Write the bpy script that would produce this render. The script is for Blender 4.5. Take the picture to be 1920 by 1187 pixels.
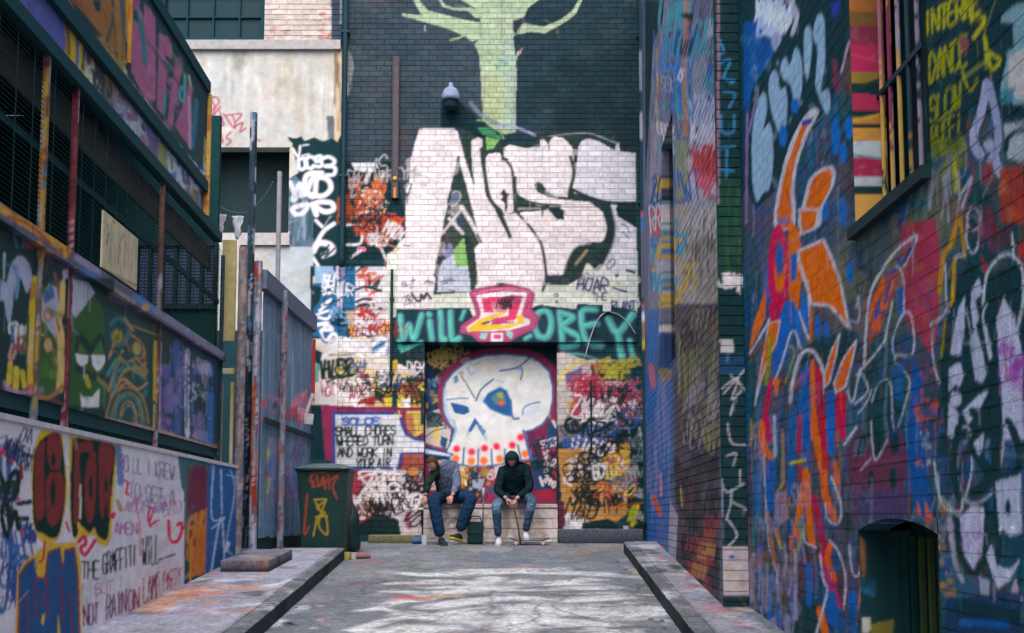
import bpy, bmesh, math, random
import numpy as np
from mathutils import Vector, Matrix

for o in list(bpy.data.objects):
    bpy.data.objects.remove(o)
SC = bpy.context.scene
COL = SC.collection

# ------------------------------------------------------------------ camera
F_PX, CX, HORIZON = 2200.0, 960.0, 970.0        # focal length and horizon for a 1920 px wide picture
PITCH = math.radians(5.5)
CY = HORIZON - F_PX * math.tan(PITCH)
CAM = np.array([0.0, 0.0, 0.375])
cam_data = bpy.data.cameras.new('camera')
cam_data.sensor_width = 36.0
cam_data.lens = F_PX / 1920 * 36
cam_data.shift_y = (CY - 593.5) / 1920
cam_data.clip_start = 0.05
cam_data.clip_end = 500
cam = bpy.data.objects.new('camera', cam_data)
cam.location = CAM
cam.rotation_euler = (math.pi / 2 + PITCH, 0, 0)
COL.objects.link(cam)
SC.camera = cam

# ------------------------------------------------------------------ sky, sun, exposure
SUN_EL, SUN_AZ = math.radians(55), math.radians(181)   # high, a little behind the camera
w = bpy.data.worlds.new('World')
SC.world = w
w.use_nodes = True
nt = w.node_tree
bg = nt.nodes['Background']
sky = nt.nodes.new('ShaderNodeTexSky')
sky.sky_type = 'NISHITA'
sky.sun_disc = False
sky.sun_elevation = SUN_EL
sky.sun_rotation = SUN_AZ
sky.air_density = 1.0
sky.dust_density = 4.5
sky.ozone_density = 1.0
nt.links.new(sky.outputs[0], bg.inputs[0])
bg.inputs[1].default_value = 0.15
sun_d = bpy.data.lights.new('sun', 'SUN')
sun_d.energy = 1.0
sun_d.angle = math.radians(60)
sun_d.color = (1.0, 0.97, 0.96)
sun = bpy.data.objects.new('sun', sun_d)
sdir = Vector((math.sin(SUN_AZ) * math.cos(SUN_EL), math.cos(SUN_AZ) * math.cos(SUN_EL), math.sin(SUN_EL)))
sun.rotation_euler = sdir.to_track_quat('Z', 'Y').to_euler()
sun.location = (0, -5, 20)
COL.objects.link(sun)
SC.view_settings.view_transform = 'Standard'
SC.view_settings.look = 'None'
SC.view_settings.gamma = 1.0
SC.view_settings.use_curve_mapping = False
SC.view_settings.exposure = 0.93
SC.cycles.filter_width = 1.5
SC.render.resolution_x, SC.render.resolution_y = 1024, 633

# ------------------------------------------------------------------ measuring helpers
D_END = 18.3          # distance of the wall that closes the lane
SLOPE = 0.065         # the lane climbs towards it
cP, sP = math.cos(PITCH), math.sin(PITCH)
def ground_z(y):
    return -SLOPE * (D_END - y)
def ray(px, py):
    a, b = (px - CX) / F_PX, (CY - py) / F_PX
    return np.array([a, cP - b * sP, sP + b * cP])
def project(P):
    d = np.asarray(P, float) - CAM
    x, y, z = d[..., 0], d[..., 1], d[..., 2]
    fw = y * cP + z * sP
    up = z * cP - y * sP
    fw = np.where(fw < 0.05, 0.05, fw)
    return CX + F_PX * x / fw, CY - F_PX * up / fw
def at_depth(px, py, y):
    r = ray(px, py)
    return CAM + r * (y / r[1])

class Frame:
    """a flat face of the place: origin, two axes, normal towards the lane"""
    def __init__(s, O, U, V, N):
        s.O = np.array(O, float)
        s.U = np.array(U, float) / np.linalg.norm(U)
        s.V = np.array(V, float) / np.linalg.norm(V)
        s.N = np.array(N, float) / np.linalg.norm(N)
    def uv(s, px, py):
        r = ray(px, py)
        t = np.dot(s.O - CAM, s.N) / np.dot(r, s.N)
        p = CAM + r * t - s.O
        return float(np.dot(p, s.U)), float(np.dot(p, s.V))
    def P(s, u, v, n=0.0):
        return s.O + np.multiply.outer(np.asarray(u, float), s.U) + np.multiply.outer(np.asarray(v, float), s.V) + np.multiply.outer(np.asarray(n, float), s.N)
    def shifted(s, n):
        return Frame(s.O + s.N * n, s.U, s.V, s.N)

LK = -0.036                                    # the left side drifts away a little
FB = Frame((0, D_END, 0), (1, 0, 0), (0, 0, 1), (0, -1, 0))
FL = Frame((-2.80, 0, 0), (LK, 1, 0), (0, 0, 1), (1, -LK, 0))          # low white wall
FS = Frame((-2.97, 0, 0), (LK, 1, 0), (0, 0, 1), (1, -LK, 0))          # steel screen behind it
FN = Frame((1.78, 0, 0), (0.004, 1, 0), (0, 0, 1), (-1, 0.004, 0))     # right building, near
FF = Frame((1.465, 0, 0), (0.034, 1, 0), (0, 0, 1), (-1, 0.034, 0))    # right building, far
FG = Frame((0, D_END, 0), (1, 0, 0), (0, 1, SLOPE), (0, -SLOPE, 1))    # lane surface

# ------------------------------------------------------------------ colour
def lin(c):
    c = np.asarray(c, float)
    return np.where(c <= 0.04045, c / 12.92, ((c + 0.055) / 1.055) ** 2.4)
def H(h):
    return lin([int(h[i:i + 2], 16) / 255 for i in (0, 2, 4)])
BK = '122f35'
rnd = random.Random(7)
nrg = np.random.default_rng(11)

def vnoise(shape, cell, seed):
    """smooth value noise 0..1 on an array"""
    g = np.random.default_rng(seed)
    h, w_ = shape
    gh, gw = int(h / cell[0]) + 3, int(w_ / cell[1]) + 3
    a = g.random((gh, gw))
    r = np.arange(h) / cell[0]; c = np.arange(w_) / cell[1]
    r0 = r.astype(int); c0 = c.astype(int)
    fr = (r - r0); fc = (c - c0)
    fr = fr * fr * (3 - 2 * fr); fc = fc * fc * (3 - 2 * fc)
    A = a[r0][:, c0]; B = a[r0][:, c0 + 1]; C_ = a[r0 + 1][:, c0]; D_ = a[r0 + 1][:, c0 + 1]
    return (A * (1 - fc) + B * fc) * (1 - fr)[:, None] + (C_ * (1 - fc) + D_ * fc) * fr[:, None]

# single-stroke letters on a 4 x 6 grid
GL = {}
for ln in """A 00 26 40|12 32
B 00 06 26 35 34 23 03|23 42 41 30 00
C 45 36 16 05 01 10 30 41
D 00 06 26 44 42 20 00
E 46 06 00 40|03 33
F 46 06 00|03 33
G 45 36 16 05 01 10 30 41 43 23
H 00 06|40 46|03 43
I 20 26
J 46 41 30 10 01
K 00 06|46 03 40
L 06 00 40
M 00 06 23 46 40
N 00 06 40 46
O 16 05 01 10 30 41 45 36 16
P 00 06 36 45 44 33 03
Q 16 05 01 10 30 41 45 36 16|22 40
R 00 06 36 45 44 33 03|23 40
S 45 36 16 05 04 13 33 42 41 30 10 01
T 06 46|26 20
U 06 01 10 30 41 46
V 06 20 46
W 06 10 23 30 46
X 00 46|06 40
Y 06 23 46|23 20
Z 06 46 00 40
2 05 16 36 45 44 00 40
? 05 16 36 45 44 23 22|20 20""".split('\n'):
    k, rest = ln.split(' ', 1)
    GL[k] = [[(int(q[0]) / 4, int(q[1]) / 6) for q in pl.split()] for pl in rest.split('|')]

def cat(pts, closed=False, n=5):
    """Catmull-Rom through points"""
    P = np.asarray(pts, float)
    m = len(P)
    if m < 3:
        return P
    out = []
    rng_ = range(m if closed else m - 1)
    for i in rng_:
        if closed:
            p0, p1, p2, p3 = P[i - 1], P[i], P[(i + 1) % m], P[(i + 2) % m]
        else:
            p0, p1, p2, p3 = P[max(i - 1, 0)], P[i], P[i + 1], P[min(i + 2, m - 1)]
        for k in range(n):
            t = k / n
            out.append(0.5 * ((2 * p1) + (-p0 + p2) * t + (2 * p0 - 5 * p1 + 4 * p2 - p3) * t * t + (-p0 + 3 * p1 - 3 * p2 + p3) * t ** 3))
    if not closed:
        out.append(P[-1])
    return np.array(out)

class Canvas:
    """spray paint on one face, kept in metres of that face"""
    def __init__(s, frame, U, V, base, seed=1, iso=True):
        s.iso = iso
        s.f = frame; s.U = np.asarray(U); s.V = np.asarray(V)
        s.a = np.zeros((len(V), len(U), 3)); s.a[:] = H(base)
        s.t = (0, 0, 1)
        s.r = random.Random(seed)
        s.seed = seed
    def z(s, ox, oy, sc):
        s.t = (ox, oy, sc); return s
    def _pts(s, pts):
        if isinstance(pts, str):
            q = [tuple(float(v) for v in p.split(',')) for p in pts.split()]
        else:
            q = pts
        ox, oy, sc = s.t
        return [(ox + x / sc, oy + y / sc) for x, y in q]
    def uv(s, pts):
        return np.array([s.f.uv(x, y) for x, y in s._pts(pts)])
    def mpp(s, pts):
        """metres on the face for one picture pixel of height, near these points"""
        q = s._pts(pts); x = sum(p[0] for p in q) / len(q); y = sum(p[1] for p in q) / len(q)
        a, b = s.f.uv(x, y - 5), s.f.uv(x, y + 5)
        return abs(a[1] - b[1]) / 10
    def _blend(s, r0, r1, c0, c1, m, col, al):
        k = (m * al)[..., None]
        s.a[r0:r1, c0:c1] = s.a[r0:r1, c0:c1] * (1 - k) + col * k
    def poly_uv(s, q, col, al=1.0):
        q = np.asarray(q)
        c0, c1 = np.searchsorted(s.U, [q[:, 0].min(), q[:, 0].max()])
        r0, r1 = np.searchsorted(s.V, [q[:, 1].min(), q[:, 1].max()])
        if c1 <= c0 or r1 <= r0:
            return
        X, Y = s.U[c0:c1], s.V[r0:r1]
        m = np.zeros((len(Y), len(X)), bool)
        n = len(q)
        for i in range(n):
            (x1, y1), (x2, y2) = q[i], q[(i + 1) % n]
            if y1 == y2: continue
            rows = np.nonzero((y1 > Y) != (y2 > Y))[0]
            if not len(rows): continue
            xi = x1 + (Y[rows] - y1) * (x2 - x1) / (y2 - y1)
            m[rows] ^= X[None, :] < xi[:, None]
        s._blend(r0, r1, c0, c1, m.astype(float), H(col) if isinstance(col, str) else col, al)
    def line_uv(s, q, col, wd, al=1.0, soft=0.35):
        q = np.asarray(q); h = wd / 2; sf = max(wd * soft, 0.004)
        pad = h + sf
        c0, c1 = np.searchsorted(s.U, [q[:, 0].min() - pad, q[:, 0].max() + pad])
        r0, r1 = np.searchsorted(s.V, [q[:, 1].min() - pad, q[:, 1].max() + pad])
        if c1 <= c0 or r1 <= r0: return
        m = np.zeros((r1 - r0, c1 - c0))
        for i in range(len(q) - 1):
            a, b = q[i], q[i + 1]
            cc0, cc1 = np.searchsorted(s.U, [min(a[0], b[0]) - pad, max(a[0], b[0]) + pad])
            rr0, rr1 = np.searchsorted(s.V, [min(a[1], b[1]) - pad, max(a[1], b[1]) + pad])
            if cc1 <= cc0 or rr1 <= rr0: continue
            X = s.U[cc0:cc1][None, :] - a[0]; Y = s.V[rr0:rr1][:, None] - a[1]
            d = b - a; L = max(d @ d, 1e-9)
            t = np.clip((X * d[0] + Y * d[1]) / L, 0, 1)
            dist = np.hypot(X - t * d[0], Y - t * d[1])
            k = np.clip((h - dist) / sf + 0.5, 0, 1)
            sub = m[rr0 - r0:rr1 - r0, cc0 - c0:cc1 - c0]
            np.maximum(sub, k, out=sub)
        s._blend(r0, r1, c0, c1, m, H(col) if isinstance(col, str) else col, al)
    def _mask(s, q):
        q = np.asarray(q)
        c0, c1 = np.searchsorted(s.U, [q[:, 0].min(), q[:, 0].max()])
        r0, r1 = np.searchsorted(s.V, [q[:, 1].min(), q[:, 1].max()])
        if c1 <= c0 or r1 <= r0: return None
        X, Y = s.U[c0:c1], s.V[r0:r1]
        m = np.zeros((len(Y), len(X)), bool); n = len(q)
        for i in range(n):
            (x1, y1), (x2, y2) = q[i], q[(i + 1) % n]
            if y1 == y2: continue
            rows = np.nonzero((y1 > Y) != (y2 > Y))[0]
            if not len(rows): continue
            xi = x1 + (Y[rows] - y1) * (x2 - x1) / (y2 - y1)
            m[rows] ^= X[None, :] < xi[:, None]
        return r0, r1, c0, c1, m
    def stroke_px(s, q, col, wd, al=1.0):
        """a stroke whose width was measured across it as seen; on a receding face that is a wide sweep of the can"""
        q = np.asarray(q, float); h = max(wd / 2, 0.6); polys = []
        for i in range(len(q) - 1):
            d = q[i + 1] - q[i]; L = np.hypot(*d)
            if L < 1e-6: continue
            n = np.array([-d[1], d[0]]) / L * h
            polys.append([q[i] + n, q[i + 1] + n, q[i + 1] - n, q[i] - n])
        for p in q: polys.append([p + h * np.array([math.cos(a), math.sin(a)]) for a in np.arange(8) * math.pi / 4])
        ms = [s._mask([s.f.uv(x, y) for x, y in p]) for p in polys]
        ms = [m for m in ms if m is not None]
        if not ms: return
        r0, c0 = min(m[0] for m in ms), min(m[2] for m in ms); r1, c1 = max(m[1] for m in ms), max(m[3] for m in ms)
        M = np.zeros((r1 - r0, c1 - c0), bool)
        for a, b, c, d, m in ms: M[a - r0:b - r0, c - c0:d - c0] |= m
        s._blend(r0, r1, c0, c1, M.astype(float), H(col) if isinstance(col, str) else col, al)
    # picture-measured marks
    def poly(s, pts, col, al=1.0, sm=0, ol=None, ow=0):
        q = s.uv(pts)
        if sm: q = cat(q, True, 5)
        s.poly_uv(q, col, al)
        if ol and not s.iso:
            qp = np.array(s._pts(pts)); qp = cat(qp, True, 5) if sm else qp
            s.stroke_px(np.vstack([qp, qp[:1]]), ol, ow / s.t[2])
        elif ol: s.line_uv(np.vstack([q, q[:1]]), ol, ow / s.t[2] * s.mpp(pts))
    def line(s, pts, col, wd, al=1.0, sm=1, soft=0.35):
        if not s.iso:
            q = np.array(s._pts(pts))
            if sm and len(q) > 2: q = cat(q, False, 5)
            return s.stroke_px(q, col, wd / s.t[2], al)
        q = s.uv(pts)
        if sm and len(q) > 2: q = cat(q, False, 5)
        s.line_uv(q, col, wd / s.t[2] * s.mpp(pts), al, soft)
    def dot(s, x, y, r, col, al=1.0, soft=0.3):
        if not s.iso: return s.ell(x, y, r, r, col, al)
        u, v = s.uv([(x, y)])[0]; k = s.mpp([(x, y)]) / s.t[2]
        s.line_uv(np.array([(u, v), (u + 1e-4, v)]), col, 2 * r * k, al, soft)
    def ell(s, x, y, rx, ry, col, al=1.0, ol=None, ow=0, rot=0):
        pts = []
        for i in range(22):
            a = i / 22 * 2 * math.pi
            ex, ey = rx * math.cos(a), ry * math.sin(a)
            pts.append((x + ex * math.cos(rot) - ey * math.sin(rot), y + ex * math.sin(rot) + ey * math.cos(rot)))
        s.poly(pts, col, al, 0, ol, ow)
    def rect(s, x0, y0, x1, y1, col, al=1.0):
        s.poly([(x0, y0), (x1, y0), (x1, y1), (x0, y1)], col, al)
    # lettering in metres of the face
    def word_uv(s, txt, u, v, h, adv, col, wd, slant=0.0, rot=0.0, jit=0.0, al=1.0, flip=1):
        cr, sr = math.cos(rot), math.sin(rot)
        x = 0
        for ch in txt:
            if ch == ' ':
                x += adv * 0.8; continue
            for pl in GL.get(ch, GL['X']):
                q = []
                for gx, gy in pl:
                    lx = x + (gx * 0.78) * adv + slant * gy * h + s.r.uniform(-jit, jit) * h
                    ly = gy * h + s.r.uniform(-jit, jit) * h
                    lx *= flip
                    q.append((u + lx * cr - ly * sr, v + lx * sr + ly * cr))
                s.line_uv(cat(q, False, 3) if jit else np.array(q), col, wd, al)
            x += adv
    def word(s, txt, pts, h, col, wd, jit=0.05, al=1.0):
        """text along a picture line from pts[0] to pts[1] (baseline), h px tall"""
        if not s.iso:
            a, b = np.array(s._pts(pts)); return s.glyphs_px(txt, a, (b - a) / max(len(txt), 1), np.array([0, -h / s.t[2]]), col, wd / s.t[2], jit, al)
        (u0, v0), (u1, v1) = s.uv(pts)
        k = s.mpp(pts) / s.t[2]
        L = math.hypot(u1 - u0, v1 - v0)
        fl = 1 if u1 > u0 else -1
        s.word_uv(txt, u0, v0, h * k, L / max(len(txt), 1), col, wd * k, 0.05, math.atan2((v1 - v0), abs(u1 - u0)) * fl, jit, al, fl)
    def glyphs_px(s, txt, org, adv, up, col, wd, jit, al):
        o = np.array(org, float); hh = np.hypot(*up)
        for ch in txt:
            if ch != ' ':
                for pl in GL.get(ch, GL['X']):
                    q = [o + adv * gx * 0.78 + up * gy + np.array([s.r.uniform(-jit, jit), s.r.uniform(-jit, jit)]) * hh * (0.4, 1)[0] for gx, gy in pl]
                    s.stroke_px(cat(q, False, 3), col, wd, al)
            o = o + adv * (0.8 if ch == ' ' else 1)
    def tags(s, x0, y0, x1, y1, n, cols, hp, wp, rot=0.25, al=0.95, flip=1):
        """scrawled signatures over a picture box"""
        for i in range(n):
            x, y = s.r.uniform(x0, x1), s.r.uniform(y0, y1)
            if not s.iso:
                p = np.array(s._pts([(x, y)])[0]); hh = s.r.uniform(*hp) / s.t[2]; c = s.r.choice(cols); rt = s.r.uniform(-rot, rot); wd = s.r.uniform(*wp) / s.t[2]; ad = hh * s.r.uniform(0.22, 0.42)
                s.glyphs_px(''.join(s.r.choice('ABCEGHIKLMNORSTUVWXYZ') for _ in range(s.r.randint(2, 4))), p, np.array([math.cos(rt), math.sin(rt)]) * ad, np.array([s.r.uniform(-0.15, 0.3) * hh, -hh]), c, wd, 0.1, al)
                continue
            u, v = s.uv([(x, y)])[0]; k = s.mpp([(x, y)]) / s.t[2]
            h = s.r.uniform(*hp) * k; wd = s.r.uniform(*wp) * k
            t = ''.join(s.r.choice('ABCEGHIKLMNORSTUVWXYZ') for _ in range(s.r.randint(2, 5)))
            c = s.r.choice(cols)
            rt = s.r.uniform(-rot, rot)
            s.word_uv(t, u, v, h, h * s.r.uniform(0.45, 0.8), c, wd, s.r.uniform(-0.2, 0.4), rt, 0.10, al, flip)
            if s.r.random() < 0.5:
                q = [(u + s.r.uniform(-0.3, 2.4) * h * flip, v + s.r.uniform(-0.5, 1.3) * h) for _ in range(4)]
                s.line_uv(cat(q, False, 5), c, wd, al)
    def blobs(s, x0, y0, x1, y1, n, cols, rp, al=0.9, asp=1.0):
        for i in range(n):
            x, y = s.r.uniform(x0, x1), s.r.uniform(y0, y1)
            r = s.r.uniform(*rp); m = s.r.randint(5, 8)
            pts = []
            for j in range(m):
                a = 2 * math.pi * j / m
                rr = r * s.r.uniform(0.5, 1.2)
                pts.append((x + rr * math.cos(a), y + rr * math.sin(a) * asp))
            s.poly(pts, s.r.choice(cols), al * s.r.uniform(0.6, 1), 1)
    def drips(s, x0, y0, x1, y1, n, cols, lp, wp, al=0.8):
        for i in range(n):
            x, y = s.r.uniform(x0, x1), s.r.uniform(y0, y1)
            if not s.iso:
                p = s._pts([(x, y)])[0]; L = s.r.uniform(*lp) / s.t[2]; wd = s.r.uniform(*wp) / s.t[2]
                s.stroke_px([p, (p[0] + s.r.uniform(-1, 1) * wd, p[1] + L / 2), (p[0] + s.r.uniform(-1, 1) * wd, p[1] + L)], s.r.choice(cols), wd, al * s.r.uniform(0.5, 1)); continue
            u, v = s.uv([(x, y)])[0]; k = s.mpp([(x, y)]) / s.t[2]
            L = s.r.uniform(*lp) * k; wd = s.r.uniform(*wp) * k
            q = [(u, v), (u + s.r.uniform(-1, 1) * wd, v - L * 0.5), (u + s.r.uniform(-1, 1) * wd, v - L)]
            s.line_uv(np.array(q), s.r.choice(cols), wd, al * s.r.uniform(0.5, 1))
    def smear(s, n, L=(0.03, 0.2), wd=(0.006, 0.02), al=0.5, shift=0.03):
        """runs and rubbed streaks of the colours already there"""
        h, w_ = s.a.shape[:2]; r = np.random.default_rng(s.seed + 9)
        R, C_ = r.integers(0, h, n), r.integers(0, w_, n)
        for i in range(n):
            col = s.a[R[i], C_[i]].copy(); u, v = s.U[C_[i]] + r.normal() * shift, s.V[R[i]]
            k = 1.0 if s.iso else max(u, 3) / 3.0
            l = r.uniform(*L); ww = r.uniform(*wd) * k
            if r.random() < 0.7: q = [(u, v), (u + r.normal() * ww * 0.3, v - l)]
            else: q = [(u, v), (u + r.normal() * l * k, v + r.normal() * l * 0.5)]
            s.line_uv(np.array(q), np.clip(col * r.uniform(0.75, 1.35), 0, 0.85), ww, al * r.uniform(0.3, 1), 0.6)
    def wear(s, amt=0.10, grit=0.06, gain=1.0, chip=0.3, thr=0.76, teal=0.65):
        s.a *= gain
        for ax in (0, 1):                                   # soft edges of spray
            b = np.roll(s.a, 1, ax) + np.roll(s.a, -1, ax); kb = 0.10 if s.iso else 0.2; s.a = s.a * (1 - 2 * kb) + b * kb
        k = (np.clip(1 - s.a.mean(-1) / 0.09, 0, 1) * teal)[..., None]      # darks lifted towards teal, a faded grade put into the colour
        s.a = s.a * (1 - k) + np.array([0.007, 0.040, 0.043]) * k
        h, w_ = s.a.shape[:2]
        du = np.median(np.diff(s.U)); dv = np.median(np.diff(s.V))
        n = vnoise((h, w_), (0.35 / dv, 0.35 / du), s.seed + 50) * 0.6 + vnoise((h, w_), (0.07 / dv, 0.07 / du), s.seed + 51) * 0.4
        s.a *= (1 + amt * 2 * (n - 0.5))[..., None]
        s.a *= (1 + grit * (np.random.default_rng(s.seed).random((h, w_)) - 0.5) * 2)[..., None]
        # chips where the older coat shows
        c = vnoise((h, w_), (0.025 / dv, 0.03 / du), s.seed + 52) * 0.6 + vnoise((h, w_), (0.3 / dv, 0.3 / du), s.seed + 53) * 0.4
        lum = s.a.mean(-1); m = (np.clip((c - thr) * 12, 0, chip) * np.clip((lum - 0.03) * 8, 0.1, 1))[..., None]
        s.a = s.a * (1 - m) + H('7d7f84') * m
        s.a = np.clip(s.a, 0.003, 0.88)
    def sample(s, u, v):
        ci = np.interp(u, s.U, np.arange(len(s.U))); ri = np.interp(v, s.V, np.arange(len(s.V)))
        c0 = np.minimum(ci.astype(int), len(s.U) - 2); r0 = np.minimum(ri.astype(int), len(s.V) - 2)
        fc = (ci - c0)[..., None]; fr = (ri - r0)[..., None]
        A = s.a
        return (A[r0, c0] * (1 - fc) + A[r0, c0 + 1] * fc) * (1 - fr) + (A[r0 + 1, c0] * (1 - fc) + A[r0 + 1, c0 + 1] * fc) * fr

# ------------------------------------------------------------------ materials
def base_mat(name, rough=0.7, bump=0.25, bscale=60, vary=0.25, vscale=9, metal=0.0, color=None, spec=0.3):
    m = bpy.data.materials.new(name); m.use_nodes = True
    t = m.node_tree; n = t.nodes; l = t.links
    p = n['Principled BSDF']
    geo = n.new('ShaderNodeNewGeometry')
    ns = n.new('ShaderNodeTexNoise'); ns.inputs['Scale'].default_value = vscale; ns.inputs['Detail'].default_value = 6
    l.new(geo.outputs['Position'], ns.inputs['Vector'])
    mr = n.new('ShaderNodeMapRange'); mr.inputs[1].default_value = 0.3; mr.inputs[2].default_value = 0.7
    mr.inputs[3].default_value = 1 - vary; mr.inputs[4].default_value = 1 + vary * 0.5
    l.new(ns.outputs[0], mr.inputs[0])
    mx = n.new('ShaderNodeMix'); mx.data_type = 'RGBA'; mx.blend_type = 'MULTIPLY'; mx.inputs[0].default_value = 1
    if color is None:
        at = n.new('ShaderNodeAttribute'); at.attribute_name = 'Col'
        l.new(at.outputs['Color'], mx.inputs[6])
    else:
        c = H(color); kk = max(0, 1 - c.mean() / 0.05) * 0.5; c = c * (1 - kk) + np.array([0.008, 0.042, 0.045]) * kk; mx.inputs[6].default_value = (c[0], c[1], c[2], 1)  # dark base colours get the same faded teal lift
    l.new(mr.outputs[0], mx.inputs[7])
    l.new(mx.outputs[2], p.inputs['Base Color'])
    n2 = n.new('ShaderNodeTexNoise'); n2.inputs['Scale'].default_value = bscale; n2.inputs['Detail'].default_value = 5
    l.new(geo.outputs['Position'], n2.inputs['Vector'])
    bp = n.new('ShaderNodeBump'); bp.inputs['Strength'].default_value = bump; bp.inputs['Distance'].default_value = 0.01 if name != 'cloth' else 0.05
    l.new(n2.outputs[0], bp.inputs['Height']); l.new(bp.outputs[0], p.inputs['Normal'])
    r = n.new('ShaderNodeMapRange'); r.inputs[3].default_value = max(rough - 0.15, 0.02); r.inputs[4].default_value = min(rough + 0.15, 1)
    l.new(ns.outputs[0], r.inputs[0]); l.new(r.outputs[0], p.inputs['Roughness'])
    p.inputs['Metallic'].default_value = metal
    p.inputs['Specular IOR Level'].default_value = spec
    return m
M_BRICK = base_mat('painted_brick', 0.78, 0.4, 70, 0.2, 14, spec=0.08)
M_RENDER = base_mat('painted_render', 0.85, 0.3, 45, 0.15, 6, spec=0.08)
M_SHEET = base_mat('painted_sheet', 0.6, 0.12, 25, 0.18, 8, spec=0.12)
M_ROAD = base_mat('painted_asphalt', 0.85, 0.8, 110, 0.4, 26, spec=0.12)
M_CLOTH = base_mat('cloth', 0.95, 1.0, 17, 0.25, 20, spec=0.05)
M_PLASTIC = base_mat('worn_plastic', 0.45, 0.05, 30, 0.15, 8)
_mc = {}
def flat(color, rough=0.6, metal=0.0, vary=0.2, bump=0.15, bscale=50):
    k = (color, rough, metal, vary, bump)
    if k not in _mc:
        _mc[k] = base_mat('mat_' + color, rough, bump, bscale, vary, 11, metal, color, 0.3 if rough < 0.5 else 0.12)
    return _mc[k]
def glass_mat():
    m = bpy.data.materials.new('dusty_glass'); m.use_nodes = True
    p = m.node_tree.nodes['Principled BSDF']
    c = H('11363e'); p.inputs['Specular IOR Level'].default_value = 0.15; p.inputs['Base Color'].default_value = (c[0], c[1], c[2], 1)
    p.inputs['Roughness'].default_value = 0.25
    return m
M_GLASS = glass_mat()

# ------------------------------------------------------------------ objects
def tag(o, label=None, category=None, group=None, kind=None):
    if label: o['label'] = label
    if category: o['category'] = category
    if group: o['group'] = group
    if kind: o['kind'] = kind
    return o
def thing(name, loc, label, category, group=None):
    o = bpy.data.objects.new(name, None)
    o.empty_display_size = 0.2
    o.location = tuple(float(v) for v in loc); COL.objects.link(o)
    return tag(o, label, category, group)
def mesh_obj(name, verts, faces, material, parent=None, cols=None, smooth=False, origin=None):
    """verts in world metres; the object's origin is its parent's base or the given point"""
    verts = np.asarray(verts, float)
    if origin is None:
        origin = np.array(parent_origin(parent)) if parent else verts.min(0) * [0.5, 0.5, 1] + verts.max(0) * [0.5, 0.5, 0]
    origin = np.asarray(origin, float)
    me = bpy.data.meshes.new(name)
    me.from_pydata((verts - origin).tolist(), [], faces if isinstance(faces, list) else faces.tolist())
    if cols is not None:
        at = me.color_attributes.new('Col', 'FLOAT_COLOR', 'POINT')
        c4 = np.ones((len(verts), 4), np.float32); c4[:, :3] = cols
        at.data.foreach_set('color', c4.ravel())
    me.materials.append(material)
    if smooth: me.polygons.foreach_set('use_smooth', [True] * len(me.polygons))
    o = bpy.data.objects.new(name, me); COL.objects.link(o)
    if parent:
        o.parent = parent
        po = np.array(parent_origin(parent))
        o.location = tuple(origin - po)
    else:
        o.location = tuple(origin)
    return o
def parent_origin(p):
    v = Vector(p.location); q = p.parent
    while q:
        v = v + q.location; q = q.parent
    return v

def grid_cells(u0, u1, v0, v1, nu, nv):
    u = np.linspace(u0, u1, nu + 1); v = np.linspace(v0, v1, nv + 1)
    return grid_from(u, v)
def grid_from(u, v):
    nu, nv = len(u) - 1, len(v) - 1
    UU, VV = np.meshgrid(u, v)
    i = np.arange((nu + 1) * (nv + 1)).reshape(nv + 1, nu + 1)
    q = np.stack([i[:-1, :-1], i[:-1, 1:], i[1:, 1:], i[1:, :-1]], -1).reshape(-1, 4)
    ring = np.concatenate([i[0, :-1], i[:-1, -1], i[-1, :0:-1], i[:0:-1, 0]])
    return UU.ravel(), VV.ravel(), q, ring

def slab(frame, u, v, n0, thick, canvas, tilt=0.0, rowwave=None):
    """one block: a finely divided painted face at offset n0 and plain sides; u, v are the grid lines"""
    UU, VV, q, ring = grid_from(np.asarray(u), np.asarray(v))
    nn = n0 + tilt * (UU - UU.mean())
    P = frame.P(UU, VV, nn)
    C = canvas.sample(UU, VV)
    B = frame.P(UU[ring], VV[ring], np.full(len(ring), n0 - thick))
    k = len(UU); m = len(ring)
    flipq = np.dot(np.cross(frame.U, frame.V), frame.N) < 0
    j = np.arange(m); jn = (j + 1) % m
    sides = np.stack([ring[j], k + j, k + jn, ring[jn]], -1)
    if flipq:
        q = q[:, ::-1]; sides = sides[:, ::-1]
    return np.vstack([P, B]), np.vstack([q, sides]), np.vstack([C, C[ring]])

def panel(name, frame, u, v, n0, thick, canvas, material, parent, vary=0.0):
    V_, F_, C_ = slab(frame, u, v, n0, thick, canvas)
    if vary: C_ = C_ * (1 + rnd.uniform(-vary, vary))
    return mesh_obj(name, V_, F_, material, parent, C_)

def lines(a, b, step):
    return np.linspace(a, b, max(int(round(abs(b - a) / step)), 1) + 1)

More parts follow.
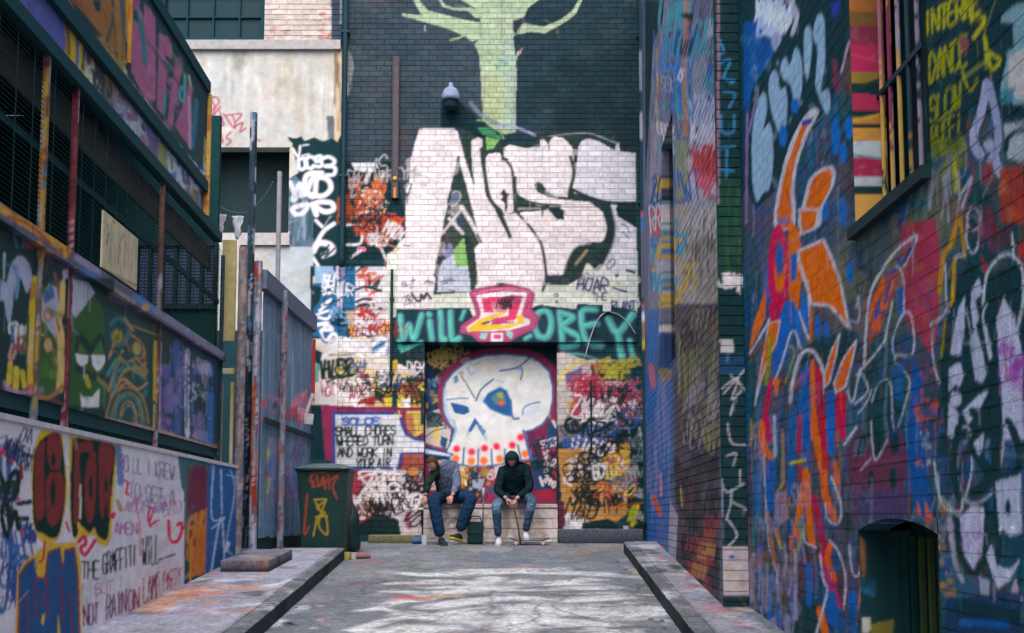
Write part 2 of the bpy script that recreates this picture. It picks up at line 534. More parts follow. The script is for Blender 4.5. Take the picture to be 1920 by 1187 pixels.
class MB:
    """collects boxes, tubes and lathes into ONE mesh"""
    def __init__(s): s.v = []; s.f = []
    def add(s, v, f):
        k = len(s.v); s.v += [tuple(float(c) for c in p) for p in v]; s.f += [[i + k for i in q] for q in f]; return s
    def box(s, c, size, rz=0, rx=0, ry=0, bev=0.0):
        bm = bmesh.new(); bmesh.ops.create_cube(bm, size=1)
        bmesh.ops.scale(bm, vec=size, verts=bm.verts)
        if bev: bmesh.ops.bevel(bm, geom=bm.edges[:], offset=bev, segments=2, affect='EDGES', profile=0.5)
        R = Matrix.Translation(Vector([float(x) for x in c])) @ Matrix.Rotation(rz, 4, 'Z') @ Matrix.Rotation(ry, 4, 'Y') @ Matrix.Rotation(rx, 4, 'X')
        bm.verts.index_update()
        s.add([R @ v.co for v in bm.verts], [[v.index for v in f.verts] for f in bm.faces]); bm.free(); return s
    def fbox(s, fr, u0, u1, v0, v1, n0, n1):
        P = [fr.P(u, v, n) for n in (n0, n1) for v in (v0, v1) for u in (u0, u1)]
        s.add(P, [[0, 2, 3, 1], [4, 5, 7, 6], [0, 1, 5, 4], [2, 6, 7, 3], [0, 4, 6, 2], [1, 3, 7, 5]]); return s
    def tube(s, pts, r, n=8, cap=True):
        P = [np.asarray(p, float) for p in pts]
        rr = r if isinstance(r, (list, tuple)) else [r] * len(P)
        vs = []; fs = []
        prev = None
        for i, p in enumerate(P):
            t = P[min(i + 1, len(P) - 1)] - P[max(i - 1, 0)]; t = t / (np.linalg.norm(t) + 1e-9)
            if prev is None:
                a = np.array([0, 0, 1.0]) if abs(t[2]) < 0.9 else np.array([1.0, 0, 0])
                x = np.cross(t, a)
            else:
                x = prev - t * np.dot(prev, t)
            x = x / np.linalg.norm(x); y = np.cross(t, x); prev = x
            for k in range(n):
                a_ = 2 * math.pi * k / n
                vs.append(p + rr[i] * (math.cos(a_) * x + math.sin(a_) * y))
        for i in range(len(P) - 1):
            for k in range(n):
                fs.append([i * n + k, i * n + (k + 1) % n, (i + 1) * n + (k + 1) % n, (i + 1) * n + k])
        if cap:
            fs.append(list(range(n))[::-1]); fs.append([(len(P) - 1) * n + k for k in range(n)])
        s.add(vs, fs); return s
    def lathe(s, c, prof, n=16, axis='z'):
        vs = []; fs = []
        for r, h in prof:
            for k in range(n):
                a = 2 * math.pi * k / n
                p = (r * math.cos(a), r * math.sin(a), h)
                if axis == 'y': p = (p[0], p[2], p[1])
                if axis == 'x': p = (p[2], p[0], p[1])
                vs.append((c[0] + p[0], c[1] + p[1], c[2] + p[2]))
        for i in range(len(prof) - 1):
            for k in range(n):
                fs.append([i * n + k, i * n + (k + 1) % n, (i + 1) * n + (k + 1) % n, (i + 1) * n + k])
        fs.append(list(range(n))[::-1]); fs.append([(len(prof) - 1) * n + k for k in range(n)])
        s.add(vs, fs); return s
    def build(s, name, material, parent=None, smooth=False, colfn=None):
        v = np.array(s.v)
        c = colfn(v) if colfn else None
        return mesh_obj(name, v, s.f, material, parent, c, smooth)

# ------------------------------------------------------------------ brickwork
BW, BH, JT = 0.230, 0.076, 0.012
def brickwork(parent, frame, canvas, u0, u1, v0, v1, holes, stepfn, depth=0.012, top_n=300, seed=3, vary=0.08, material=None, jag=0.0015):
    """lay courses of single bricks on a face; returns nothing, adds brick parts and one part with all the smaller ones"""
    material = material or M_BRICK
    r = random.Random(seed)
    cell_h = BH + JT; cell_w = BW + JT
    pieces = []
    row = 0
    v = v0
    while v < v1 - 0.01:
        vb, vt = v, min(v + BH, v1)
        off = (row % 2) * cell_w * 0.5 + r.uniform(-0.008, 0.008)
        u = u0 - off
        while u < u1:
            a, b = max(u, u0), min(u + BW, u1)
            u += cell_w
            if b - a < 0.02: continue
            segs = [(a, b, vb, vt)]
            for (ha, hb, hc, hd) in holes:
                ns = []
                for (sa, sb, sc, sd) in segs:
                    if sb <= ha or sa >= hb or sd <= hc or sc >= hd:
                        ns.append((sa, sb, sc, sd)); continue
                    if sa < ha - 0.02: ns.append((sa, ha, sc, sd))
                    if sb > hb + 0.02: ns.append((hb, sb, sc, sd))
                    if sc < hc - 0.015: ns.append((max(sa, ha), min(sb, hb), sc, hc))
                    if sd > hd + 0.015: ns.append((max(sa, ha), min(sb, hb), hd, sd))
                segs = ns
            pieces += segs
        v += cell_h; row += 1
    # how large does each one show
    arr = np.array(pieces)
    mu, mv = (arr[:, 0] + arr[:, 1]) / 2, (arr[:, 2] + arr[:, 3]) / 2
    pts = [project(frame.P(arr[:, a], arr[:, b])) for a, b in ((0, 2), (1, 2), (1, 3), (0, 3))]
    px = np.array([p[0] for p in pts]); py = np.array([p[1] for p in pts])
    area = (px.max(0) - px.min(0)) * (py.max(0) - py.min(0))
    cxp, cyp = px.mean(0), py.mean(0)
    vis = (cxp > 0) & (cxp < 1920) & (cyp > 0) & (cyp < 1187)
    rank = np.argsort(-np.where(vis, area, 0))
    single = set(int(i) for i in rank[:top_n] if vis[i])
    bv, bf, bc = [], [], []; k = 0
    for i, (a, b, c, d) in enumerate(pieces):
        su, sv = stepfn(a, c, bool(vis[i]))
        V_, F_, C_ = slab(frame, lines(a, b, su), lines(c, d, sv), depth + r.uniform(-jag, jag), depth + 0.006, canvas, r.uniform(-0.006, 0.006))
        C_ = C_ * (1 + r.uniform(-vary, vary))
        if i in single:
            mesh_obj('brick', V_, F_, material, parent, C_, origin=V_.mean(0))
        else:
            bv.append(V_); bf.append(F_ + k); bc.append(C_); k += len(V_)
    o = mesh_obj('brickwork', np.vstack(bv), np.vstack(bf), material, parent, np.vstack(bc))
    tag(o, kind='stuff')
def mortar(name, parent, frame, canvas, rects, step, n=0.0, thick=0.2, dull=0.82):
    bv, bf, bc = [], [], []; k = 0
    for (a, b, c, d) in rects:
        V_, F_, C_ = slab(frame, lines(a, b, step[0]), lines(c, d, step[1]), n, thick, canvas)
        bv.append(V_); bf.append(F_ + k); bc.append(C_ * (dull * (0.62 + 0.38 * np.clip(C_.mean(-1, keepdims=True) * 4, 0, 1))) + 0.002); k += len(V_)
    return mesh_obj(name, np.vstack(bv), np.vstack(bf), M_RENDER, parent, np.vstack(bc))
# ================================================================== spray paint: the wall that closes the lane
cb = Canvas(FB, np.arange(-7.4, 2.5, 0.0145), np.arange(-0.5, 9.4, 0.0135), '22414c', 2)
def paint_end_wall(c):
    c.z(0, 0, 1)
    # old dark brick, greyer on the left
    c.rect(645, -80, 905, 420, '3a4853')
    c.blobs(660, -60, 900, 320, 60, ['45505a', '303f4a', '4f5058', '2b424c'], (8, 40), 0.5, 0.5)
    c.rect(905, -80, 1215, 300, '233843')
    c.blobs(960, -60, 1190, 260, 60, ['1b3039', '2c3e4a', '2a3c44', '36424b'], (10, 45), 0.5, 0.6)
    c.blobs(1000, 120, 1190, 250, 30, ['1a2f35', '1c3038'], (14, 40), 0.6, 0.8)
    # the rendered house wall on the left
    c.rect(250, -80, 641, 620, 'c1c0bd')
    c.blobs(350, 95, 640, 280, 60, ['cfcfcd', 'b9b8b4', 'cccac6', 'c2c6c8', 'c0bcb0'], (10, 42), 0.45, 1.8)
    c.drips(355, 100, 640, 150, 40, ['9d9a8c', 'b5ad97', 'dcd8d2', 'a9a08a'], (30, 140), (3, 12), 0.4)
    c.blobs(440, 100, 460, 130, 6, ['77796c', '8a8a7a'], (4, 14), 0.4, 2)
    c.rect(497, -80, 628, 82, 'cfc3bd')                       # thinly whitened brick
    c.rect(250, -80, 350, 82, '2c3a40')
    c.blobs(500, -60, 520, 80, 16, ['b0645c', 'c08078'], (2, 8), 0.7, 0.5)
    c.blobs(600, -60, 625, 80, 34, ['a8443c', 'b7655c', 'c98a80'], (2, 9), 0.8, 0.5)
    c.blobs(505, 60, 625, 82, 26, ['8f6a66', 'b0807a', '9a5f58'], (2, 8), 0.6, 0.4)
    c.blobs(510, -60, 610, 60, 40, ['d9cfca', 'b8a39d', 'c9b3ac'], (3, 9), 0.6, 0.4)
    c.rect(622, -80, 640, 92, '3b4a5c')
    c.rect(628, 96, 641, 330, 'cbb79b'); c.drips(628, 100, 640, 160, 10, ['8a6b4a', 'e2dcd4', '5b4a3a'], (30, 120), (2, 6), 0.7)
    c.z(340, 0, 2.967)                                        # crimson scrawl
    for p in ('150,640 190,600 170,560 195,545 215,570 195,605 180,650 220,600', '150,710 180,650 200,700 160,705', '215,620 240,700 210,700', '240,640 300,720 290,650 250,650 340,640 300,690', '300,710 345,690 330,740 360,720',
              '150,760 165,810 200,800', '190,800 220,740 235,800', '280,740 255,770 280,790 255,815', '395,760 440,790'):
        c.line(p, 'a8355c', 10, 0.9)
    c.line('480,560 500,500 490,470', 'd7a0b4', 16, 0.4)
    # sooty black field with white pieces, left of the corner pipe
    c.z(540, 220, 3.958)
    c.poly('0,150 60,165 100,150 130,180 200,155 260,185 330,160 370,190 400,130 405,1187 180,1187 150,960 0,980 0,470 80,420 40,240', '16343b')
    c.poly('0,470 60,440 130,520 190,640 190,960 0,985', '5f7488', 0.85)
    c.drips(0, 440, 180, 700, 26, ['3c5a66', '8ea0b4', '24474f'], (150, 420), (8, 26), 0.7)
    c.poly('290,0 345,0 350,180 300,160', '2b4258', 0.8)
    c.poly('0,165 35,200 45,440 0,470', 'c3c2b2')
    c.line('40,240 80,300 95,220', 'e0dfe2', 16); c.line('115,215 155,210', 'c9ccd2', 12); c.line('110,290 160,280', 'c9ccd2', 12)
    c.word('OCS', [(85, 395), (270, 370)], 80, 'd6dbe8', 26)
    c.line('230,330 300,300 350,330 330,360 280,370 350,380 345,430 290,435', 'dfe4ee', 26)
    c.line('20,490 60,600 40,610 90,500 100,590', 'd3d5e2', 34); c.line('130,580 140,440 250,420 230,440 190,450 150,560 200,590 220,460 300,470 320,540 260,590 180,580', 'e4e2ea', 36)
    c.line('60,730 40,680 150,655 110,720 60,725', 'd8d8e4', 34); c.line('185,650 215,730 205,645 320,640 340,690 270,705 190,650', 'e4e2ea', 36)
    c.line('210,770 260,820', 'dedde6', 22); c.line('320,740 260,830', '8f97a4', 9); c.line('345,795 270,850 215,940', 'dedde6', 30)
    c.line('190,1000 230,940 310,950 335,1000 270,1030', 'e2dfe6', 44); c.line('185,1040 230,1110', 'e2dfe6', 22)
    # dark column with orange and white pieces
    c.poly('405,330 780,330 870,720 870,880 830,1000 620,1060 500,1060 405,1050', '14323a')
    c.poly('470,340 660,340 675,385 640,365 630,410 590,395 560,410 520,390 500,400', 'd0d4dc')
    for i in range(26):
        x, y = c.r.uniform(480, 700), c.r.uniform(440, 700)
        q = [(x + c.r.uniform(-50, 50), y + c.r.uniform(-60, 60)) for _ in range(4)]
        c.line(q, c.r.choice(['c0532e', 'b34628', 'd98a62', 'd9c9bd', 'c96a3e', '8c4a34']), c.r.uniform(10, 24), 0.95)
    c.line('480,740 560,700 650,700 720,630', 'e4d8d2', 24); c.line('600,410 580,480', 'e8e2e2', 30); c.ell(645, 590, 40, 40, '14323a', 0.9, 'cfc3bb', 16)
    c.line('440,800 540,800 540,930 440,945', 'd8d8de', 20); c.line('600,800 660,810 655,870', 'cf9a8c', 16); c.line('540,820 600,940 620,800', 'c7624c', 20); c.line('620,940 720,890 725,945 660,950', 'd8d8de', 20)
    c.tags(430, 740, 640, 960, 6, ['c9563a', 'd4d4da', 'b5402c'], (50, 90), (9, 16))
    c.ell(545, 980, 36, 20, 'd8788c'); c.line('470,1040 540,990', 'd6d6de', 20); c.line('690,970 730,1060', 'c9c2c6', 18)
    c.tags(385, 560, 410, 800, 5, ['8c4630', 'a04a34'], (60, 90), (10, 16), 0.1)
    c.z(560, 500, 3.958)
    c.poly('100,130 250,120 340,0 430,0 430,330 360,350 350,520 100,520', '2a6590')
    c.poly('420,0 690,0 690,520 420,540', 'd7d3dc'); c.poly('350,330 415,330 415,540 380,500', 'd9ad5c'); c.poly('415,530 540,530 540,570 415,560', 'd2b05c'); c.poly('600,420 680,400 680,500 610,510', 'd9ad6c')
    c.poly('60,180 100,140 180,160 160,260 100,330 60,310', '16343b'); c.poly('250,330 340,300 350,450 250,440', '163a4a')
    c.poly('120,0 260,0 270,110 130,120', '8fb0d0'); c.poly('280,0 340,0 335,130 320,330 290,300', 'c9bfd6')
    for p in ('180,180 240,140 250,190 190,210', '160,330 230,270 180,290 240,250', '140,360 240,330 220,390 150,380', '130,440 220,420 160,490', '70,200 100,190 90,290'):
        c.line(p, 'e6e6ee', 20)
    for i in range(20):
        x, y = c.r.uniform(470, 590), c.r.uniform(0, 500)
        q = [(x + c.r.uniform(-60, 60), y + c.r.uniform(-50, 50)) for _ in range(4)]
        c.line(q, c.r.choice(['c43c30', 'b8322c', 'cc5a40', '16343b'] if y > 100 else ['c85a34', 'b8482c']), c.r.uniform(12, 24), 0.95)
    for y in (150, 240, 280): c.line([(430, y + 20), (500, y), (610, y + 30)], '16303a', 20)
    c.line('440,420 540,470 590,400', 'a83848', 14); c.line('410,320 660,322', 'a0404c', 10); c.line('540,520 520,440 590,500', 'a83040', 16)
    c.tags(640, 0, 690, 160, 6, ['d88a90', 'c96a70', 'e09a8c'], (40, 70), (7, 12), 0.2)
    # pale patch with white and blue looping piece
    c.poly('110,540 420,540 690,520 690,1040 120,1040', 'd9cfc6'); c.poly('530,540 680,540 670,660 540,650', '7c9cc2', 0.8)
    c.poly('100,600 180,640 160,740 110,700', '1c3c40'); c.poly('120,740 160,720 150,860 120,860', '5fa39c')
    for p in ('120,440 200,430 250,470 170,480 200,560 260,500 300,560 220,600', '260,590 340,540 400,560 330,600 420,590', '430,590 480,570 500,620 440,620', '550,580 620,530 650,590 580,650 640,640'):
        c.line(p, 'e6e6ee', 26)
    c.line('140,460 190,560 260,560', '2f6ea4', 16); c.line('560,610 640,560', '2f5f9c', 18)
    c.line('180,680 260,620 400,620 500,690', 'dfe3ea', 18); c.line('230,660 420,650', '25404a', 8)
    c.poly('330,690 420,670 560,780 690,800 690,900 640,1040 560,1040 480,860', 'd9bd84', 0.9); c.poly('440,760 530,820 560,960 480,900', '9c3840'); c.poly('560,900 640,950 620,1010 560,980', '23403a')
    c.word('HLEO', [(180, 830), (420, 800)], 120, '1c302c', 22); c.line('200,700 190,830', '1c302c', 22); c.line('260,700 250,820', '1c302c', 22); c.line('490,690 480,750', '1c302c', 12)
    c.ell(310, 770, 34, 40, 'cfc06a', 0.8, '26302a', 16); c.ell(400, 760, 34, 40, 'cfc06a', 0.8, '26302a', 16)
    c.poly('160,850 330,850 320,960 170,950', 'b26a90', 0.6)
    c.word('VILLOE', [(190, 950), (560, 930)], 90, 'ece6ea', 22); c.word('SUT', [(160, 1010), (360, 1010)], 60, 'd8d6da', 18); c.word('ME', [(360, 1030), (470, 1030)], 80, 'ece6ea', 22)
    c.tags(420, 1000, 640, 1040, 5, ['9c2f34', '3a2426'], (30, 50), (8, 14))
    c.poly('580,780 620,800 680,880 640,900 600,850', 'cfd0da', 1, 1, '20302c', 14)
    c.poly('640,900 700,880 690,1040 640,1040', 'e3c64e'); c.poly('690,700 735,690 735,880 690,850', 'd0b03e')
    # right of the thin pipe
    c.poly('735,720 900,770 925,810 925,1040 735,1040', 'dcd0dc'); c.poly('735,850 800,870 925,860 930,1180 800,1180 770,1080 735,1040', 'e3cf62')
    c.tags(750, 740, 880, 830, 5, ['c494c0', 'b07ca8'], (30, 60), (4, 8)); c.tags(690, 900, 860, 1000, 8, ['2c3626', '40442a', '26342c'], (60, 110), (12, 20))
    c.poly('765,990 830,970 835,1060 780,1070', 'e8e4ea'); c.ell(860, 1040, 26, 22, 'd0903c', 1, '3a3020', 8)
    c.poly('50,900 80,900 130,1060 110,1070', 'd9b9b4')
    # speech balloon
    c.z(560, 760, 3.958)
    c.poly('0,40 50,0 230,0 240,100 230,400 40,400 20,150', '14303a')
    c.poly('170,0 800,20 930,20 930,720 400,720 400,470 200,400', '8c3158')
    c.poly('800,40 920,40 925,200 860,240 800,160', 'dcc65c', 0.8); c.poly('780,70 850,60 870,220 820,230', 'a4544c', 0.7)
    c.poly('265,58 750,58 765,140 800,215 870,252 960,258 960,358 762,362 742,468 268,462', 'd9dbe6', 1, 0, '274a93', 24)
    c.poly('780,360 925,365 920,640 760,500', 'a85a44', 0.8)
    c.word('SOLOE', [(325, 145), (610, 142)], 48, '2b62b8', 17, 0.03)
    c.word('SMALL CHORES', [(280, 225), (730, 215)], 62, '14301f', 13, 0.03); c.word('WHERED TURN', [(285, 300), (715, 290)], 62, '14301f', 13, 0.03)
    c.word('AND WORK IN', [(290, 380), (710, 380)], 62, '14301f', 13, 0.03); c.word('YOUR AIR', [(430, 460), (690, 455)], 60, '16332a', 13, 0.05)
    # below the balloon
    c.poly('400,480 930,480 930,960 400,960', 'c9bcc6')
    c.poly('400,480 590,480 560,560 430,680 370,640', 'a83850'); c.poly('490,620 580,580 590,780 540,820 480,720', 'c48a48'); c.poly('585,500 700,500 710,700 600,710', '1a2e2e', 0.9)
    c.poly('400,800 480,840 600,790 740,850 760,960 400,960', '18302f')
    c.ell(468, 775, 58, 66, '2a3a36', 0.9, 'dcd2c0', 20); c.line('470,715 468,838', 'dcd2c0', 14); c.line('468,775 425,815', 'dcd2c0', 12); c.line('468,775 512,812', 'dcd2c0', 12)
    c.tags(420, 520, 900, 800, 26, ['20242c', '2a2c3a', '3a3040', 'e8e2e8', '8c3144'], (45, 95), (7, 13), 0.6)
    c.line('820,900 810,820 860,760 930,740', '9c3c5a', 40, 0.9); c.ell(850, 490, 50, 40, 'c88048', 0.9, '40302c', 10)
    c.poly('900,640 950,640 950,960 910,960', '17302f')
    # lettering in white: N, I, S, T
    c.z(730, 220, 4)
    c.poly('-20,1030 30,1000 80,930 400,900 1200,1000 1500,1100 1860,1000 1860,1500 -20,1500', 'd3d8cc')
    c.poly('560,80 720,120 900,250 1080,200 1150,130 1400,130 1700,220 1860,260 1860,900 1700,1000 1560,1160 1480,1080 1440,1200 1340,1260 1160,1260 1150,1100 700,1100 560,900 480,500 530,300', '2e423f')
    c.poly('455,590 600,560 700,940 660,1187 640,1310 330,1330 360,1100', '3c4a44')
    c.poly('400,1080 560,960 600,1187 610,1310 360,1310 370,1150', 'b9c0cf'); c.poly('480,1000 560,900 590,1120 500,1120', '86b56a'); c.ell(490, 610, 38, 60, '66748c', 0.9, 'b5bac8', 8, 0.5)
    c.poly('560,880 610,900 650,1187 600,1187', '2a3c38'); c.line('400,870 540,690', 'c9c4c8', 20); c.line('450,760 550,870', 'd0cdd4', 24); c.line('540,670 620,800 690,930', 'd9d2d2', 30); c.ell(440, 1000, 40, 60, '8a8cae', 0.8); c.line('520,760 560,820', '39466a', 30, 0.8); c.line('440,860 420,980', '5a3f52', 34, 0.8)
    Wt = 'e4dcdf'
    c.poly('225,92 250,86 485,85 512,108 565,300 515,300 455,590 412,760 395,880 340,1187 330,1330 318,1440 60,1450 60,1187 80,950 120,890 120,540 150,505 160,330 190,200', Wt)
    c.poly('540,230 628,495 612,180 640,160 700,140 690,260 722,590 800,690 850,740 930,720 955,715 1080,855 1140,960 1172,1100 1175,1187 1160,1290 1090,1340 760,1340 690,1280 660,1187 640,980 690,930 640,760 580,520 515,300', Wt)
    c.poly('725,300 745,275 825,265 838,290 840,330 880,315 905,330 930,420 945,550 945,700 900,720 870,750 850,700 800,650 745,590 725,450', Wt)
    c.poly('860,230 900,205 1010,230 1130,225 1135,170 1160,165 1190,200 1195,260 1205,170 1240,145 1300,155 1370,220 1385,300 1375,450 1335,600 1250,595 1190,560 1150,500 1110,480 1085,510 1110,560 1200,600 1320,620 1500,635 1600,710 1635,830 1610,920 1570,945 1510,930 1440,960 1400,990 1350,1080 1330,1180 1175,1187 1140,960 1080,860 960,715 1150,700 1190,690 1250,760 1310,770 1310,700 1270,670 1120,665 960,590 940,480 920,400 890,310 860,300', 'e0d9dd')
    c.poly('1420,220 1440,180 1490,160 1560,175 1690,250 1705,200 1720,190 1730,255 1845,270 1850,640 1710,635 1700,690 1710,740 1850,830 1850,1187 1560,1187 1650,1000 1690,880 1680,780 1655,630 1510,600 1385,570 1370,530 1400,400', 'd5d4de')
    c.poly('1085,510 1110,482 1150,500 1190,560 1250,595 1335,605 1200,605 1120,560', '33463a'); c.poly('1200,680 1260,670 1310,700 1310,760 1260,770 1220,720', '25393a')
    c.poly('960,675 1140,675 1145,720 1120,690 960,700', 'a9a49c', 0.7); c.line('950,672 1860,676', '26383a', 8); c.line('1150,690 1148,740', '3a2f30', 14)
    c.poly('1640,640 1850,645 1850,830 1720,740 1700,700 1660,690', '1d3538'); c.poly('1655,630 1705,630 1700,740 1665,690', 'cfd0da')
    c.line('945,450 950,560 1000,610 1120,650 1280,660', '2c3d3a', 18); c.line('1370,540 1500,600 1660,640 1850,640', '1f363a', 24); c.line('1360,300 1385,420 1350,580 1410,590', '30413e', 26)
    c.line('1640,700 1665,830 1640,960 1560,1120', '28393a', 66); c.line('1560,960 1420,990 1350,1100 1330,1180', '2c3d3a', 50); c.line('1480,1000 1400,1100', 'b09a7c', 22, 0.8)
    c.line('690,240 715,420 750,600 830,720 905,895', '33403a', 30); c.line('800,700 905,900', '3a3c38', 14); c.line('945,700 1080,855 1145,970 1175,1190 1150,1300', '3a3c36', 22)
    c.line('870,320 905,360 925,420 935,560 940,700', '36403c', 20)
    c.poly('862,535 878,570 905,570 885,600 890,640 875,740 862,640 830,620 855,600 830,570', '3c4034'); c.line('610,200 612,340 632,500', '33403c', 14); c.line('520,300 480,480 440,640', '30403a', 20)
    c.line('345,1187 400,900', '2f3c38', 26); c.line('660,880 690,940', '3a3432', 14); c.line('620,1100 640,1240', '3a423c', 44)
    c.line('200,430 260,440 300,455', '9aa0b8', 10, 0.7); c.poly('165,390 240,395 230,440 160,440', 'b7bbcb', 0.6); c.line('110,960 155,965', '4a4040', 12); c.line('150,505 280,510', '9c8f8a', 7, 0.8)
    c.blobs(120, 120, 500, 1150, 26, ['efe6e6', 'dcd4d8', 'e8dcd8'], (20, 60), 0.4); c.blobs(980, 250, 1840, 560, 26, ['c6c8d6', 'd8d8e2', 'e4dade'], (20, 70), 0.4); c.blobs(700, 960, 1150, 1300, 16, ['ece0dc', 'd8d0d8'], (30, 70), 0.4)
    c.blobs(1000, 720, 1600, 960, 14, ['ecdcd2', 'dcd4dc'], (20, 60), 0.5); c.blobs(1560, 1000, 1840, 1400, 14, ['cfe0cc', 'c9d4d4', 'e0e0d8'], (30, 80), 0.6)
    for p in ('1740,800 1780,820 1800,870', '1750,860 1800,910', '1640,1090 1680,1060 1690,1100 1640,1140 1630,1100', '1780,1140 1840,1160'): c.line(p, '3c4a58', 11, 0.8)
    # tree
    c.z(730, 0, 4)
    G1, G2, G3 = 'a3b597', '96ada6', 'a3b188'
    c.poly('690,120 930,120 925,300 945,420 955,560 945,900 950,990 870,1010 780,970 700,900 690,640 675,420 640,330 680,300', G1)
    c.poly('150,-60 210,-40 230,10 290,80 370,100 560,150 680,170 690,300 620,310 560,270 440,215 260,165 100,120 92,100 240,115 215,70', G1)
    c.poly('360,-20 390,0 420,40 490,60 600,55 690,80 690,140 640,130 590,85 480,75 400,50', G1)
    c.poly('500,-200 1200,-200 1120,0 1040,60 1010,130 930,150 930,300 690,300 690,120 640,60 540,0', G1)
    c.poly('960,230 1010,170 1060,185 1160,200 1280,150 1370,85 1420,0 1460,-80 1480,-70 1400,100 1330,160 1240,210 1170,250 1060,240 960,260', G1)
    c.poly('940,440 960,390 1000,360 985,400', 'a89c92'); c.line('460,300 520,285 570,260', 'a0b088', 14)
    c.poly('830,300 930,290 945,420 950,560 945,990 880,990 900,700 850,560', G2, 0.7); c.poly('700,560 840,600 830,900 710,880', G3, 0.8); c.blobs(700, -60, 920, 560, 26, ['b0c69c', '8fb084', 'a6c496', '9cbaa6'], (20, 50), 0.5); c.blobs(780, 430, 900, 500, 8, ['5f8c84', '6f9c8c'], (10, 30), 0.6)
    for p in ('840,-40 845,120 838,300', '680,100 685,280', '925,160 1010,140 960,250', '940,560 935,860', '490,40 560,45', '720,560 700,860', '1000,180 1060,190'): c.line(p, '7c6470', 8, 0.7)
    # crouching dark figure in front of the trunk, purple edge
    c.poly('385,770 535,770 640,860 740,980 860,1060 700,1050 560,965 385,955', '112d36'); c.poly('660,960 760,960 860,1050 700,1010', '3f8a62'); c.poly('725,1025 825,1050 780,1115 730,1125', '7fb765')
    c.line('610,775 700,870 830,940', '77809c', 30, 0.85); c.line('820,940 960,960 1090,1015', '9094b4', 20, 0.9); c.line('660,900 780,930 860,1040', '7d9c5a', 12)
    c.line('1200,1020 1480,1000 1640,1050 1720,1080', '8f9898', 12, 0.7); c.poly('-60,1120 40,1130 60,1187 -30,1187', '3a4040'); c.poly('90,960 150,960 130,1187 90,1187', '51484a', 0.7)
    c.line('265,195 268,230', '8ea4c0', 10)
    # notice with glowing letters painted beside the channel
    c.z(540, 220, 3.958); c.rect(690, 740, 875, 860, '12303a'); c.word('PARK', [(705, 830), (865, 830)], 80, 'b0402c', 22, 0.02); c.ell(785, 790, 26, 30, 'd98a26')
    # teal lettering with the emblem
    c.z(730, 500, 4)
    for i in range(10):
        x = c.r.uniform(100, 1800); c.line([(x, 110), (x + 30, 90), (x + 50, 130)], '8c8c9c', 6, 0.5)
    c.poly('150,90 200,90 205,135 150,135', 'e2dcec'); c.line('175,80 178,130', '3a3448', 10); c.line('160,110 195,100', '3a3448', 8); c.line('170,200 190,240 230,260 240,210 260,240 280,200 310,240', '3a3840', 20); c.line('450,178 490,184', '5a5860', 12)
    c.word('HOAR', [(1410, 170), (1640, 190)], 90, '4c4470', 16, 0.08); c.word('THE', [(1520, 250), (1640, 250)], 50, '5a5478', 10, 0.06); c.word('PLANT', [(1670, 320), (1850, 320)], 60, '41507c', 14, 0.06); c.line('1680,160 1780,190', '4c4470', 16); c.ell(1250, 215, 16, 12, 'c9c0d0', 1, '54466a', 8); c.dot(1255, 265, 10, '5a4a54'); c.dot(1705, 68, 14, '3a4058'); c.line('1780,30 1840,45', '303c4c', 16); c.line('1560,75 1610,75', '5a5a78', 10)
    c.poly('50,320 600,310 640,400 600,520 680,570 240,570 190,620 80,650 50,620', '1c3c42'); c.poly('1000,330 1130,285 1240,300 1400,320 1410,280 1600,285 1850,330 1860,780 1780,760 1700,690 1480,690 1290,640 1260,560 980,570 960,500', '1c3c42')
    T1, T2, TO = '4aa79c', '6cc0b2', '46466e'
    def letter(pts, wd):
        sts = pts.split('|')
        for p in sts: c.line(p, TO, wd + 24, 1, 1, 0.12)
        for p in sts: c.line(p, '2a6f74', wd + 6, 1, 1, 0.12)
        for p in sts: c.line(p, T1, wd - 4, 1, 1, 0.12)
        for p in sts:
            q = [tuple(float(v) for v in w_.split(',')) for w_ in p.split()]
            c.line([(x - wd * 0.14, y - wd * 0.16) for x, y in q], T2, wd * 0.35, 0.8)
    letter('85,375 105,545 150,440 185,545 245,365', 42); letter('305,415 320,545|298,362 302,366', 44); letter('385,345 395,545 420,548', 44); letter('460,345 470,545 525,540', 44); letter('565,335 540,400', 26)
    c.line('75,560 90,610 170,600 240,570', T1, 34); c.line('90,640 200,610', '5fb8b0', 16)
    letter('1120,525 1085,440 1120,350 1185,340 1215,430 1185,530 1120,525', 46); letter('1020,545 1060,520', 30); letter('1275,345 1300,600|1280,350 1375,385 1300,455 1420,530 1400,585 1305,600', 46); letter('1545,325 1440,345 1475,560 1590,590|1460,450 1555,430', 46)
    letter('1640,395 1710,500 1820,365|1710,500 1745,690', 50); letter('1800,560 1845,740', 40); letter('1310,650 1440,660 1560,700', 18)
    c.line('1150,400 1160,470', '2c4a60', 14); c.ell(1150, 440, 18, 30, '27465a')
    c.poly('605,200 640,172 880,135 1040,170 1085,205 1060,330 1112,380 1090,465 960,520 900,562 680,562 620,512 538,492 545,450 660,370 640,290', 'b9527a', 1, 0, 'a34a74', 18)
    c.poly('650,215 870,182 1035,195 985,380 1052,400 1050,440 900,482 590,492 578,460 680,390 690,350', 'e6dde2'); c.poly('690,235 1000,215 950,400 780,442 755,400 890,372 900,262 760,270 790,350 710,350', 'd0416c')
    c.poly('760,270 900,260 880,350 800,350', 'c77c8c'); c.tags(770, 270, 860, 320, 4, ['4a3040', '6a3a4c'], (30, 50), (8, 12)); c.line('640,200 860,165 1050,190', 'd9788f', 16)
    c.poly('588,470 690,392 850,345 875,358 700,432 860,442 965,420 950,365 1000,370 1012,420 900,468 600,492', 'ebbf35'); c.line('700,432 750,420', '5a3a78', 18); c.line('770,435 930,420', '8a3a78', 12)
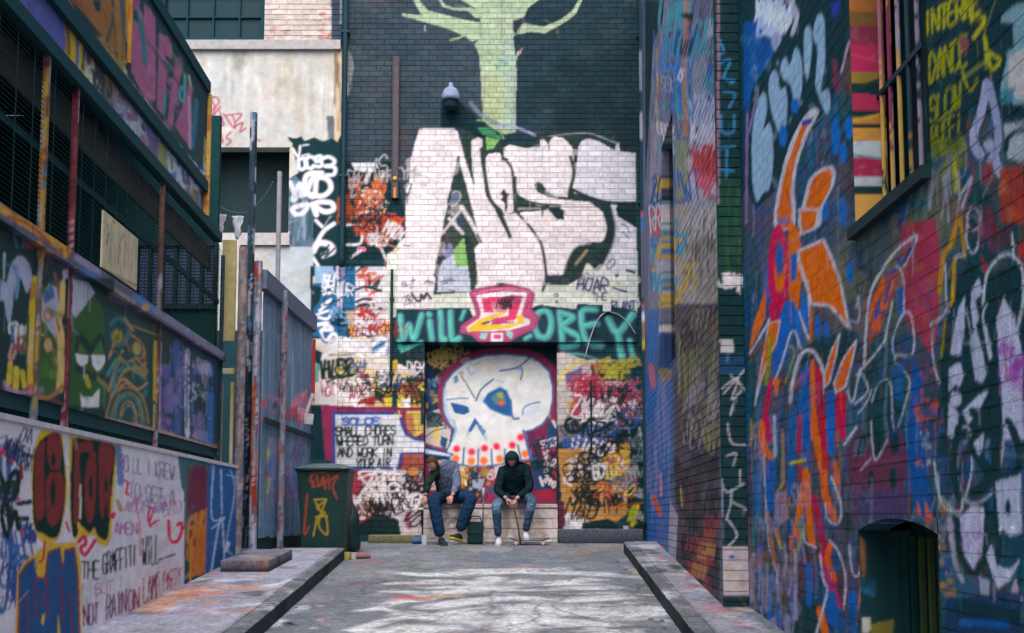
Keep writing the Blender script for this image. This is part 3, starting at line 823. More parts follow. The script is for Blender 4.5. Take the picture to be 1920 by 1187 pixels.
    c.rect(765, 498, 852, 562, 'e6dde4'); c.rect(785, 512, 835, 545, 'c84a70'); c.poly('690,500 740,500 720,555 680,540', '8fc9c9'); c.poly('880,480 930,500 920,550 880,520', '9cc8c8')
    # lintel shade painted dark under the band and the returns of the recess
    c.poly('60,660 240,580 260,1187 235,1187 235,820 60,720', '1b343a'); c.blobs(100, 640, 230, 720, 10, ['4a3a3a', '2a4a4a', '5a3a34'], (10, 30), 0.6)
    # right of the recess
    c.poly('1255,650 1300,640 1480,700 1700,700 1860,780 1860,930 1800,930 1800,1187 1255,1187', 'c9c0ba'); c.poly('1260,860 1300,760 1420,690 1540,710 1400,740 1330,800 1280,900', 'd9cb8c'); c.poly('1320,800 1450,760 1440,850 1320,880', '3a78a4'); c.poly('1510,740 1700,700 1800,760 1800,860 1520,860', '2c4238')
    c.tags(1540, 740, 1780, 880, 9, ['a8a03a', '24342e', 'c9c04a', '3c5a3c'], (60, 110), (12, 22)); c.poly('1520,880 1800,880 1800,930 1530,930', 'd5d2d4'); c.poly('1810,760 1910,740 1910,940 1810,930', '1c4450'); c.rect(1808, 930, 1910, 1150, '807d94'); c.drips(1815, 930, 1905, 960, 12, ['9c9ab0', '5c5a70', '6a6880'], (100, 200), (8, 18))
    c.tags(1290, 880, 1450, 1060, 9, ['a83850', 'b84058', '9c2f44'], (80, 130), (7, 12), 0.5); c.poly('1330,1020 1420,1000 1440,1080 1350,1090', 'd0a040'); c.tags(1520, 920, 1720, 1080, 10, ['a03c58', 'b06078', '2a3a4c'], (50, 100), (8, 16), 0.4); c.word('HUTZ', [(1650, 975), (1800, 975)], 50, '24304a', 14, 0.06)
    c.line('1410,820 1408,960', 'c05048', 12); c.tags(1280, 1060, 1760, 1187, 14, ['20302f', '2a3a3a', '16282a'], (40, 90), (7, 13), 0.6); c.tags(1560, 1040, 1780, 1120, 6, ['d08a90', 'e4d8dc'], (40, 70), (8, 12))
    c.z(730, 760, 4)
    c.poly('1255,0 1810,0 1810,260 1255,280', 'b9b0b2', 0.4); c.tags(1280, 40, 1760, 240, 26, ['1c2c2c', '24343c', '16262a', '2f4f8c', '8c3c50', 'd8d4d8'], (40, 90), (7, 14), 0.7)
    c.ell(1390, 150, 70, 60, 'a8a0a4', 0.0, '1c2c2c', 26); c.line('1620,210 1660,120 1740,90 1790,150', '1c2c2c', 24); c.poly('1300,250 1600,270 1560,330 1300,320', '34589c', 0.8)
    c.poly('1260,330 1800,280 1800,800 1700,880 1300,880 1280,500', 'bd8b4e'); c.blobs(1290, 330, 1780, 800, 40, ['c99c58', 'ad7c44', 'd0b080', '9c7444', 'd8c4a8'], (15, 50), 0.6)
    c.poly('1600,300 1640,280 1610,700 1580,700', 'd0a050'); c.poly('1500,340 1580,320 1580,560 1500,540', '2a5a78', 0.6); c.ell(1540, 470, 26, 60, '7fb0c0', 0.8)
    c.tags(1280, 400, 1520, 680, 15, ['22262c', '2f3238', 'd8d0cc', '3a2f34'], (40, 80), (6, 12), 0.6); c.tags(1620, 280, 1780, 720, 16, ['b0452f', '2c4a74', 'd0b83c', '3a2a34', 'e0dcdc', 'b03c50'], (40, 80), (8, 14), 0.7); c.poly('1690,560 1790,560 1770,720 1680,710', 'b9cad4', 0.8); c.ell(1730, 640, 36, 40, '3a6a8c', 0.8)
    c.poly('1800,150 1920,150 1920,980 1790,950 1780,700 1810,500', '18302e'); c.tags(1820, 200, 1900, 560, 6, ['6a7c88', 'a0aab0', '3a5a5a'], (60, 100), (8, 14), 0.5)
    c.line('1800,860 1830,770 1860,760 1820,900', 'b0b030', 30); c.line('1790,780 1850,880', '8fa030', 18); c.poly('1300,870 1460,850 1420,940 1310,930', 'c4c0c8'); c.tags(1310, 870, 1420, 920, 5, ['ece8ee', '3a4a4a'], (40, 60), (8, 14)); c.poly('1450,880 1640,850 1720,890 1700,930 1440,930', '1c3230')
    c.poly('1250,720 1310,720 1320,900 1255,940', '5f2f44'); c.line('1255,200 1250,1000', '18282c', 20)
    # pale strip seen left of the fence top
    c.z(0, 0, 1); c.rect(510, 464, 588, 640, 'b6bfc6'); c.blobs(515, 470, 585, 600, 14, ['c4ccd0', 'a4b0ba', 'bcbcb4'], (8, 24), 0.5); c.rect(583, 500, 588, 640, '24363c')
    c.rect(450, 436, 545, 462, 'c6c4c4')
paint_end_wall(cb)
cb.z(0, 0, 1)
for x0, y0, x1, y1, n, cols in ((1052, 735, 1165, 800, 9, ['a83450', 'b84058', 'c8a83c']), (1052, 740, 1160, 850, 13, ['15282c', '1c3034', '15282c', 'e4dee2']), (1052, 800, 1160, 850, 7, ['e4dee2', '2f559c', '15282c']), (1052, 870, 1110, 970, 12, ['1a2428', '22262c', 'e0d8d4', '1a2428', '8c3c34']), (1110, 850, 1165, 960, 14, ['b0452f', '24406c', 'd8c04c', '1f2428', 'e4dedc', '2a6a84'])):
    cb.tags(x0, y0 + 10, x1 - 12, y1, max(4, int(n * 0.6)), cols, (18, 36), (2.6, 4.0), 0.5, 1.0)
cb.tags(1176, 780, 1200, 980, 12, ['6a8088', '3a5a5a', 'a0a8ac'], (10, 24), (1.5, 2.5), 0.5)
cb.tags(670, 915, 770, 985, 13, ['1a2026', '242834', 'e8e2e6', '1a2026', '8c3144', 'e8e2e6'], (20, 40), (2.6, 4.2), 0.6, 1.0)
cb.tags(592, 680, 715, 755, 12, ['1c2c2a', 'ece6ea', '1c2c2a', '9c3440', '2f5f9c'], (14, 26), (2.0, 3), 0.4, 1.0)
cb.tags(590, 480, 640, 660, 7, ['dfe2ea', '16343b', '6c9cc4', '2a4a6c'], (12, 28), (2, 4), 0.6)
cb.tags(650, 340, 730, 640, 12, ['b8452c', '16323a', 'd8d4da', 'c87a5c', '8c3a34', 'a8a4ac'], (12, 30), (2, 4), 0.6)
cb.tags(740, 690, 785, 790, 8, ['3a3c2a', 'd9c85c', 'c494a0', 'e0dade', 'a8443c'], (8, 22), (1.5, 3), 0.6)
cb.tags(750, 520, 1190, 575, 10, ['5a5878', '8c8c98', '4a4460'], (6, 14), (1, 1.8), 0.4)
cb.smear(1100, (0.03, 0.16), (0.008, 0.02), 0.45); cb.wear(0.10, 0.06, 1.0, 0.2, 0.76, 0.3)

# the panel inside the recess, with the skull
FR_ = FB.shifted(-0.36)
ck = Canvas(FR_, np.arange(-1.7, 1.05, 0.012), np.arange(0.2, 3.3, 0.012), '20384a', 5)
def paint_skull(c):
    c.z(730, 500, 4)
    c.poly('235,560 1270,560 1270,700 235,700', '1a3238'); c.blobs(330, 620, 600, 760, 26, ['7a4a34', '9c6a3c', '4a3a3a', '2a4a4c'], (10, 34), 0.7); c.blobs(1000, 640, 1250, 800, 14, ['6a3c34', '3a3a40'], (10, 34), 0.6)  # strip along the top: shade of the lintel painted into the panel
    c.poly('270,720 350,720 365,800 340,900 350,1060 265,1030', '1f3a5c'); c.poly('265,900 350,920 345,1030 265,1010', '3a5f8c', 0.6); c.line('290,710 380,760 420,720 350,850', 'c98a6a', 20)
    ring = '385,980 400,860 460,770 570,690 720,640 870,632 1030,645 1140,690 1225,780 1250,900 1250,1010 1225,1130'
    c.z(730, 760, 4)
    c.poly('265,60 400,20 470,160 440,330 260,300', 'c2bcbc'); c.poly('270,40 400,60 400,160 280,170', '2a4a50', 0.9); c.poly('335,160 370,170 365,280 335,270', 'd9c034'); c.poly('390,230 440,250 420,330 380,300', '2c5470'); c.line('270,240 340,190 430,170', '4a3a34', 8); c.line('265,290 360,320 440,335', '8c3c5c', 20)
    c.poly('1010,200 1190,110 1260,60 1262,760 265,760 265,400 500,420 860,450', '7c2c4a')
    c.poly('1090,260 1160,240 1160,420 1110,400', '35324a', 0.8); c.poly('1140,330 1190,350 1240,460 1230,510 1180,480', 'd8c8cc', 1, 0, '8c3050', 16); c.poly('1180,140 1250,120 1260,330 1190,320', '24446c'); c.poly('1070,430 1140,400 1230,620 1090,640', '1f3f66'); c.poly('1100,650 1240,620 1230,700 1120,700', '93283c'); c.line('1130,540 1150,600', 'd0c0c8', 18); c.poly('1060,380 1110,380 1110,520 1060,480', '224a70', 0.8); c.line('1210,80 1250,160', 'd8d0d4', 20)
    c.poly('500,460 820,460 820,700 520,700', '8c2f4e'); c.poly('520,480 590,470 590,600 530,620', 'd0a838', 0.9); c.poly('590,500 680,500 690,620 600,640', 'a8b8c8', 0.7); c.ell(640, 520, 30, 36, '2a4a74'); c.ell(720, 510, 50, 30, '1e3050'); c.line('560,480 575,600', 'e8d8b0', 12); c.line('600,470 590,650', 'b03848', 10); c.poly('620,600 720,540 700,640 620,650', '8fa0b4', 0.8)
    c.z(730, 760, 4)
    c.blobs(1060, 240, 1250, 700, 22, ['1f3a5c', '16303c', '5a2440', '24486c', 'c4b8c0', '8c3050'], (12, 34), 0.8, 1.6)
    c.tags(1060, 300, 1220, 680, 14, ['16282f', 'd0c4cc', '2a5080', 'a03c58', '16282f'], (40, 80), (7, 11), 0.6, 0.95)
    c.blobs(270, 470, 830, 740, 30, ['1f3a5c', '6a2844', '2c4a60', '8c3c50', '3a2a3c', 'b08a3c', '16303c'], (14, 40), 0.8)
    c.tags(280, 480, 800, 730, 20, ['16282f', 'c8bcc4', '2a5080', 'c09a40', '9c3450'], (40, 80), (7, 12), 0.6, 0.95)
    c.z(730, 500, 4); c.blobs(260, 620, 400, 1180, 16, ['1a3440', '244a6c', '2c4c3c', '162c34', 'a88a4c'], (14, 36), 0.7, 1.4); c.tags(270, 700, 340, 1150, 8, ['16282f', '5f88b0', 'b09a50'], (40, 80), (6, 10), 0.5)
    c.z(730, 500, 4)
    c.line(ring, '8a3252', 46, 1, 1, 0.4); c.line('390,960 395,1060 440,1170 500,1220', '8a3252', 46)
    sk = '400,980 420,870 480,790 580,710 720,665 870,655 1020,670 1120,710 1200,790 1225,900 1225,1000 1200,1110 1150,1180 1080,1220 1010,1240 1040,1370 1062,1440 1000,1450 860,1470 780,1492 660,1495 560,1490 510,1480 440,1420 430,1380 470,1300 490,1225 450,1180 410,1100'
    c.poly(sk, 'd6d9d8', 1, 0, '3c6ca0', 14)
    c.blobs(560, 690, 1100, 860, 16, ['d9cfb8', 'd8d2c2', 'dccbb0'], (40, 90), 0.4, 0.6); c.blobs(450, 900, 1180, 1180, 16, ['dcdcdc', 'd0d8dc', 'dcd8d4'], (40, 90), 0.4)
    c.line('420,930 425,1060 460,1160', 'a9c4dc', 26, 0.7); c.line('480,1290 500,1220', '8ab0d4', 20, 0.7)
    c.poly('703,1010 740,950 830,903 880,930 910,1000 922,1125 860,1112 760,1070', '2d5d92', 1, 0, '5f90c0', 10); c.poly('760,980 830,930 870,960 880,1040 800,1040', '5a8478', 0.8); c.poly('800,950 850,940 850,990 810,980', 'b0a860', 0.6); c.dot(838, 1022, 20, 'dc5a34')
    c.poly('455,1018 520,1030 592,1050 602,1090 560,1112 490,1098', '2b5b97'); c.line('430,1000 500,990 590,985', '4878a8', 10); c.line('540,820 590,900 640,985', '4a5a6c', 10); c.line('650,1005 690,920 780,845', '46698c', 14); c.line('800,850 860,870', '7fa8cc', 10, 0.6); c.line('910,1000 925,1130 970,1138', '3c70a8', 16)
    c.line('830,782 930,765 985,740 1060,680', '40648c', 13); c.line('985,740 997,790 985,845', '40648c', 11); c.poly('940,770 985,745 992,785', '8ab0cc'); c.line('1000,1110 1010,1060 1060,1030 1130,1015', '6a94bc', 14); c.ell(1090, 1100, 70, 60, 'c4ccd8', 0.7); c.poly('480,830 510,810 520,860 490,880', '5f88b8'); c.ell(540, 800, 20, 18, 'a8a060', 0.7); c.line('590,760 610,810 635,790', '8a94bc', 14, 0.7); c.line('620,740 680,720', 'a8b4a0', 12, 0.6)
    c.z(730, 760, 4)
    c.poly('590,195 640,92 722,195 705,235 650,140 612,205', '2d60a0'); c.line('690,170 725,250', '7aa4d0', 22, 0.6); c.line('600,170 590,220', '6a98c8', 14, 0.6); c.line('480,110 500,180', '5f90c4', 18, 0.6)
    for x, y in ((505, 327), (618, 350), (715, 322), (805, 308), (922, 300), (985, 240)): c.dot(x, y, 42, 'eec4cc', 0.6); c.dot(x, y, 27, 'dc2f4c')
    for x, y in ((498, 400), (615, 418), (708, 415), (828, 403), (1020, 365)): c.dot(x, y, 40, 'efd0b8', 0.6); c.dot(x, y, 29, 'e87434')
    for p in ('560,320 552,450', '668,330 664,462', '765,330 772,450', '868,330 862,440', '965,300 985,400'): c.line(p, '356aa4', 14)
    c.line('1005,190 1040,320 1062,410', '3a62a0', 18)
    c.poly('255,320 480,368 445,385 255,362', 'd4d8e4', 1, 0, '2f5c9c', 10)
paint_skull(ck)
ck.z(730, 760, 4); ck.poly('255,320 480,368 445,385 255,362', 'd4d8e4', 1, 0, '2f5c9c', 10); ck.smear(120, (0.03, 0.12), (0.008, 0.02), 0.35); ck.wear(0.06, 0.04, 1.15, 0.12)
# ================================================================== the end wall as brickwork
def fb(px, py): return FB.uv(px, py)
def X(px): return (px - CX) / F_PX * D_END          # lateral position at the end wall
def ZB(py): return fb(960, py)[1]
UL, UR = fb(641, 300)[0] - 0.06, 2.10
rec_u0, rec_u1 = fb(795, 800)[0], fb(1045, 800)[0]
rec_v1 = ZB(643); ledge_v = ZB(945)
end_wall = thing('brick_wall', (0, D_END, 0), 'tall graffiti covered brick wall closing the end of the lane', 'wall')
lower_u0 = -3.25
v_split = ZB(505)
holes_e = [(rec_u0, rec_u1, -0.5, rec_v1)]
def step_e(u, v, vis): return (0.0155, 0.0155) if vis else (0.06, 0.04)
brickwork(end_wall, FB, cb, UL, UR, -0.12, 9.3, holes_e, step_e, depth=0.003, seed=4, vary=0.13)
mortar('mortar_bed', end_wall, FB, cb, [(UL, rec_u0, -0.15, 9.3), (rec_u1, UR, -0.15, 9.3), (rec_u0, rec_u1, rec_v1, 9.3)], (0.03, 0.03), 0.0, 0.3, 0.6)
# recess: back panel, jambs, soffit, ledge of white bricks
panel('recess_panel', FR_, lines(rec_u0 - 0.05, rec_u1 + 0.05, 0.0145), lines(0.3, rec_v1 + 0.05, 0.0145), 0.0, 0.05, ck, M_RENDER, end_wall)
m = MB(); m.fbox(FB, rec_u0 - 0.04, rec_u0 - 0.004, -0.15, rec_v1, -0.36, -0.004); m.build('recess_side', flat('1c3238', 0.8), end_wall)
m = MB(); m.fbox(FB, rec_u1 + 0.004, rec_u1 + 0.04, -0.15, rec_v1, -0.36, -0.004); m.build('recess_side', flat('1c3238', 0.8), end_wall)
# the band (beam) with teal lettering stands a little proud
bu0, bu1 = fb(742, 600)[0], fb(1193, 600)[0]
bv0, bv1 = ZB(642), ZB(582)
panel('lintel', FB, lines(bu0, bu1, 0.0145), lines(bv0, bv1, 0.0145), 0.055, 0.34, cb, M_RENDER, end_wall)
# ledge under the recess
cw = Canvas(FB, np.arange(-1.6, 1.0, 0.02), np.arange(-0.3, 0.8, 0.02), 'cfc6c4', 8)
cw.z(730, 760, 4); cw.blobs(380, 740, 1230, 1010, 40, ['e0dadc', 'cfc6c8', 'd0b89c', 'e8e2e4', 'ccb49c'], (15, 40), 0.6); cw.blobs(380, 800, 640, 960, 14, ['8a8a84', 'b0936c'], (12, 30), 0.6); cw.tags(300, 800, 1200, 1000, 26, ['8a7c74', 'b08a5c', '6a6a70', 'e8e4e8', '5a5058'], (20, 50), (4, 8), 0.5, 0.6); cw.drips(280, 760, 1230, 900, 40, ['8a8480', '6a645c', 'e4e0e2', 'a89070'], (40, 140), (5, 12), 0.5); cw.wear(0.14, 0.08)
led = mesh_obj('ledge', *(lambda V_, F_, C_: (V_, F_.tolist(), M_RENDER, end_wall, C_ * 0.8))(*slab(FB, lines(rec_u0, rec_u1, 0.05), lines(-0.1, ledge_v - 0.06, 0.05), -0.02, 0.33, cw)))
rr = random.Random(5)
row = 0; v = -0.1
while v < ledge_v - 0.1:
    u = rec_u0 - (row % 2) * 0.2
    while u < rec_u1:
        a, b = max(u, rec_u0 + 0.004), min(u + 0.39, rec_u1 - 0.004)
        if b - a > 0.05:
            V_, F_, C_ = slab(FB, lines(a, b, 0.03), lines(v, min(v + 0.142, ledge_v - 0.062), 0.03), rr.uniform(-0.008, -0.003), 0.03, cw)
            mesh_obj('block', V_, F_, M_BRICK, led, C_ * rr.uniform(0.9, 1.06), origin=V_.mean(0))
        u += 0.402
    v += 0.154; row += 1
m = MB(); m.box(((rec_u0 + rec_u1) / 2, D_END + 0.17, ledge_v - 0.03), (rec_u1 - rec_u0 - 0.004, 0.37, 0.06), bev=0.008); m.build('ledge_cap', flat('b4acb0', 0.8), led)

# ================================================================== rendered house on the left of it
FH = FB.shifted(0.05)
house = thing('rendered_house', (-4.6, D_END, 0), 'pale rendered house wall with large dark window and square dark opening', 'building')
cb.f = FH
win_u0, win_u1, win_v0 = fb(300, 40)[0], fb(497, 40)[0], ZB(77)
op_u0, op_u1, op_v0, op_v1 = fb(380, 350)[0], fb(543, 350)[0], ZB(438), ZB(278)
hu0, hu1 = -7.3, fb(641, 200)[0]
st = 0.016
sill_top, sill_bot = ZB(80), ZB(97)
def hp(name, u0, u1, v0, v1, n=0.0, th=0.25):
    return panel(name, FH, lines(u0, u1, st), lines(v0, v1, st), n, th, cb, M_RENDER, house)
hp('wall', hu0, op_u0, -0.15, sill_bot); hp('wall', op_u1, hu1, -0.15, sill_bot); hp('wall', op_u0, op_u1, -0.15, op_v0); hp('wall', op_u0, op_u1, op_v1, sill_bot)
m = MB(); m.fbox(FH, hu0, hu1 - 0.02, sill_bot, sill_top, -0.2, 0.07); m.build('string_course', flat('aaa8a8', 0.8), house)
# thinly painted bricks beside the window
r5 = random.Random(9); v = sill_top + 0.012; row = 0
pier = mesh_obj('pier', *(lambda V_, F_, C_: (V_, F_.tolist(), M_RENDER, house, C_ * 0.85))(*slab(FH, lines(win_u1, hu1, 0.04), lines(sill_top, 9.3, 0.04), -0.006, 0.25, cb)))
while v < 9.2:
    u = win_u1 - (row % 2) * 0.121
    while u < hu1:
        a, b = max(u, win_u1 + 0.003), min(u + BW, hu1)
        if b - a > 0.03:
            V_, F_, C_ = slab(FH, lines(a, b, 0.018), lines(v, v + BH, 0.018), r5.uniform(0.002, 0.006), 0.02, cb)
            mesh_obj('brick', V_, F_, M_BRICK, pier, C_ * r5.uniform(0.85, 1.06), origin=V_.mean(0))
        u += BW + JT
    v += BH + JT; row += 1
hp('wall', hu0, win_u0, sill_top, 9.3)
# window: frame, glazing bars, panes
wn = MB()
fr_m = flat('12404a', 0.7)
wn.fbox(FH, win_u0, win_u1, sill_top, sill_top + 0.09, -0.16, -0.06).fbox(FH, win_u1 - 0.07, win_u1, sill_top + 0.09, 9.3, -0.16, -0.06).fbox(FH, win_u0, win_u0 + 0.07, sill_top + 0.09, 9.3, -0.16, -0.06)
win = wn.build('window', fr_m, house)
nb = 4
for i in range(1, nb):
    u = win_u0 + (win_u1 - win_u0) * i / nb
    MB().fbox(FH, u - 0.012, u + 0.012, sill_top + 0.09, 9.3, -0.145, -0.1).build('glazing_bar', fr_m, win)
for j in range(1, 4):
    vv = sill_top + 0.09 + j * 0.36
    MB().fbox(FH, win_u0 + 0.07, win_u1 - 0.07, vv - 0.01, vv + 0.01, -0.142, -0.104).build('glazing_bar', fr_m, win)
MB().fbox(FH, win_u0, win_u1, sill_top, 9.3, -0.2, -0.15).build('pane', M_GLASS, win)
# the square opening: a dark room behind
m = MB()
dk = flat('0d2a2e', 0.9)
m.fbox(FH, op_u0 - 0.1, op_u1 + 0.1, op_v0 - 0.1, op_v1 + 0.1, -1.4, -1.3); m.fbox(FH, op_u0 - 0.1, op_u0 - 0.005, op_v0 - 0.1, op_v1 + 0.1, -1.3, -0.24); m.fbox(FH, op_u1 + 0.005, op_u1 + 0.1, op_v0 - 0.1, op_v1 + 0.1, -1.3, -0.24)
m.fbox(FH, op_u0, op_u1, op_v1 + 0.005, op_v1 + 0.1, -1.3, -0.24); m.fbox(FH, op_u0, op_u1, op_v0 - 0.1, op_v0 - 0.005, -1.3, -0.24)
m.build('opening_lining', dk, house)
m = MB(); m.fbox(FH, fb(452, 440)[0], fb(545, 440)[0], ZB(462), ZB(440), -0.1, 0.06); m.build('opening_sill', flat('b8b4b2', 0.8), house)
cb.f = FB
MB().box((0, D_END + 3, 4.5), (16, 5.2, 9.8)).build('building_core', flat('2a3a3e', 0.9), end_wall)

# ================================================================== lane surface, kerbs, pavements
road_c = Canvas(FG, np.arange(-4.2, 3.2, 0.018), np.arange(-14, 0.15, 0.03), '70757e', 6)
def paint_road(c):
    c.z(0, 0, 1)
    c.blobs(480, 1015, 1300, 1187, 160, ['858890', '6e7480', '91939c', '767a80', '8f8c96', '6a7078'], (10, 60), 0.5, 0.25)
    c.blobs(560, 1015, 1200, 1080, 60, ['9c9cac', '8a7c88', '7f8ca0', '9aa08c', 'a0949c', '6a7c9c'], (6, 40), 0.5, 0.25)
    c.z(280, 980, 1.684)
    WH = 'd6d4dc'
    for p, wd in (('880,165 1010,160 1180,155 1420,162', 12), ('900,185 1050,188 1080,175', 11), ('1040,200 1150,205 1180,185 1240,195 1380,180', 11), ('830,245 1000,215 1200,210 1460,205', 12), ('900,265 1100,240 1300,245 1480,235', 16), ('820,290 920,300 1000,280 1180,270', 18), ('1190,300 1240,275 1400,285 1560,270 1600,285 1480,300', 20), ('830,335 960,330 1000,300', 24), ('1150,345 1180,310 1400,320 1480,345', 22), ('650,338 800,300 930,295', 10), ('700,345 880,345', 18), ('1000,150 1300,148', 8), ('720,270 780,250', 8)):
        c.line(p, WH, wd, 0.9)
    for i in range(70):
        x, y = c.r.uniform(620, 1500), c.r.uniform(150, 345)
        q = [(x, y), (x + c.r.uniform(20, 90), y + c.r.uniform(-5, 5)), (x + c.r.uniform(40, 190), y + c.r.uniform(-9, 9))]
        c.line(q, c.r.choice(['d8d6de', 'c4c4ce', '5c626e', 'dcdae2', '50565e', 'b0b0bc']), c.r.uniform(3, 9), c.r.uniform(0.35, 0.8))
    c.line('800,238 870,235 960,230', 'd0a050', 9, 0.8); c.line('790,232 860,242', 'b04468', 9, 0.8); c.line('620,200 900,195', 'a8626c', 5, 0.5); c.line('660,130 720,122', 'b06a6c', 8, 0.4); c.line('1150,120 1250,118', '4a6aa0', 6, 0.6); c.line('1330,100 1480,70', 'b08a5c', 6, 0.4); c.line('470,300 620,290', '5a5f68', 5, 0.5)
    c.blobs(560, 100, 1550, 345, 90, ['a8a8b4', '5f6670', 'b0a0a8', '6a7898', '98a088'], (4, 22), 0.4, 0.3)
paint_road(road_c)
road_c.z(0, 0, 1)
for i in range(1500):
    u, v = road_c.r.uniform(-3.4, 2.2), road_c.r.uniform(-10.5, 0.1)
    q = [(u, v), (u + road_c.r.uniform(-0.16, 0.16), v + road_c.r.uniform(-0.12, 0.12)), (u + road_c.r.uniform(-0.3, 0.3), v + road_c.r.uniform(-0.2, 0.2))]
    road_c.line_uv(cat(q, False, 3), road_c.r.choice(['5c626c', '6a6f78', '9a9ca6', 'a8a4ac', '545a62', '7c7484', '8a8f84', '7484a0', 'a08890']), road_c.r.uniform(0.015, 0.09), road_c.r.uniform(0.15, 0.5), 0.6)
def paint_pavements(c):
    c.z(280, 980, 1.684)
    c.poly('-900,1100 -200,349 30,349 300,140 600,85 640,80 300,349 -100,700 -500,1100', 'a3a0b4')
    c.blobs(-150, 130, 560, 345, 150, ['c4c2d2', '8488a0', 'b8a8b4', 'aab4c6', '8c88a4', 'd4d2dc', 'a0a8a4', 'c4a498', '70788c'], (6, 30), 0.6, 0.3)
    for i in range(60):
        x, y = c.r.uniform(-60, 420), c.r.uniform(170, 345)
        q = [(x, y), (x + c.r.uniform(10, 60), y - c.r.uniform(-6, 8)), (x + c.r.uniform(20, 110), y + c.r.uniform(-10, 10)), (x + c.r.uniform(0, 60), y + c.r.uniform(0, 14))]
        c.line(q, c.r.choice(['d8d6e0', '6c7490', 'b490a4', 'c8ccd8', '5c6478', 'c49484', '9c9cb4', '343f4a']), c.r.uniform(2, 7), 0.75)
    c.line('10,330 140,260 330,255', 'cf9478', 12, 0.8); c.line('20,345 300,330', 'b0788a', 8, 0.6); c.line('120,290 160,270 230,275', 'cf8a68', 8, 0.7)
    c.poly('1490,80 1560,50 1900,349 2300,700 2100,700 1740,349', '9290a0')
    c.blobs(1490, 60, 1900, 345, 150, ['b0aebc', '78808c', '9c8c98', 'bcbac4', '8f988c', '6a748c', 'c4c2cc'], (5, 22), 0.6, 0.3); c.blobs(1700, 290, 1900, 345, 24, ['a8606c', 'b07a7c', '8c4c5c', 'c08a8c'], (8, 30), 0.6, 0.3)
    for i in range(60):
        x = c.r.uniform(1500, 1860); y = 75 + (x - 1500) * 0.72 + c.r.uniform(-10, 60)
        c.line([(x, y), (x + c.r.uniform(5, 40), y + c.r.uniform(-6, 8)), (x + c.r.uniform(10, 60), y + c.r.uniform(0, 20))], c.r.choice(['c8c6d0', '5c6474', 'a87884', '7c8c9c', 'b8a890', '3a464c']), c.r.uniform(2, 6), 0.7)
for i in range(14):                                        # cracks and old trench edges
    u, v = road_c.r.uniform(-1.9, 1.3), road_c.r.uniform(-9.5, -0.5); q = [(u, v)]; a = road_c.r.uniform(0, 6.28)
    for k in range(9):
        a += road_c.r.uniform(-0.6, 0.6); q.append((q[-1][0] + 0.16 * math.cos(a), q[-1][1] + 0.22 * math.sin(a)))
    road_c.line_uv(np.array(q), '3a4046', 0.022, 0.8, 0.3)
for i in range(160): 
    u, v = road_c.r.uniform(-2, 1.4), road_c.r.uniform(-9.8, 0); road_c.line_uv(np.array([(u, v), (u + 0.01, v + 0.012)]), road_c.r.choice(['3c4248', 'b4b4bc', '4a4e54']), road_c.r.uniform(0.02, 0.05), 0.7, 0.4)
paint_pavements(road_c)
road_c.a *= np.array([0.96, 1.02, 1.0])
road_c.wear(0.2, 0.2, 1.0, 0.8, 0.66)
def gsheet(name, u, v, n0, th, mat_, kind='structure', parent=None):
    o = panel(name, FG, u, v, n0, th, road_c, mat_, parent)
    if kind and not parent: tag(o, kind=kind)
    return o
g = MB(); g.v = []; 
gr = mesh_obj('ground', [FG.P(-60, -80, -0.02), FG.P(60, -80, -0.02), FG.P(60, 0.5, -0.02), FG.P(-60, 0.5, -0.02), (60, 80, 0), (-60, 80, 0)], [[0, 1, 2, 3], [3, 2, 4, 5]], flat('4a4f56', 0.9))
tag(gr, kind='structure')
road_o = gsheet('road', lines(-3.6, 2.35, 0.021), np.concatenate([lines(-28, -14, 0.5)[:-1], lines(-14, 0.02, 0.033)]), 0.0, 0.015, M_ROAD)
# kerb lines follow the two sides: (x at y) from the measured edges
def kerb_l(y): return -1.70 - 0.0325 * y
def kerb_r(y): return 1.11 + 0.0275 * y
def wall_l(y): return -2.80 + LK * y
KH = 0.15
def strip(name, xa, xb, y0, y1, h, mat_, n=3, step=0.05):
    """a raised strip between two side lines, painted"""
    ys = lines(y0, y1, step); cols_ = np.linspace(0, 1, n + 1)
    U = np.array([[xa(y) * (1 - k) + xb(y) * k for k in cols_] for y in ys])
    Vv = (ys - D_END) * math.hypot(1, SLOPE)
    idx = np.arange(U.size).reshape(U.shape)
    P = FG.P(U, np.repeat(Vv[:, None], U.shape[1], 1), np.full(U.shape, h)).reshape(-1, 3)
    C = road_c.sample(U.ravel(), np.repeat(Vv[:, None], U.shape[1], 1).ravel())
    q = np.stack([idx[:-1, :-1], idx[:-1, 1:], idx[1:, 1:], idx[1:, :-1]], -1).reshape(-1, 4)
    ring = np.concatenate([idx[0, :-1], idx[:-1, -1], idx[-1, :0:-1], idx[:0:-1, 0]])
    B = P[ring] - FG.N * (h + 0.01); k = len(P); j = np.arange(len(ring)); jn = (j + 1) % len(ring)
    sd = np.stack([ring[j], k + j, k + jn, ring[jn]], -1)
    o = mesh_obj(name, np.vstack([P, B]), np.vstack([q, sd]), mat_, None, np.vstack([C, C[ring]]))
    return tag(o, kind='structure')
pav_l = strip('pavement_left', lambda y: wall_l(y) - 0.7, lambda y: kerb_l(y) - 0.145, -8, 15.6, KH, M_ROAD, 30)
pav_r = strip('pavement_right', lambda y: kerb_r(y) + 0.145, lambda y: 2.2, -8, 16.6, KH, M_ROAD, 16)
ck_rand = random.Random(3)
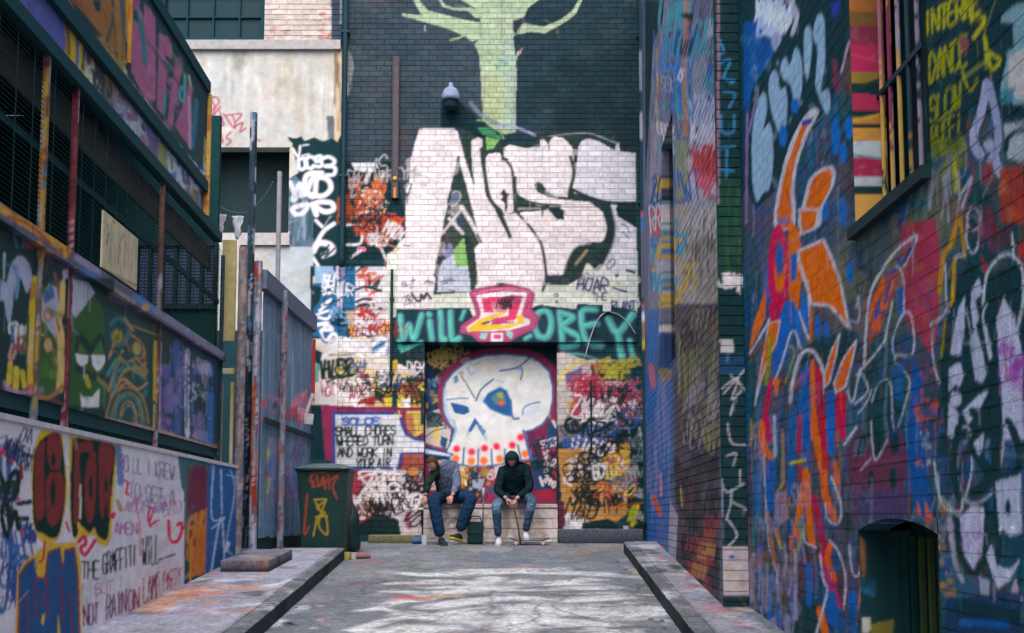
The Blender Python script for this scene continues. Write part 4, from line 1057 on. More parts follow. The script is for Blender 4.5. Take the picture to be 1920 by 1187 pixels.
def kerb_stones(side, parent, y0, y1):
    y = y0; L = 0.62
    k = -0.0325 if side < 0 else 0.0275
    kx = kerb_l if side < 0 else kerb_r
    while y < y1:
        e = min(y + L, y1); mid = (y + 0.006 + e - 0.006) / 2
        x = kx(mid) + side * 0.07
        ys_ = lines(y + 0.006, e - 0.006, 0.05); nx_ = 5
        pk = kx
        U = np.array([[pk(q) + side * 0.14 * k / nx_ for k in range(nx_ + 1)] for q in ys_])
        if side < 0: U = U[:, ::-1]
        hh = KH + ck_rand.uniform(-0.006, 0.002)
        Vv = np.repeat(((ys_ - D_END) * math.hypot(1, SLOPE))[:, None], nx_ + 1, 1)
        Nn = np.full(U.shape, hh); edge = -1 if side < 0 else 0
        Nn[:, edge] -= 0.012
        U[:, edge] += np.array([ck_rand.uniform(-0.005, 0.005) for _ in ys_])
        Pp = FG.P(U, Vv, Nn).reshape(-1, 3); Cc = road_c.sample(U.ravel(), Vv.ravel()) * ck_rand.uniform(0.62, 0.95)
        idx = np.arange(U.size).reshape(U.shape)
        q4 = np.stack([idx[:-1, :-1], idx[:-1, 1:], idx[1:, 1:], idx[1:, :-1]], -1).reshape(-1, 4)
        ring = np.concatenate([idx[0, :-1], idx[:-1, -1], idx[-1, :0:-1], idx[:0:-1, 0]])
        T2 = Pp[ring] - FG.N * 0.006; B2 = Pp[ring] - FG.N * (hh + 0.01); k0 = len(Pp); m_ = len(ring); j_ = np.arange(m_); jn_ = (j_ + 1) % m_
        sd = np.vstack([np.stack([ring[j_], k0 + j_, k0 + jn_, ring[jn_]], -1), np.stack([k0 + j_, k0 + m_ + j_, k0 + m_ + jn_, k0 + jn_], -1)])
        dkc = H(ck_rand.choice(['2c3a40', '344246', '283638', '38444a']))  # faces darker than the top: shade and grime put into the colour
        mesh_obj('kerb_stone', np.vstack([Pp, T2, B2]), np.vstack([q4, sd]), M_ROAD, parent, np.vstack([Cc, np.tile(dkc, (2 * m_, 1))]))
        y = e
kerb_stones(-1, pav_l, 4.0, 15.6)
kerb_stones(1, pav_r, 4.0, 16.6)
# ================================================================== left side: low white wall
def tags_uv(c, u0, u1, v0, v1, n, cols, hr, wr, flip=1):
    for i in range(n):
        u, v = c.r.uniform(u0, u1), c.r.uniform(v0, v1); h = c.r.uniform(*hr); wd = c.r.uniform(*wr)
        c.word_uv(''.join(c.r.choice('ABCEGHKLMNORSTUVWXYZ') for _ in range(c.r.randint(2, 5))), u, v, h, h * c.r.uniform(0.45, 0.8), c.r.choice(cols), wd, c.r.uniform(-0.2, 0.3), c.r.uniform(-0.2, 0.2), 0.09, 0.95, flip)
def persp_lines(frame_x, a, b, px=1.25, far=0.05):
    """grid lines along a side: spaced as the eye sees them"""
    out = [a]
    while out[-1] < b:
        y = out[-1]
        out.append(y + min(max(px * y * y / (F_PX * frame_x) * (1920 / 1024), 0.006), far))
    return np.array(out)
lw_end = FL.uv(443, 980)[0]
cl = Canvas(FL, np.concatenate([np.arange(1.0, 6.6, 0.02), persp_lines(3.1, 6.6, lw_end + 0.1, 0.8)]), np.arange(-1.7, 1.05, 0.007), 'c9c9d4', 21, False)
def paint_low_wall(c):
    c.z(0, 780, 2.917)
    c.blobs(0, 20, 1280, 1180, 70, ['c2c4d2', 'd4d2da', 'b9bac8', 'cfd4da'], (40, 120), 0.5)
    tags_uv(c, 1.2, 6.6, -1.1, 0.7, 30, ['2a3a4a', '3a62a0', 'a83850', '20303a', '6a4a8c', 'c0a030'], (0.15, 0.5), (0.02, 0.06))
    # old marker scrawl on the near end
    c.tags(-40, 120, 110, 300, 7, ['3c4a72', '2f3c5c', '46548a'], (70, 130), (6, 10), 0.4)
    for p in ('0,310 30,420 10,520 60,330 100,310 90,430 50,460', '10,560 40,660 80,520 100,620', '40,480 60,690', '100,480 170,470', '60,560 150,560'): c.line(p, '16302c', 26)
    c.line('100,180 180,230', '2a3c5c', 16); c.tags(-30, 400, 90, 640, 3, ['16302c', '2a3a34'], (80, 130), (9, 15), 0.4)
    c.tags(-40, 760, 80, 1080, 13, ['2f5ca0', '3a68ac', '27508f', '3f5c9c'], (90, 170), (7, 12), 0.5); c.tags(90, 640, 140, 760, 3, ['2f4c8c', '24344c'], (60, 100), (6, 11), 0.4)
    c.dot(15, 195, 16, 'd02c5c'); c.line('115,280 118,340', '8c2c3c', 18); c.line('95,440 110,470', 'c0487a', 10); c.line('60,240 70,260', 'b03a4c', 16); c.line('120,620 128,660', 'd05070', 8)
    # IS
    Y, RD, DK = 'c9ab3c', '7c3838', '16332a'
    c.poly('185,200 225,80 330,70 350,200 370,420 330,640 300,690 240,700 190,620 175,500 170,320', Y, 1, 1)
    c.poly('195,180 250,110 320,90 345,190 360,400 330,620 290,670 230,640 195,620 180,520 180,300', DK, 1, 1)
    c.poly('205,170 245,140 240,300 250,480 230,560 195,560 190,400 190,250', RD, 1, 1); c.poly('260,120 290,92 325,110 338,180 330,290 340,320 355,400 340,520 300,600 260,580 250,480 250,360 275,300 258,220', RD, 1, 1)
    c.ell(292, 240, 12, 40, DK); c.ell(290, 420, 14, 70, DK); c.line('255,300 330,300', DK, 14); c.line('245,300 250,560', DK, 9)
    # FOR
    c.poly('380,140 400,90 620,140 640,200 625,400 600,690 540,700 510,650 440,680 400,660 380,500', Y, 1, 1)
    c.poly('395,190 405,120 500,130 540,130 620,160 628,240 610,420 590,660 540,660 515,610 490,640 440,600 420,655 395,640 385,400', DK, 1, 1)
    c.poly('410,180 420,150 500,140 505,190 440,210 440,330 440,400 430,560 405,580 405,400', RD, 1, 1); c.poly('480,240 500,195 525,220 525,400 510,560 480,580 465,480 465,330', RD, 1, 1); c.ell(497, 390, 10, 60, DK); c.poly('545,160 590,145 620,180 620,260 600,350 605,420 590,560 560,560 545,500 540,300', RD, 1, 1); c.ell(580, 380, 8, 46, DK); c.poly('565,560 580,450 592,560 580,640', DK)
    c.line('440,260 480,230', DK, 16); c.line('440,380 440,560', 'c9c6b0', 12); c.line('430,590 440,640', Y, 18)
    # blue block letters below
    c.poly('95,860 130,800 200,740 270,700 420,690 445,820 445,1240 80,1240', Y, 1, 0); c.poly('100,870 140,810 195,770 205,880 240,880 262,740 330,715 345,820 350,730 410,715 430,860 440,1240 95,1240', '7a3c58'); c.poly('112,880 140,825 188,785 200,900 235,895 258,930 262,760 322,730 340,850 358,745 402,730 420,860 430,1240 108,1240', '25527f')
    for p in ('190,900 200,1100', '260,900 262,1100', '330,860 345,1120', '380,960 400,1240', '150,980 152,1240', '230,960 240,1040'): c.line(p, '6a3a5c', 13)
    c.poly('230,1090 245,1080 240,1150 225,1130', Y); c.poly('320,1080 335,1240 310,1240', Y); c.line('205,850 240,850', Y, 20)
    # ruby marks
    c.line('245,690 235,780 215,800', 'cc2c50', 13); c.line('430,690 460,660 470,700 440,720 465,760 520,680', 'd02a50', 20); c.line('360,580 380,630', 'cc3050', 12); c.line('605,545 625,535 615,555', 'd02a50', 20); c.line('680,350 700,370 690,420 705,430', 'd0304c', 13); c.line('735,460 760,560 770,760', 'cc5a78', 10, 0.8); c.line('820,500 810,560 825,605', 'd0304c', 12); c.line('840,580 870,570', 'd0304c', 9)
    c.z(0, 777, 2.896); c.line('915,580 925,680 960,690 985,640 985,590 965,600', 'd02a50', 18); c.line('895,470 905,500', 'cc4060', 10); c.line('800,500 830,520 810,600 850,580', 'cc3a5c', 12)
    c.line('640,180 650,260 655,370', '3566a8', 36, 0.8); c.line('640,470 655,520', 'a8823c', 24, 0.8)
    c.word('PO LL I KREW', [(650, 300), (965, 360)], 80, '7a6a9c', 7, 0.06, 0.9); c.word('TO GET A', [(700, 450), (970, 500)], 80, '7c6ca4', 7, 0.06, 0.9); c.word('AMEN', [(625, 650), (750, 650)], 60, 'a85a9c', 7, 0.07)
    c.tags(650, 480, 940, 560, 7, ['8a6cac', 'b06a98', '7a6a9c'], (45, 80), (4, 7), 0.3, 0.8)
    c.word('THE', [(445, 890), (545, 890)], 90, '2a302f', 9, 0.03); c.word('GRAFFITI', [(560, 870), (745, 815)], 110, '2a302f', 8, 0.03); c.word('WILL', [(775, 820), (870, 800)], 150, '3a3f44', 7, 0.03); c.line('860,790 950,760', '3a3f44', 9)
    c.word('NOT', [(455, 1150), (540, 1130)], 110, '7c3558', 9, 0.03); c.word('RAIN', [(580, 1110), (690, 1070)], 120, '7c3558', 8, 0.03); c.word('ON', [(700, 1070), (760, 1050)], 110, '8a4064', 8, 0.03); c.word('LAME', [(780, 1020), (875, 990)], 130, '8a4064', 7, 0.03); c.word('PARTY', [(890, 960), (985, 930)], 100, 'a04a68', 6, 0.03)
    c.word('BUT', [(520, 980), (620, 960)], 60, 'b05a80', 5, 0.05); c.drips(450, 850, 960, 1000, 30, ['6a5060', '7c6a84', '8c5a78'], (40, 140), (3, 6), 0.6)
    # teal piece and blue piece at the far end
    c.poly('965,225 1130,250 1130,560 1110,980 1000,1000 1000,420 985,400', '3a7078'); c.poly('1010,280 1120,280 1125,600 1090,660 1015,640', '6a3c4c', 0.75); c.ell(1065, 440, 40, 80, '356e80'); c.tags(1010, 300, 1080, 600, 10, ['8c3444', '6a3448', 'a04454'], (60, 120), (10, 18), 0.4)
    c.poly('1010,680 1120,660 1105,950 1030,1010 1000,990', '3a3030', 0.8); c.tags(1010, 680, 1080, 900, 9, ['c07a38', 'b86a30', '8c3c34'], (60, 140), (10, 18), 0.7); c.line('1040,680 1030,960', 'b8883c', 14)
    c.poly('1130,262 1285,292 1285,820 1200,900 1110,960', '2b5f98'); c.line('1160,280 1150,560 1220,560 1150,620', '9cb8dc', 10); c.line('1200,300 1205,540', '9cb8dc', 9); c.line('1140,900 1200,560 1215,860 1160,920', 'a9c0e0', 11); c.line('1250,300 1275,420 1230,700 1260,760', '8fb0d4', 9); c.line('1235,330 1280,340', '8fb0d4', 9); c.poly('1130,900 1210,860 1200,900 1140,950', 'b9c49c', 0.8); c.line('1225,740 1240,700', 'c8d4e0', 22)
    c.line('0,30 400,110 965,225', 'dcd4dc', 14, 0.7)
paint_low_wall(cl)
cl.smear(500, (0.03, 0.14), (0.004, 0.012), 0.4); cl.wear(0.07, 0.05, 1.12, 0.2)
low_wall = thing('low_wall', tuple(FL.P(8.0, ground_z(8.0))), 'low white painted wall lettered IS FOR, with black and purple handwriting', 'wall')
lw_top = FL.uv(220, 831)[1]
panel('wall_face', FL, np.concatenate([lines(1.0, 6.6, 0.05)[:-1], persp_lines(3.1, 6.6, lw_end, 1.0)]), lines(-1.7, lw_top, 0.0085), 0.0, 0.15, cl, M_RENDER, low_wall)
m = MB(); y = 1.0
m.fbox(FL, 1.0, lw_end + 0.01, lw_top, lw_top + 0.035, -0.16, 0.012); m.build('coping', flat('c6c3cc', 0.8), low_wall)

# ================================================================== left side: steel framed screen
u_sign = FS.uv(383, 250)[0]; u_end = FS.uv(413, 700)[0]
def sv(px, py): return FS.uv(px, py)[1]
v_pb, v_pt = sv(300, 811), sv(300, 608)      # mural boards bottom / top
v_sb, v_st = v_pt, sv(300, 590)              # sill rail
v_bb, v_bt = sv(300, 314), sv(300, 264)      # narrow band of sheets
v_gb, v_gt = sv(300, 238), sv(300, 40)       # sign boards
cs = Canvas(FS, np.concatenate([np.arange(1.5, 6.4, 0.03), persp_lines(3.3, 6.4, u_end + 0.3, 0.8)]), np.arange(0.7, 5.6, 0.008), '17363c', 31, False)
def paint_screen(c):
    tags_uv(c, 1.6, 6.6, v_pb, v_pt - 0.3, 14, ['3a6a3c', 'c0a040', '8c4a3c', '4a6a9c', 'b0b0c0'], (0.2, 0.6), (0.03, 0.08)); tags_uv(c, 1.6, 6.6, v_gb, v_gt - 0.3, 10, ['a0622c', 'b06a88', '2a6a78'], (0.3, 0.6), (0.05, 0.1)); tags_uv(c, 1.6, 6.6, v_bb, v_bt - 0.1, 14, ['b0a040', '8c8cc0', 'c0c0d0'], (0.1, 0.25), (0.02, 0.05))
    c.z(120, 0, 2.968)
    # narrow band: yellow, white, lilac
    c.poly('-600,-700 0,60 740,960 770,1187 720,1140 80,440 -600,-340', '6c6480')
    c.poly('-300,-300 0,60 170,220 150,480 70,420 0,330 -300,0', '5a5a9c'); c.poly('0,70 60,110 60,350 0,320', 'b08a2c'); c.line('40,110 45,330', 'c9a030', 30); c.line('10,100 20,300', '8c4a34', 16); c.poly('70,160 200,300 200,560 80,450', 'a89a8c'); c.line('80,160 90,300 80,440', 'c0a83c', 24); c.line('110,240 150,320', 'a83c34', 26); c.line('150,250 190,400', 'c2b04c', 20)
    c.tags(90, 300, 320, 560, 16, ['c4c6dc', 'b0b4d4', '3c3c4a', 'd0c8b0', '8c7a3c'], (80, 150), (12, 22), 0.3); c.tags(260, 480, 560, 800, 26, ['a8a8c4', '5a5060', 'b8b4c8', '6a5a54', '8a84a8', '96603c'], (80, 150), (10, 20), 0.3); c.poly('440,640 520,700 510,800 450,760', '4a5aa0', 0.8); c.poly('520,780 600,850 600,960 520,900', '9c985c', 0.8); c.poly('600,860 660,920 650,1040 600,980', '5a70b0', 0.8); c.poly('670,930 720,980 720,1100 670,1040', 'b07a34'); c.tags(560, 800, 720, 1050, 12, ['a8b0d8', 'c0c4d8', '3a4a7c', 'b0a060'], (60, 120), (10, 18), 0.3)
    # upper sign boards: brown then pink letters
    c.z(120, 0, 2.968)
    c.poly('-700,-1100 330,-300 330,345 250,262 0,-20 -700,-830', '7a4a2c'); c.poly('60,0 -100,-260 200,-260 330,-200 330,350 250,270 130,120', '8f5a32', 1); c.poly('140,0 185,0 180,60 165,70 150,50', BK); c.line('250,0 250,120 215,230', '1c4048', 12); c.line('255,40 260,150 300,330', '6a4a3a', 10); c.line('300,0 320,200 345,370', '2c5a68', 18); c.line('275,0 285,200 290,320', '9c6a3a', 24)
    c.poly('330,-300 460,-20 600,140 775,440 760,965 740,935 620,795 480,610 330,420', '1c434c'); PK = 'a35a82'
    c.poly('365,110 400,130 420,340 440,380 440,560 380,450 355,400 355,140', PK); c.poly('430,20 455,40 490,100 497,560 440,540 440,350 425,80', PK); c.poly('510,190 560,200 585,250 580,330 540,300 575,400 555,400 545,560 530,640 500,600 505,400', PK); c.poly('590,420 600,370 640,380 600,600 590,700 560,670 570,560', PK); c.poly('640,600 680,470 695,480 695,830 640,760 600,700', PK); c.poly('370,0 405,0 400,60 370,50', 'a05078')
    c.blobs(370, 120, 690, 800, 30, ['b06a90', '94527a', 'b87a98', 'a0608c'], (10, 40), 0.5, 1.5); c.line('400,60 420,220 435,350', '35707c', 26); c.line('545,340 560,380 580,390', '2c6a74', 16); c.line('640,480 625,530 650,560 655,420', '4a98a0', 16); c.line('720,560 710,700 695,820', '2f6a8c', 28); c.line('545,520 540,640', '3a8088', 14); c.line('680,420 690,480', 'b0b48c', 9); c.line('500,120 495,600', '22404a', 9); c.line('680,540 685,820', 'b890b0', 16)
    c.poly('325,-60 345,-60 345,180 335,240 325,220', 'c98f38'); c.line('-100,-330 40,70 260,300', '8a5530', 10)
    # sill rail
    c.z(0, 380, 2.896)
    c.poly('-600,-400 0,30 870,570 1190,790 1190,860 870,660 500,480 0,110 -600,-300', '5a5570'); c.line('-300,-160 0,60 130,130 200,180 330,260', 'c08a34', 44); c.line('0,75 120,120 230,220', 'a84038', 16); c.blobs(120, 150, 360, 300, 12, ['c99a3c', 'a84840', 'd0b060', '9c4a34'], (14, 30), 0.9); c.line('380,300 500,380', '8a84a8', 34); c.line('420,370 500,400', '3a64ac', 24); c.line('560,460 690,540', '8a7a80', 34); c.line('700,510 800,580', '3f74b0', 34); c.dot(760, 570, 22, 'c08a4c'); c.line('820,590 1180,820', '7c7898', 36); c.blobs(840, 600, 1180, 830, 20, ['9c9ab8', '60607c', '8aa0b0'], (8, 20), 0.8)
    # murals on the boards: pale arch and figures, red-yellow, green monster, snakes, violet
    c.z(0, 430, 3.596)
    c.rect(-60, 130, 250, 1130, '16363a'); c.poly('30,480 70,250 130,180 190,220 215,330 180,430 140,330 100,400 80,560 60,640', 'a4a4c4', 1, 1); c.poly('85,520 120,400 150,390 180,520 150,640 90,640', '16383a', 1, 1); c.poly('0,340 60,370 50,490 0,480', 'a8a8c8'); c.line('95,250 120,330 110,460', '5f8cb0', 26); c.line('30,160 25,330', '9cb0c0', 16); c.line('75,640 100,680', 'a084b0', 16)
    c.tags(60, 640, 140, 860, 10, ['8c4a4c', 'c08c8c', '3a6a9c', 'd8d0d8'], (60, 110), (12, 22), 0.4); c.line('70,900 60,1040', 'c9b03c', 36); c.line('110,940 105,1070', 'd0b430', 40); c.line('150,960 165,1060', 'c8a830', 34); c.poly('20,1010 60,1060 140,1090 230,1080 230,1110 40,1110', 'b07aa8')
    c.poly('180,560 250,420 380,330 390,700 400,1120 230,1120 170,980', '35622f', 1); c.line('235,330 220,500 215,700 205,860 205,1060', 'd0a838', 40); c.line('230,380 220,450', 'c08030', 36); c.line('215,680 205,900', 'd8b090', 30, 0.8); c.line('205,1060 240,1080', 'c83c58', 36)
    c.poly('260,480 330,370 400,400 400,560 380,740 300,640 260,560', 'a8a4c0'); c.poly('280,440 350,370 370,460 300,500', '3a6aa4'); c.ell(325, 575, 26, 40, 'd09a84', 1, 'a04a3c', 10); c.poly('260,600 320,650 330,720 260,700', '3c6a3a'); c.ell(325, 780, 34, 54, 'c49a6c', 1, '5a3a34', 12); c.line('370,300 400,420 405,480', '8a5a44', 24)
    c.line('430,360 420,520 390,620 410,720 410,980 400,1080', 'd8b478', 50); c.line('450,370 440,560', 'b03a48', 12); c.line('380,600 400,680', 'a85a44', 18); c.line('250,1130 340,1130 420,1060', 'b06a4c', 26); c.line('440,790 490,805', 'd8d0c0', 8); c.line('235,700 290,712', 'cfd8a0', 8); c.poly('420,280 470,260 480,330 430,360', 'c0c0d4')
    c.rect(440, 330, 730, 1187, '17383c'); c.poly('470,330 600,360 640,430 600,480 510,600 460,560', 'b0b0c4'); c.poly('440,1187 470,1000 480,880 440,780 480,540 510,620 560,540 640,450 690,520 715,640 720,1187', '2f5f2c'); c.poly('520,680 560,700 610,780 660,700 715,720 715,830 600,850 500,830', '16362f'); c.poly('540,760 590,830 520,840', '3a7034'); c.poly('680,740 705,840 620,840', '3a7034')
    c.poly('508,838 596,850 590,900 550,925 520,900', 'd4d0dc'); c.poly('612,845 710,848 705,900 680,945 655,958 625,920', 'd4d0dc'); c.poly('500,900 560,930 640,980 700,980 710,1020 640,1020 510,960', '163434'); c.poly('540,1100 560,1130 620,1130 672,1072 665,1200 550,1200', 'd4d0dc'); c.line('580,990 600,1060', 'a8a030', 30); c.tags(250, 880, 370, 1050, 5, ['7c8a3c', '4c7a3c'], (50, 90), (8, 12), 0.3, 0.6)
    c.z(200, 430, 2.638)
    c.poly('-10,380 215,480 215,990 -10,930', '1d4a50')
    for k, p in enumerate(('10,800 60,640 80,600', '20,470 60,440 110,480 90,560 40,570 30,520', '120,520 170,560 185,620 150,640 130,570', '60,700 130,690 190,740', '20,830 80,740 150,790 200,760', '40,880 90,830 150,870 195,800', '70,920 110,870 160,920', '5,720 50,650 30,800')): c.line(p, ['b08a5c', '2f7080', 'b8703c', '3a7c84'][k % 4], 20 if k % 2 else 12)
    for p in ('60,740 110,690 180,720 200,700', '50,800 100,760 150,800', '90,440 130,500', '130,650 160,690 195,660', '15,620 40,560'): c.line(p, 'b0804c', 11)
    for k in range(7):
        r0 = 30 + k * 14; c.line([(110 - r0, 930), (112 - r0 * 0.7, 905 - r0 * 0.75), (112, 895 - r0), (112 + r0 * 0.6, 915 - r0 * 0.7), (112 + r0 * 0.85, 960)], ['2a7480', 'b08250', '1d5058', '3f8088', '9c7c3c', '235c64', 'a87848'][k], 8)
    for k in range(5):
        c.line([(10 + k * 9, 640 + k * 18), (40 + k * 14, 600 + k * 16), (90 + k * 12, 660 + k * 12), (140 + k * 10, 640 + k * 22), (195, 690 + k * 14)], ['b0885a', '1f5860', '7c9c54', 'a8743c', '2f7c84'][k], 7)
    c.ell(52, 530, 26, 34, 'a09a34', 1, '8c6a34', 8); c.ell(150, 590, 24, 34, 'b09a3a', 1, '2a6a74', 8); c.ell(52, 535, 12, 18, '5a7a3c')
    c.rect(225, 460, 250, 1010, '2a5248'); c.line('242,560 240,840', 'c0a040', 20); c.line('238,870 236,1000', 'a8b070', 14)
    c.poly('255,470 545,640 545,1100 255,1020', '1f3f66'); c.poly('270,500 340,540 340,700 270,680', '1c3c3c'); c.blobs(270, 690, 340, 1000, 22, ['7a6cac', '5a5090', '4a5aa0', '8a70a8'], (10, 30), 0.8, 1.8); c.line('345,560 350,1000', '2f5f9c', 34); c.line('400,600 395,800 400,1020', 'c4c4d8', 22); c.line('398,720 395,980', '3a3a54', 8); c.poly('415,600 520,660 515,1080 420,1030', '24505c'); c.ell(460, 880, 36, 60, '1c3a44', 1, '4a80a0', 8); c.poly('430,980 510,1000 500,1060 430,1030', '8478b4'); c.line('515,680 510,1060', '2f68b0', 30); c.poly('470,830 495,780 500,850', '7a8ca0'); c.line('265,560 260,1000', 'a890b0', 14); c.drips(265, 520, 500, 900, 60, ['6a60a0', '3a5a98', '8a7ab0', '24485c', '1c3a44', '5a4a80', 'a8a0c0'], (40, 160), (4, 9), 0.7); c.tags(290, 700, 480, 1000, 14, ['7a70b0', '2a4a7c', 'b0a8c8', '183840'], (50, 110), (5, 9), 0.4)
    c.line('0,940 260,1000 545,1090', 'a88a8c', 22); c.blobs(0, 930, 540, 1090, 30, ['c09090', '6a5a7c', '8c9c60', 'b0604c', '5a7cb0'], (6, 16), 0.8, 0.6)
paint_screen(cs)
cs.a *= np.array([0.94, 1.05, 0.93]); cs.smear(1400, (0.03, 0.2), (0.005, 0.016), 0.6); cs.wear(0.10, 0.06, 1.12, 0.2)
screen = thing('steel_screen', tuple(FS.P(9.0, ground_z(9.0))), 'tall steel framed screen of painted boards and wire mesh above the low wall', 'screen')
posts_u = [FS.uv(80, 330)[0], FS.uv(137, 330)[0], FS.uv(301, 480)[0], u_end]
bay = posts_u[1] - posts_u[0]
near_posts = [posts_u[0] - 1.3, posts_u[0] - 2.6, posts_u[0] - 3.9]
allp = sorted(near_posts + posts_u)
def screen_panel(name, a, b, v0, v1, n, th=0.02):
    return panel(name, FS, persp_lines(3.3, a, b, 1.0), lines(v0, v1, 0.0095), n, th, cs, M_SHEET, screen)
# mural boards between the posts, sign boards and narrow sheets above
for i in range(len(allp) - 1):
    a, b = allp[i] + 0.012, allp[i + 1] - 0.012
    w_ = b - a; k = max(1, int(round(w_ / 1.3)))
    for j in range(k):
        screen_panel('mural_board', a + w_ * j / k + 0.004, a + w_ * (j + 1) / k - 0.004, v_pb, v_sb - 0.004, 0.0)
sg = [3.0, FS.uv(60, -200)[0] if FS.uv(60, -200)[0] < 8 else 7.0, FS.uv(233, 90)[0], u_sign]
sg = sorted(sg)
for a, b in zip(sg[:-1], sg[1:]):
    screen_panel('sign_board', a + 0.008, b - 0.008, v_gb, v_gt, 0.03)
    screen_panel('band_sheet', a + 0.006, b - 0.006, v_bb, v_bt, 0.01)
# rails
def rail(name, v0, v1, n0, n1, u1, mat_=None, u0=1.6):
    if mat_ is None:
        return panel(name, FS, persp_lines(3.3, u0, u1, 1.3), lines(v0, v1, 0.012), n1, n1 - n0, cs, M_SHEET, screen)
    return MB().fbox(FS, u0, u1, v0, v1, n0, n1).build(name, mat_, screen)
dkm = flat('164248', 0.7)
rail('sill_rail', v_sb, v_st + 0.02, -0.05, 0.05, u_end + 0.02)
rail('beam', v_bt + 0.004, v_gb - 0.004, -0.04, 0.06, u_sign, dkm)
rail('beam', v_bb - 0.11, v_bb - 0.004, -0.04, 0.05, u_end - 0.3, dkm)
rail('beam', v_gt + 0.004, v_gt + 0.13, -0.05, 0.06, u_sign, dkm)
rail('beam', sv(300, 832), v_pb - 0.004, -0.08, -0.02, u_end, dkm)
rail('beam', sv(300, 470) , sv(300, 470) + 0.05, -0.06, -0.035, u_end, dkm)
# posts, each its own coat
pr = random.Random(12)
def stripes(cols, cell=0.12, seed=0):
    """patchy coats of paint: cells of uneven height, broken up round the post"""
    r = random.Random(seed); pal = [H(c) for c in cols]
    g = np.array([[r.randrange(len(pal)) for _ in range(5)] for _ in range(400)])
    off = [r.uniform(0, 1) for _ in range(5)]
    def f(v):
        z = v[:, 2]; a = (v[:, 0] * 31 + v[:, 1] * 17)
        s1 = z / cell + 0.35 * np.sin(z * 37 + a * 3) + 0.3 * np.sin(z * 83 + a * 5 + seed)
        j = (np.floor(a * 1.3) % 5).astype(int)
        i = np.clip((s1 + np.array(off)[j] * 0.9 + 60).astype(int), 0, 399)
        c = np.array(pal)[g[i, j]]
        fl = 0.5 + 0.5 * np.sin(z * 211 + a * 41 + 3 * np.sin(z * 59))
        return c * (0.92 + 0.12 * fl)[:, None]
    return f
pcols = [['a0743c', '3a6284', '868a94', '6c4030', '5a6a74', '96803c'], ['6c2c38', '7c3c4a', '5a2834', '6a3038', '9c8c98'], ['6a4a44', '7a5a50', '8c8a9c', '5a4440'], ['24404a', '2c4a50', '1c383e'], ['4a6a8c', '7a3444', 'b0b4c0'], ['2c4a50', 'c08a3c'], ['24404a', '6a4a44']]
for i, u in enumerate(sorted(allp, reverse=True)):
    m = MB()
    z0, z1 = 0.55, (v_bb if i else v_bb - 0.2)
    seg = int((z1 - z0) / 0.03)
    for s_ in range(seg):
        m.fbox(FS, u - 0.02, u + 0.02, z0 + (z1 - z0) * s_ / seg, z0 + (z1 - z0) * (s_ + 1) / seg, -0.02, 0.022)
    m.build('post', M_SHEET, screen, colfn=stripes(pcols[{0: 3, 1: 2, 2: 1, 3: 0}.get(i, 4 + i % 3)], 0.13, 40 + i))
m = MB()
for s_ in range(50): m.fbox(FS, u_sign - 0.005, u_sign + 0.04, v_bb + (v_gt - v_bb) * s_ / 50, v_bb + (v_gt - v_bb) * (s_ + 1) / 50, -0.05, 0.07)
m.build('end_post', M_SHEET, screen, colfn=stripes(['c79a4c', 'd0a860', 'b9783c', 'c9a050'], 0.12, 3))
m = MB()
for s_ in range(6): m.fbox(FS, sg[2] - 0.02, sg[2] + 0.02, v_gb + 0.15 + s_ * 0.16, v_gb + 0.15 + (s_ + 1) * 0.16, 0.032, 0.06)
m.build('end_post', M_SHEET, screen, colfn=stripes(['c08f3c', 'b87c38', '9c6a34'], 0.12, 4))
# wire mesh of each bay
def mesh_bay(a, b, v0, v1):
    m = MB()
    for k in range(int((v1 - v0) / 0.035)):
        v = v0 + 0.03 + k * 0.035
        m.fbox(FS, a, b, v - 0.0016, v + 0.0016, -0.006, -0.001)
    for k in range(int((b - a) / 0.3)):
        u = a + 0.15 + k * 0.3
        m.fbox(FS, u - 0.003, u + 0.003, v0, v1, -0.001, 0.004)
    tag(m.build('wire_mesh', flat('1f3a3c', 0.8), screen), kind='stuff')
for i in range(len(allp) - 1):
    mesh_bay(allp[i] + 0.025, allp[i + 1] - 0.025, v_st + 0.02, v_bb - 0.12)
# streaky inner rail seen behind the mesh
cr_ = Canvas(FS, np.arange(1.5, 15, 0.05), np.arange(2.0, 4.5, 0.02), '3f4444', 44)
for i in range(260):
    u, v = cr_.r.uniform(3, 14.5), cr_.r.uniform(2.2, 4.4); cr_.line_uv(np.array([(u, v), (u + cr_.r.uniform(0.3, 1.2), v + cr_.r.uniform(-0.01, 0.01))]), cr_.r.choice(['5a5248', '6a5a54', '3a4a48', '4a4a3c', '2a3c3c']), cr_.r.uniform(0.01, 0.03), 0.7)
v_ir = sv(240, 300)
panel('inner_rail', FS, lines(1.6, u_end - 0.1, 0.08), lines(v_bb - 0.42, v_bb - 0.13, 0.02), -0.12, 0.03, cr_, M_SHEET, screen)
# dark room behind the screen
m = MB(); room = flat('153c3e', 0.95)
m.fbox(FS, 0.9, u_end + 0.05, -1.6, v_gt + 0.25, -3.4, -3.2); m.fbox(FS, 1.0, u_end + 0.05, v_gt + 0.135, v_gt + 0.25, -3.19, -0.9); m.fbox(FS, 0.9, 1.0, -1.6, v_gt + 0.134, -3.2, -0.02); m.fbox(FS, 1.0, u_end, -1.6, v_pb - 0.25, -3.2, -0.3)  # unseen roof added to darken the room, cut short to let light in
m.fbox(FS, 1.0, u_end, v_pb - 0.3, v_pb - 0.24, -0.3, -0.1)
m.build('room_walls', room, screen)
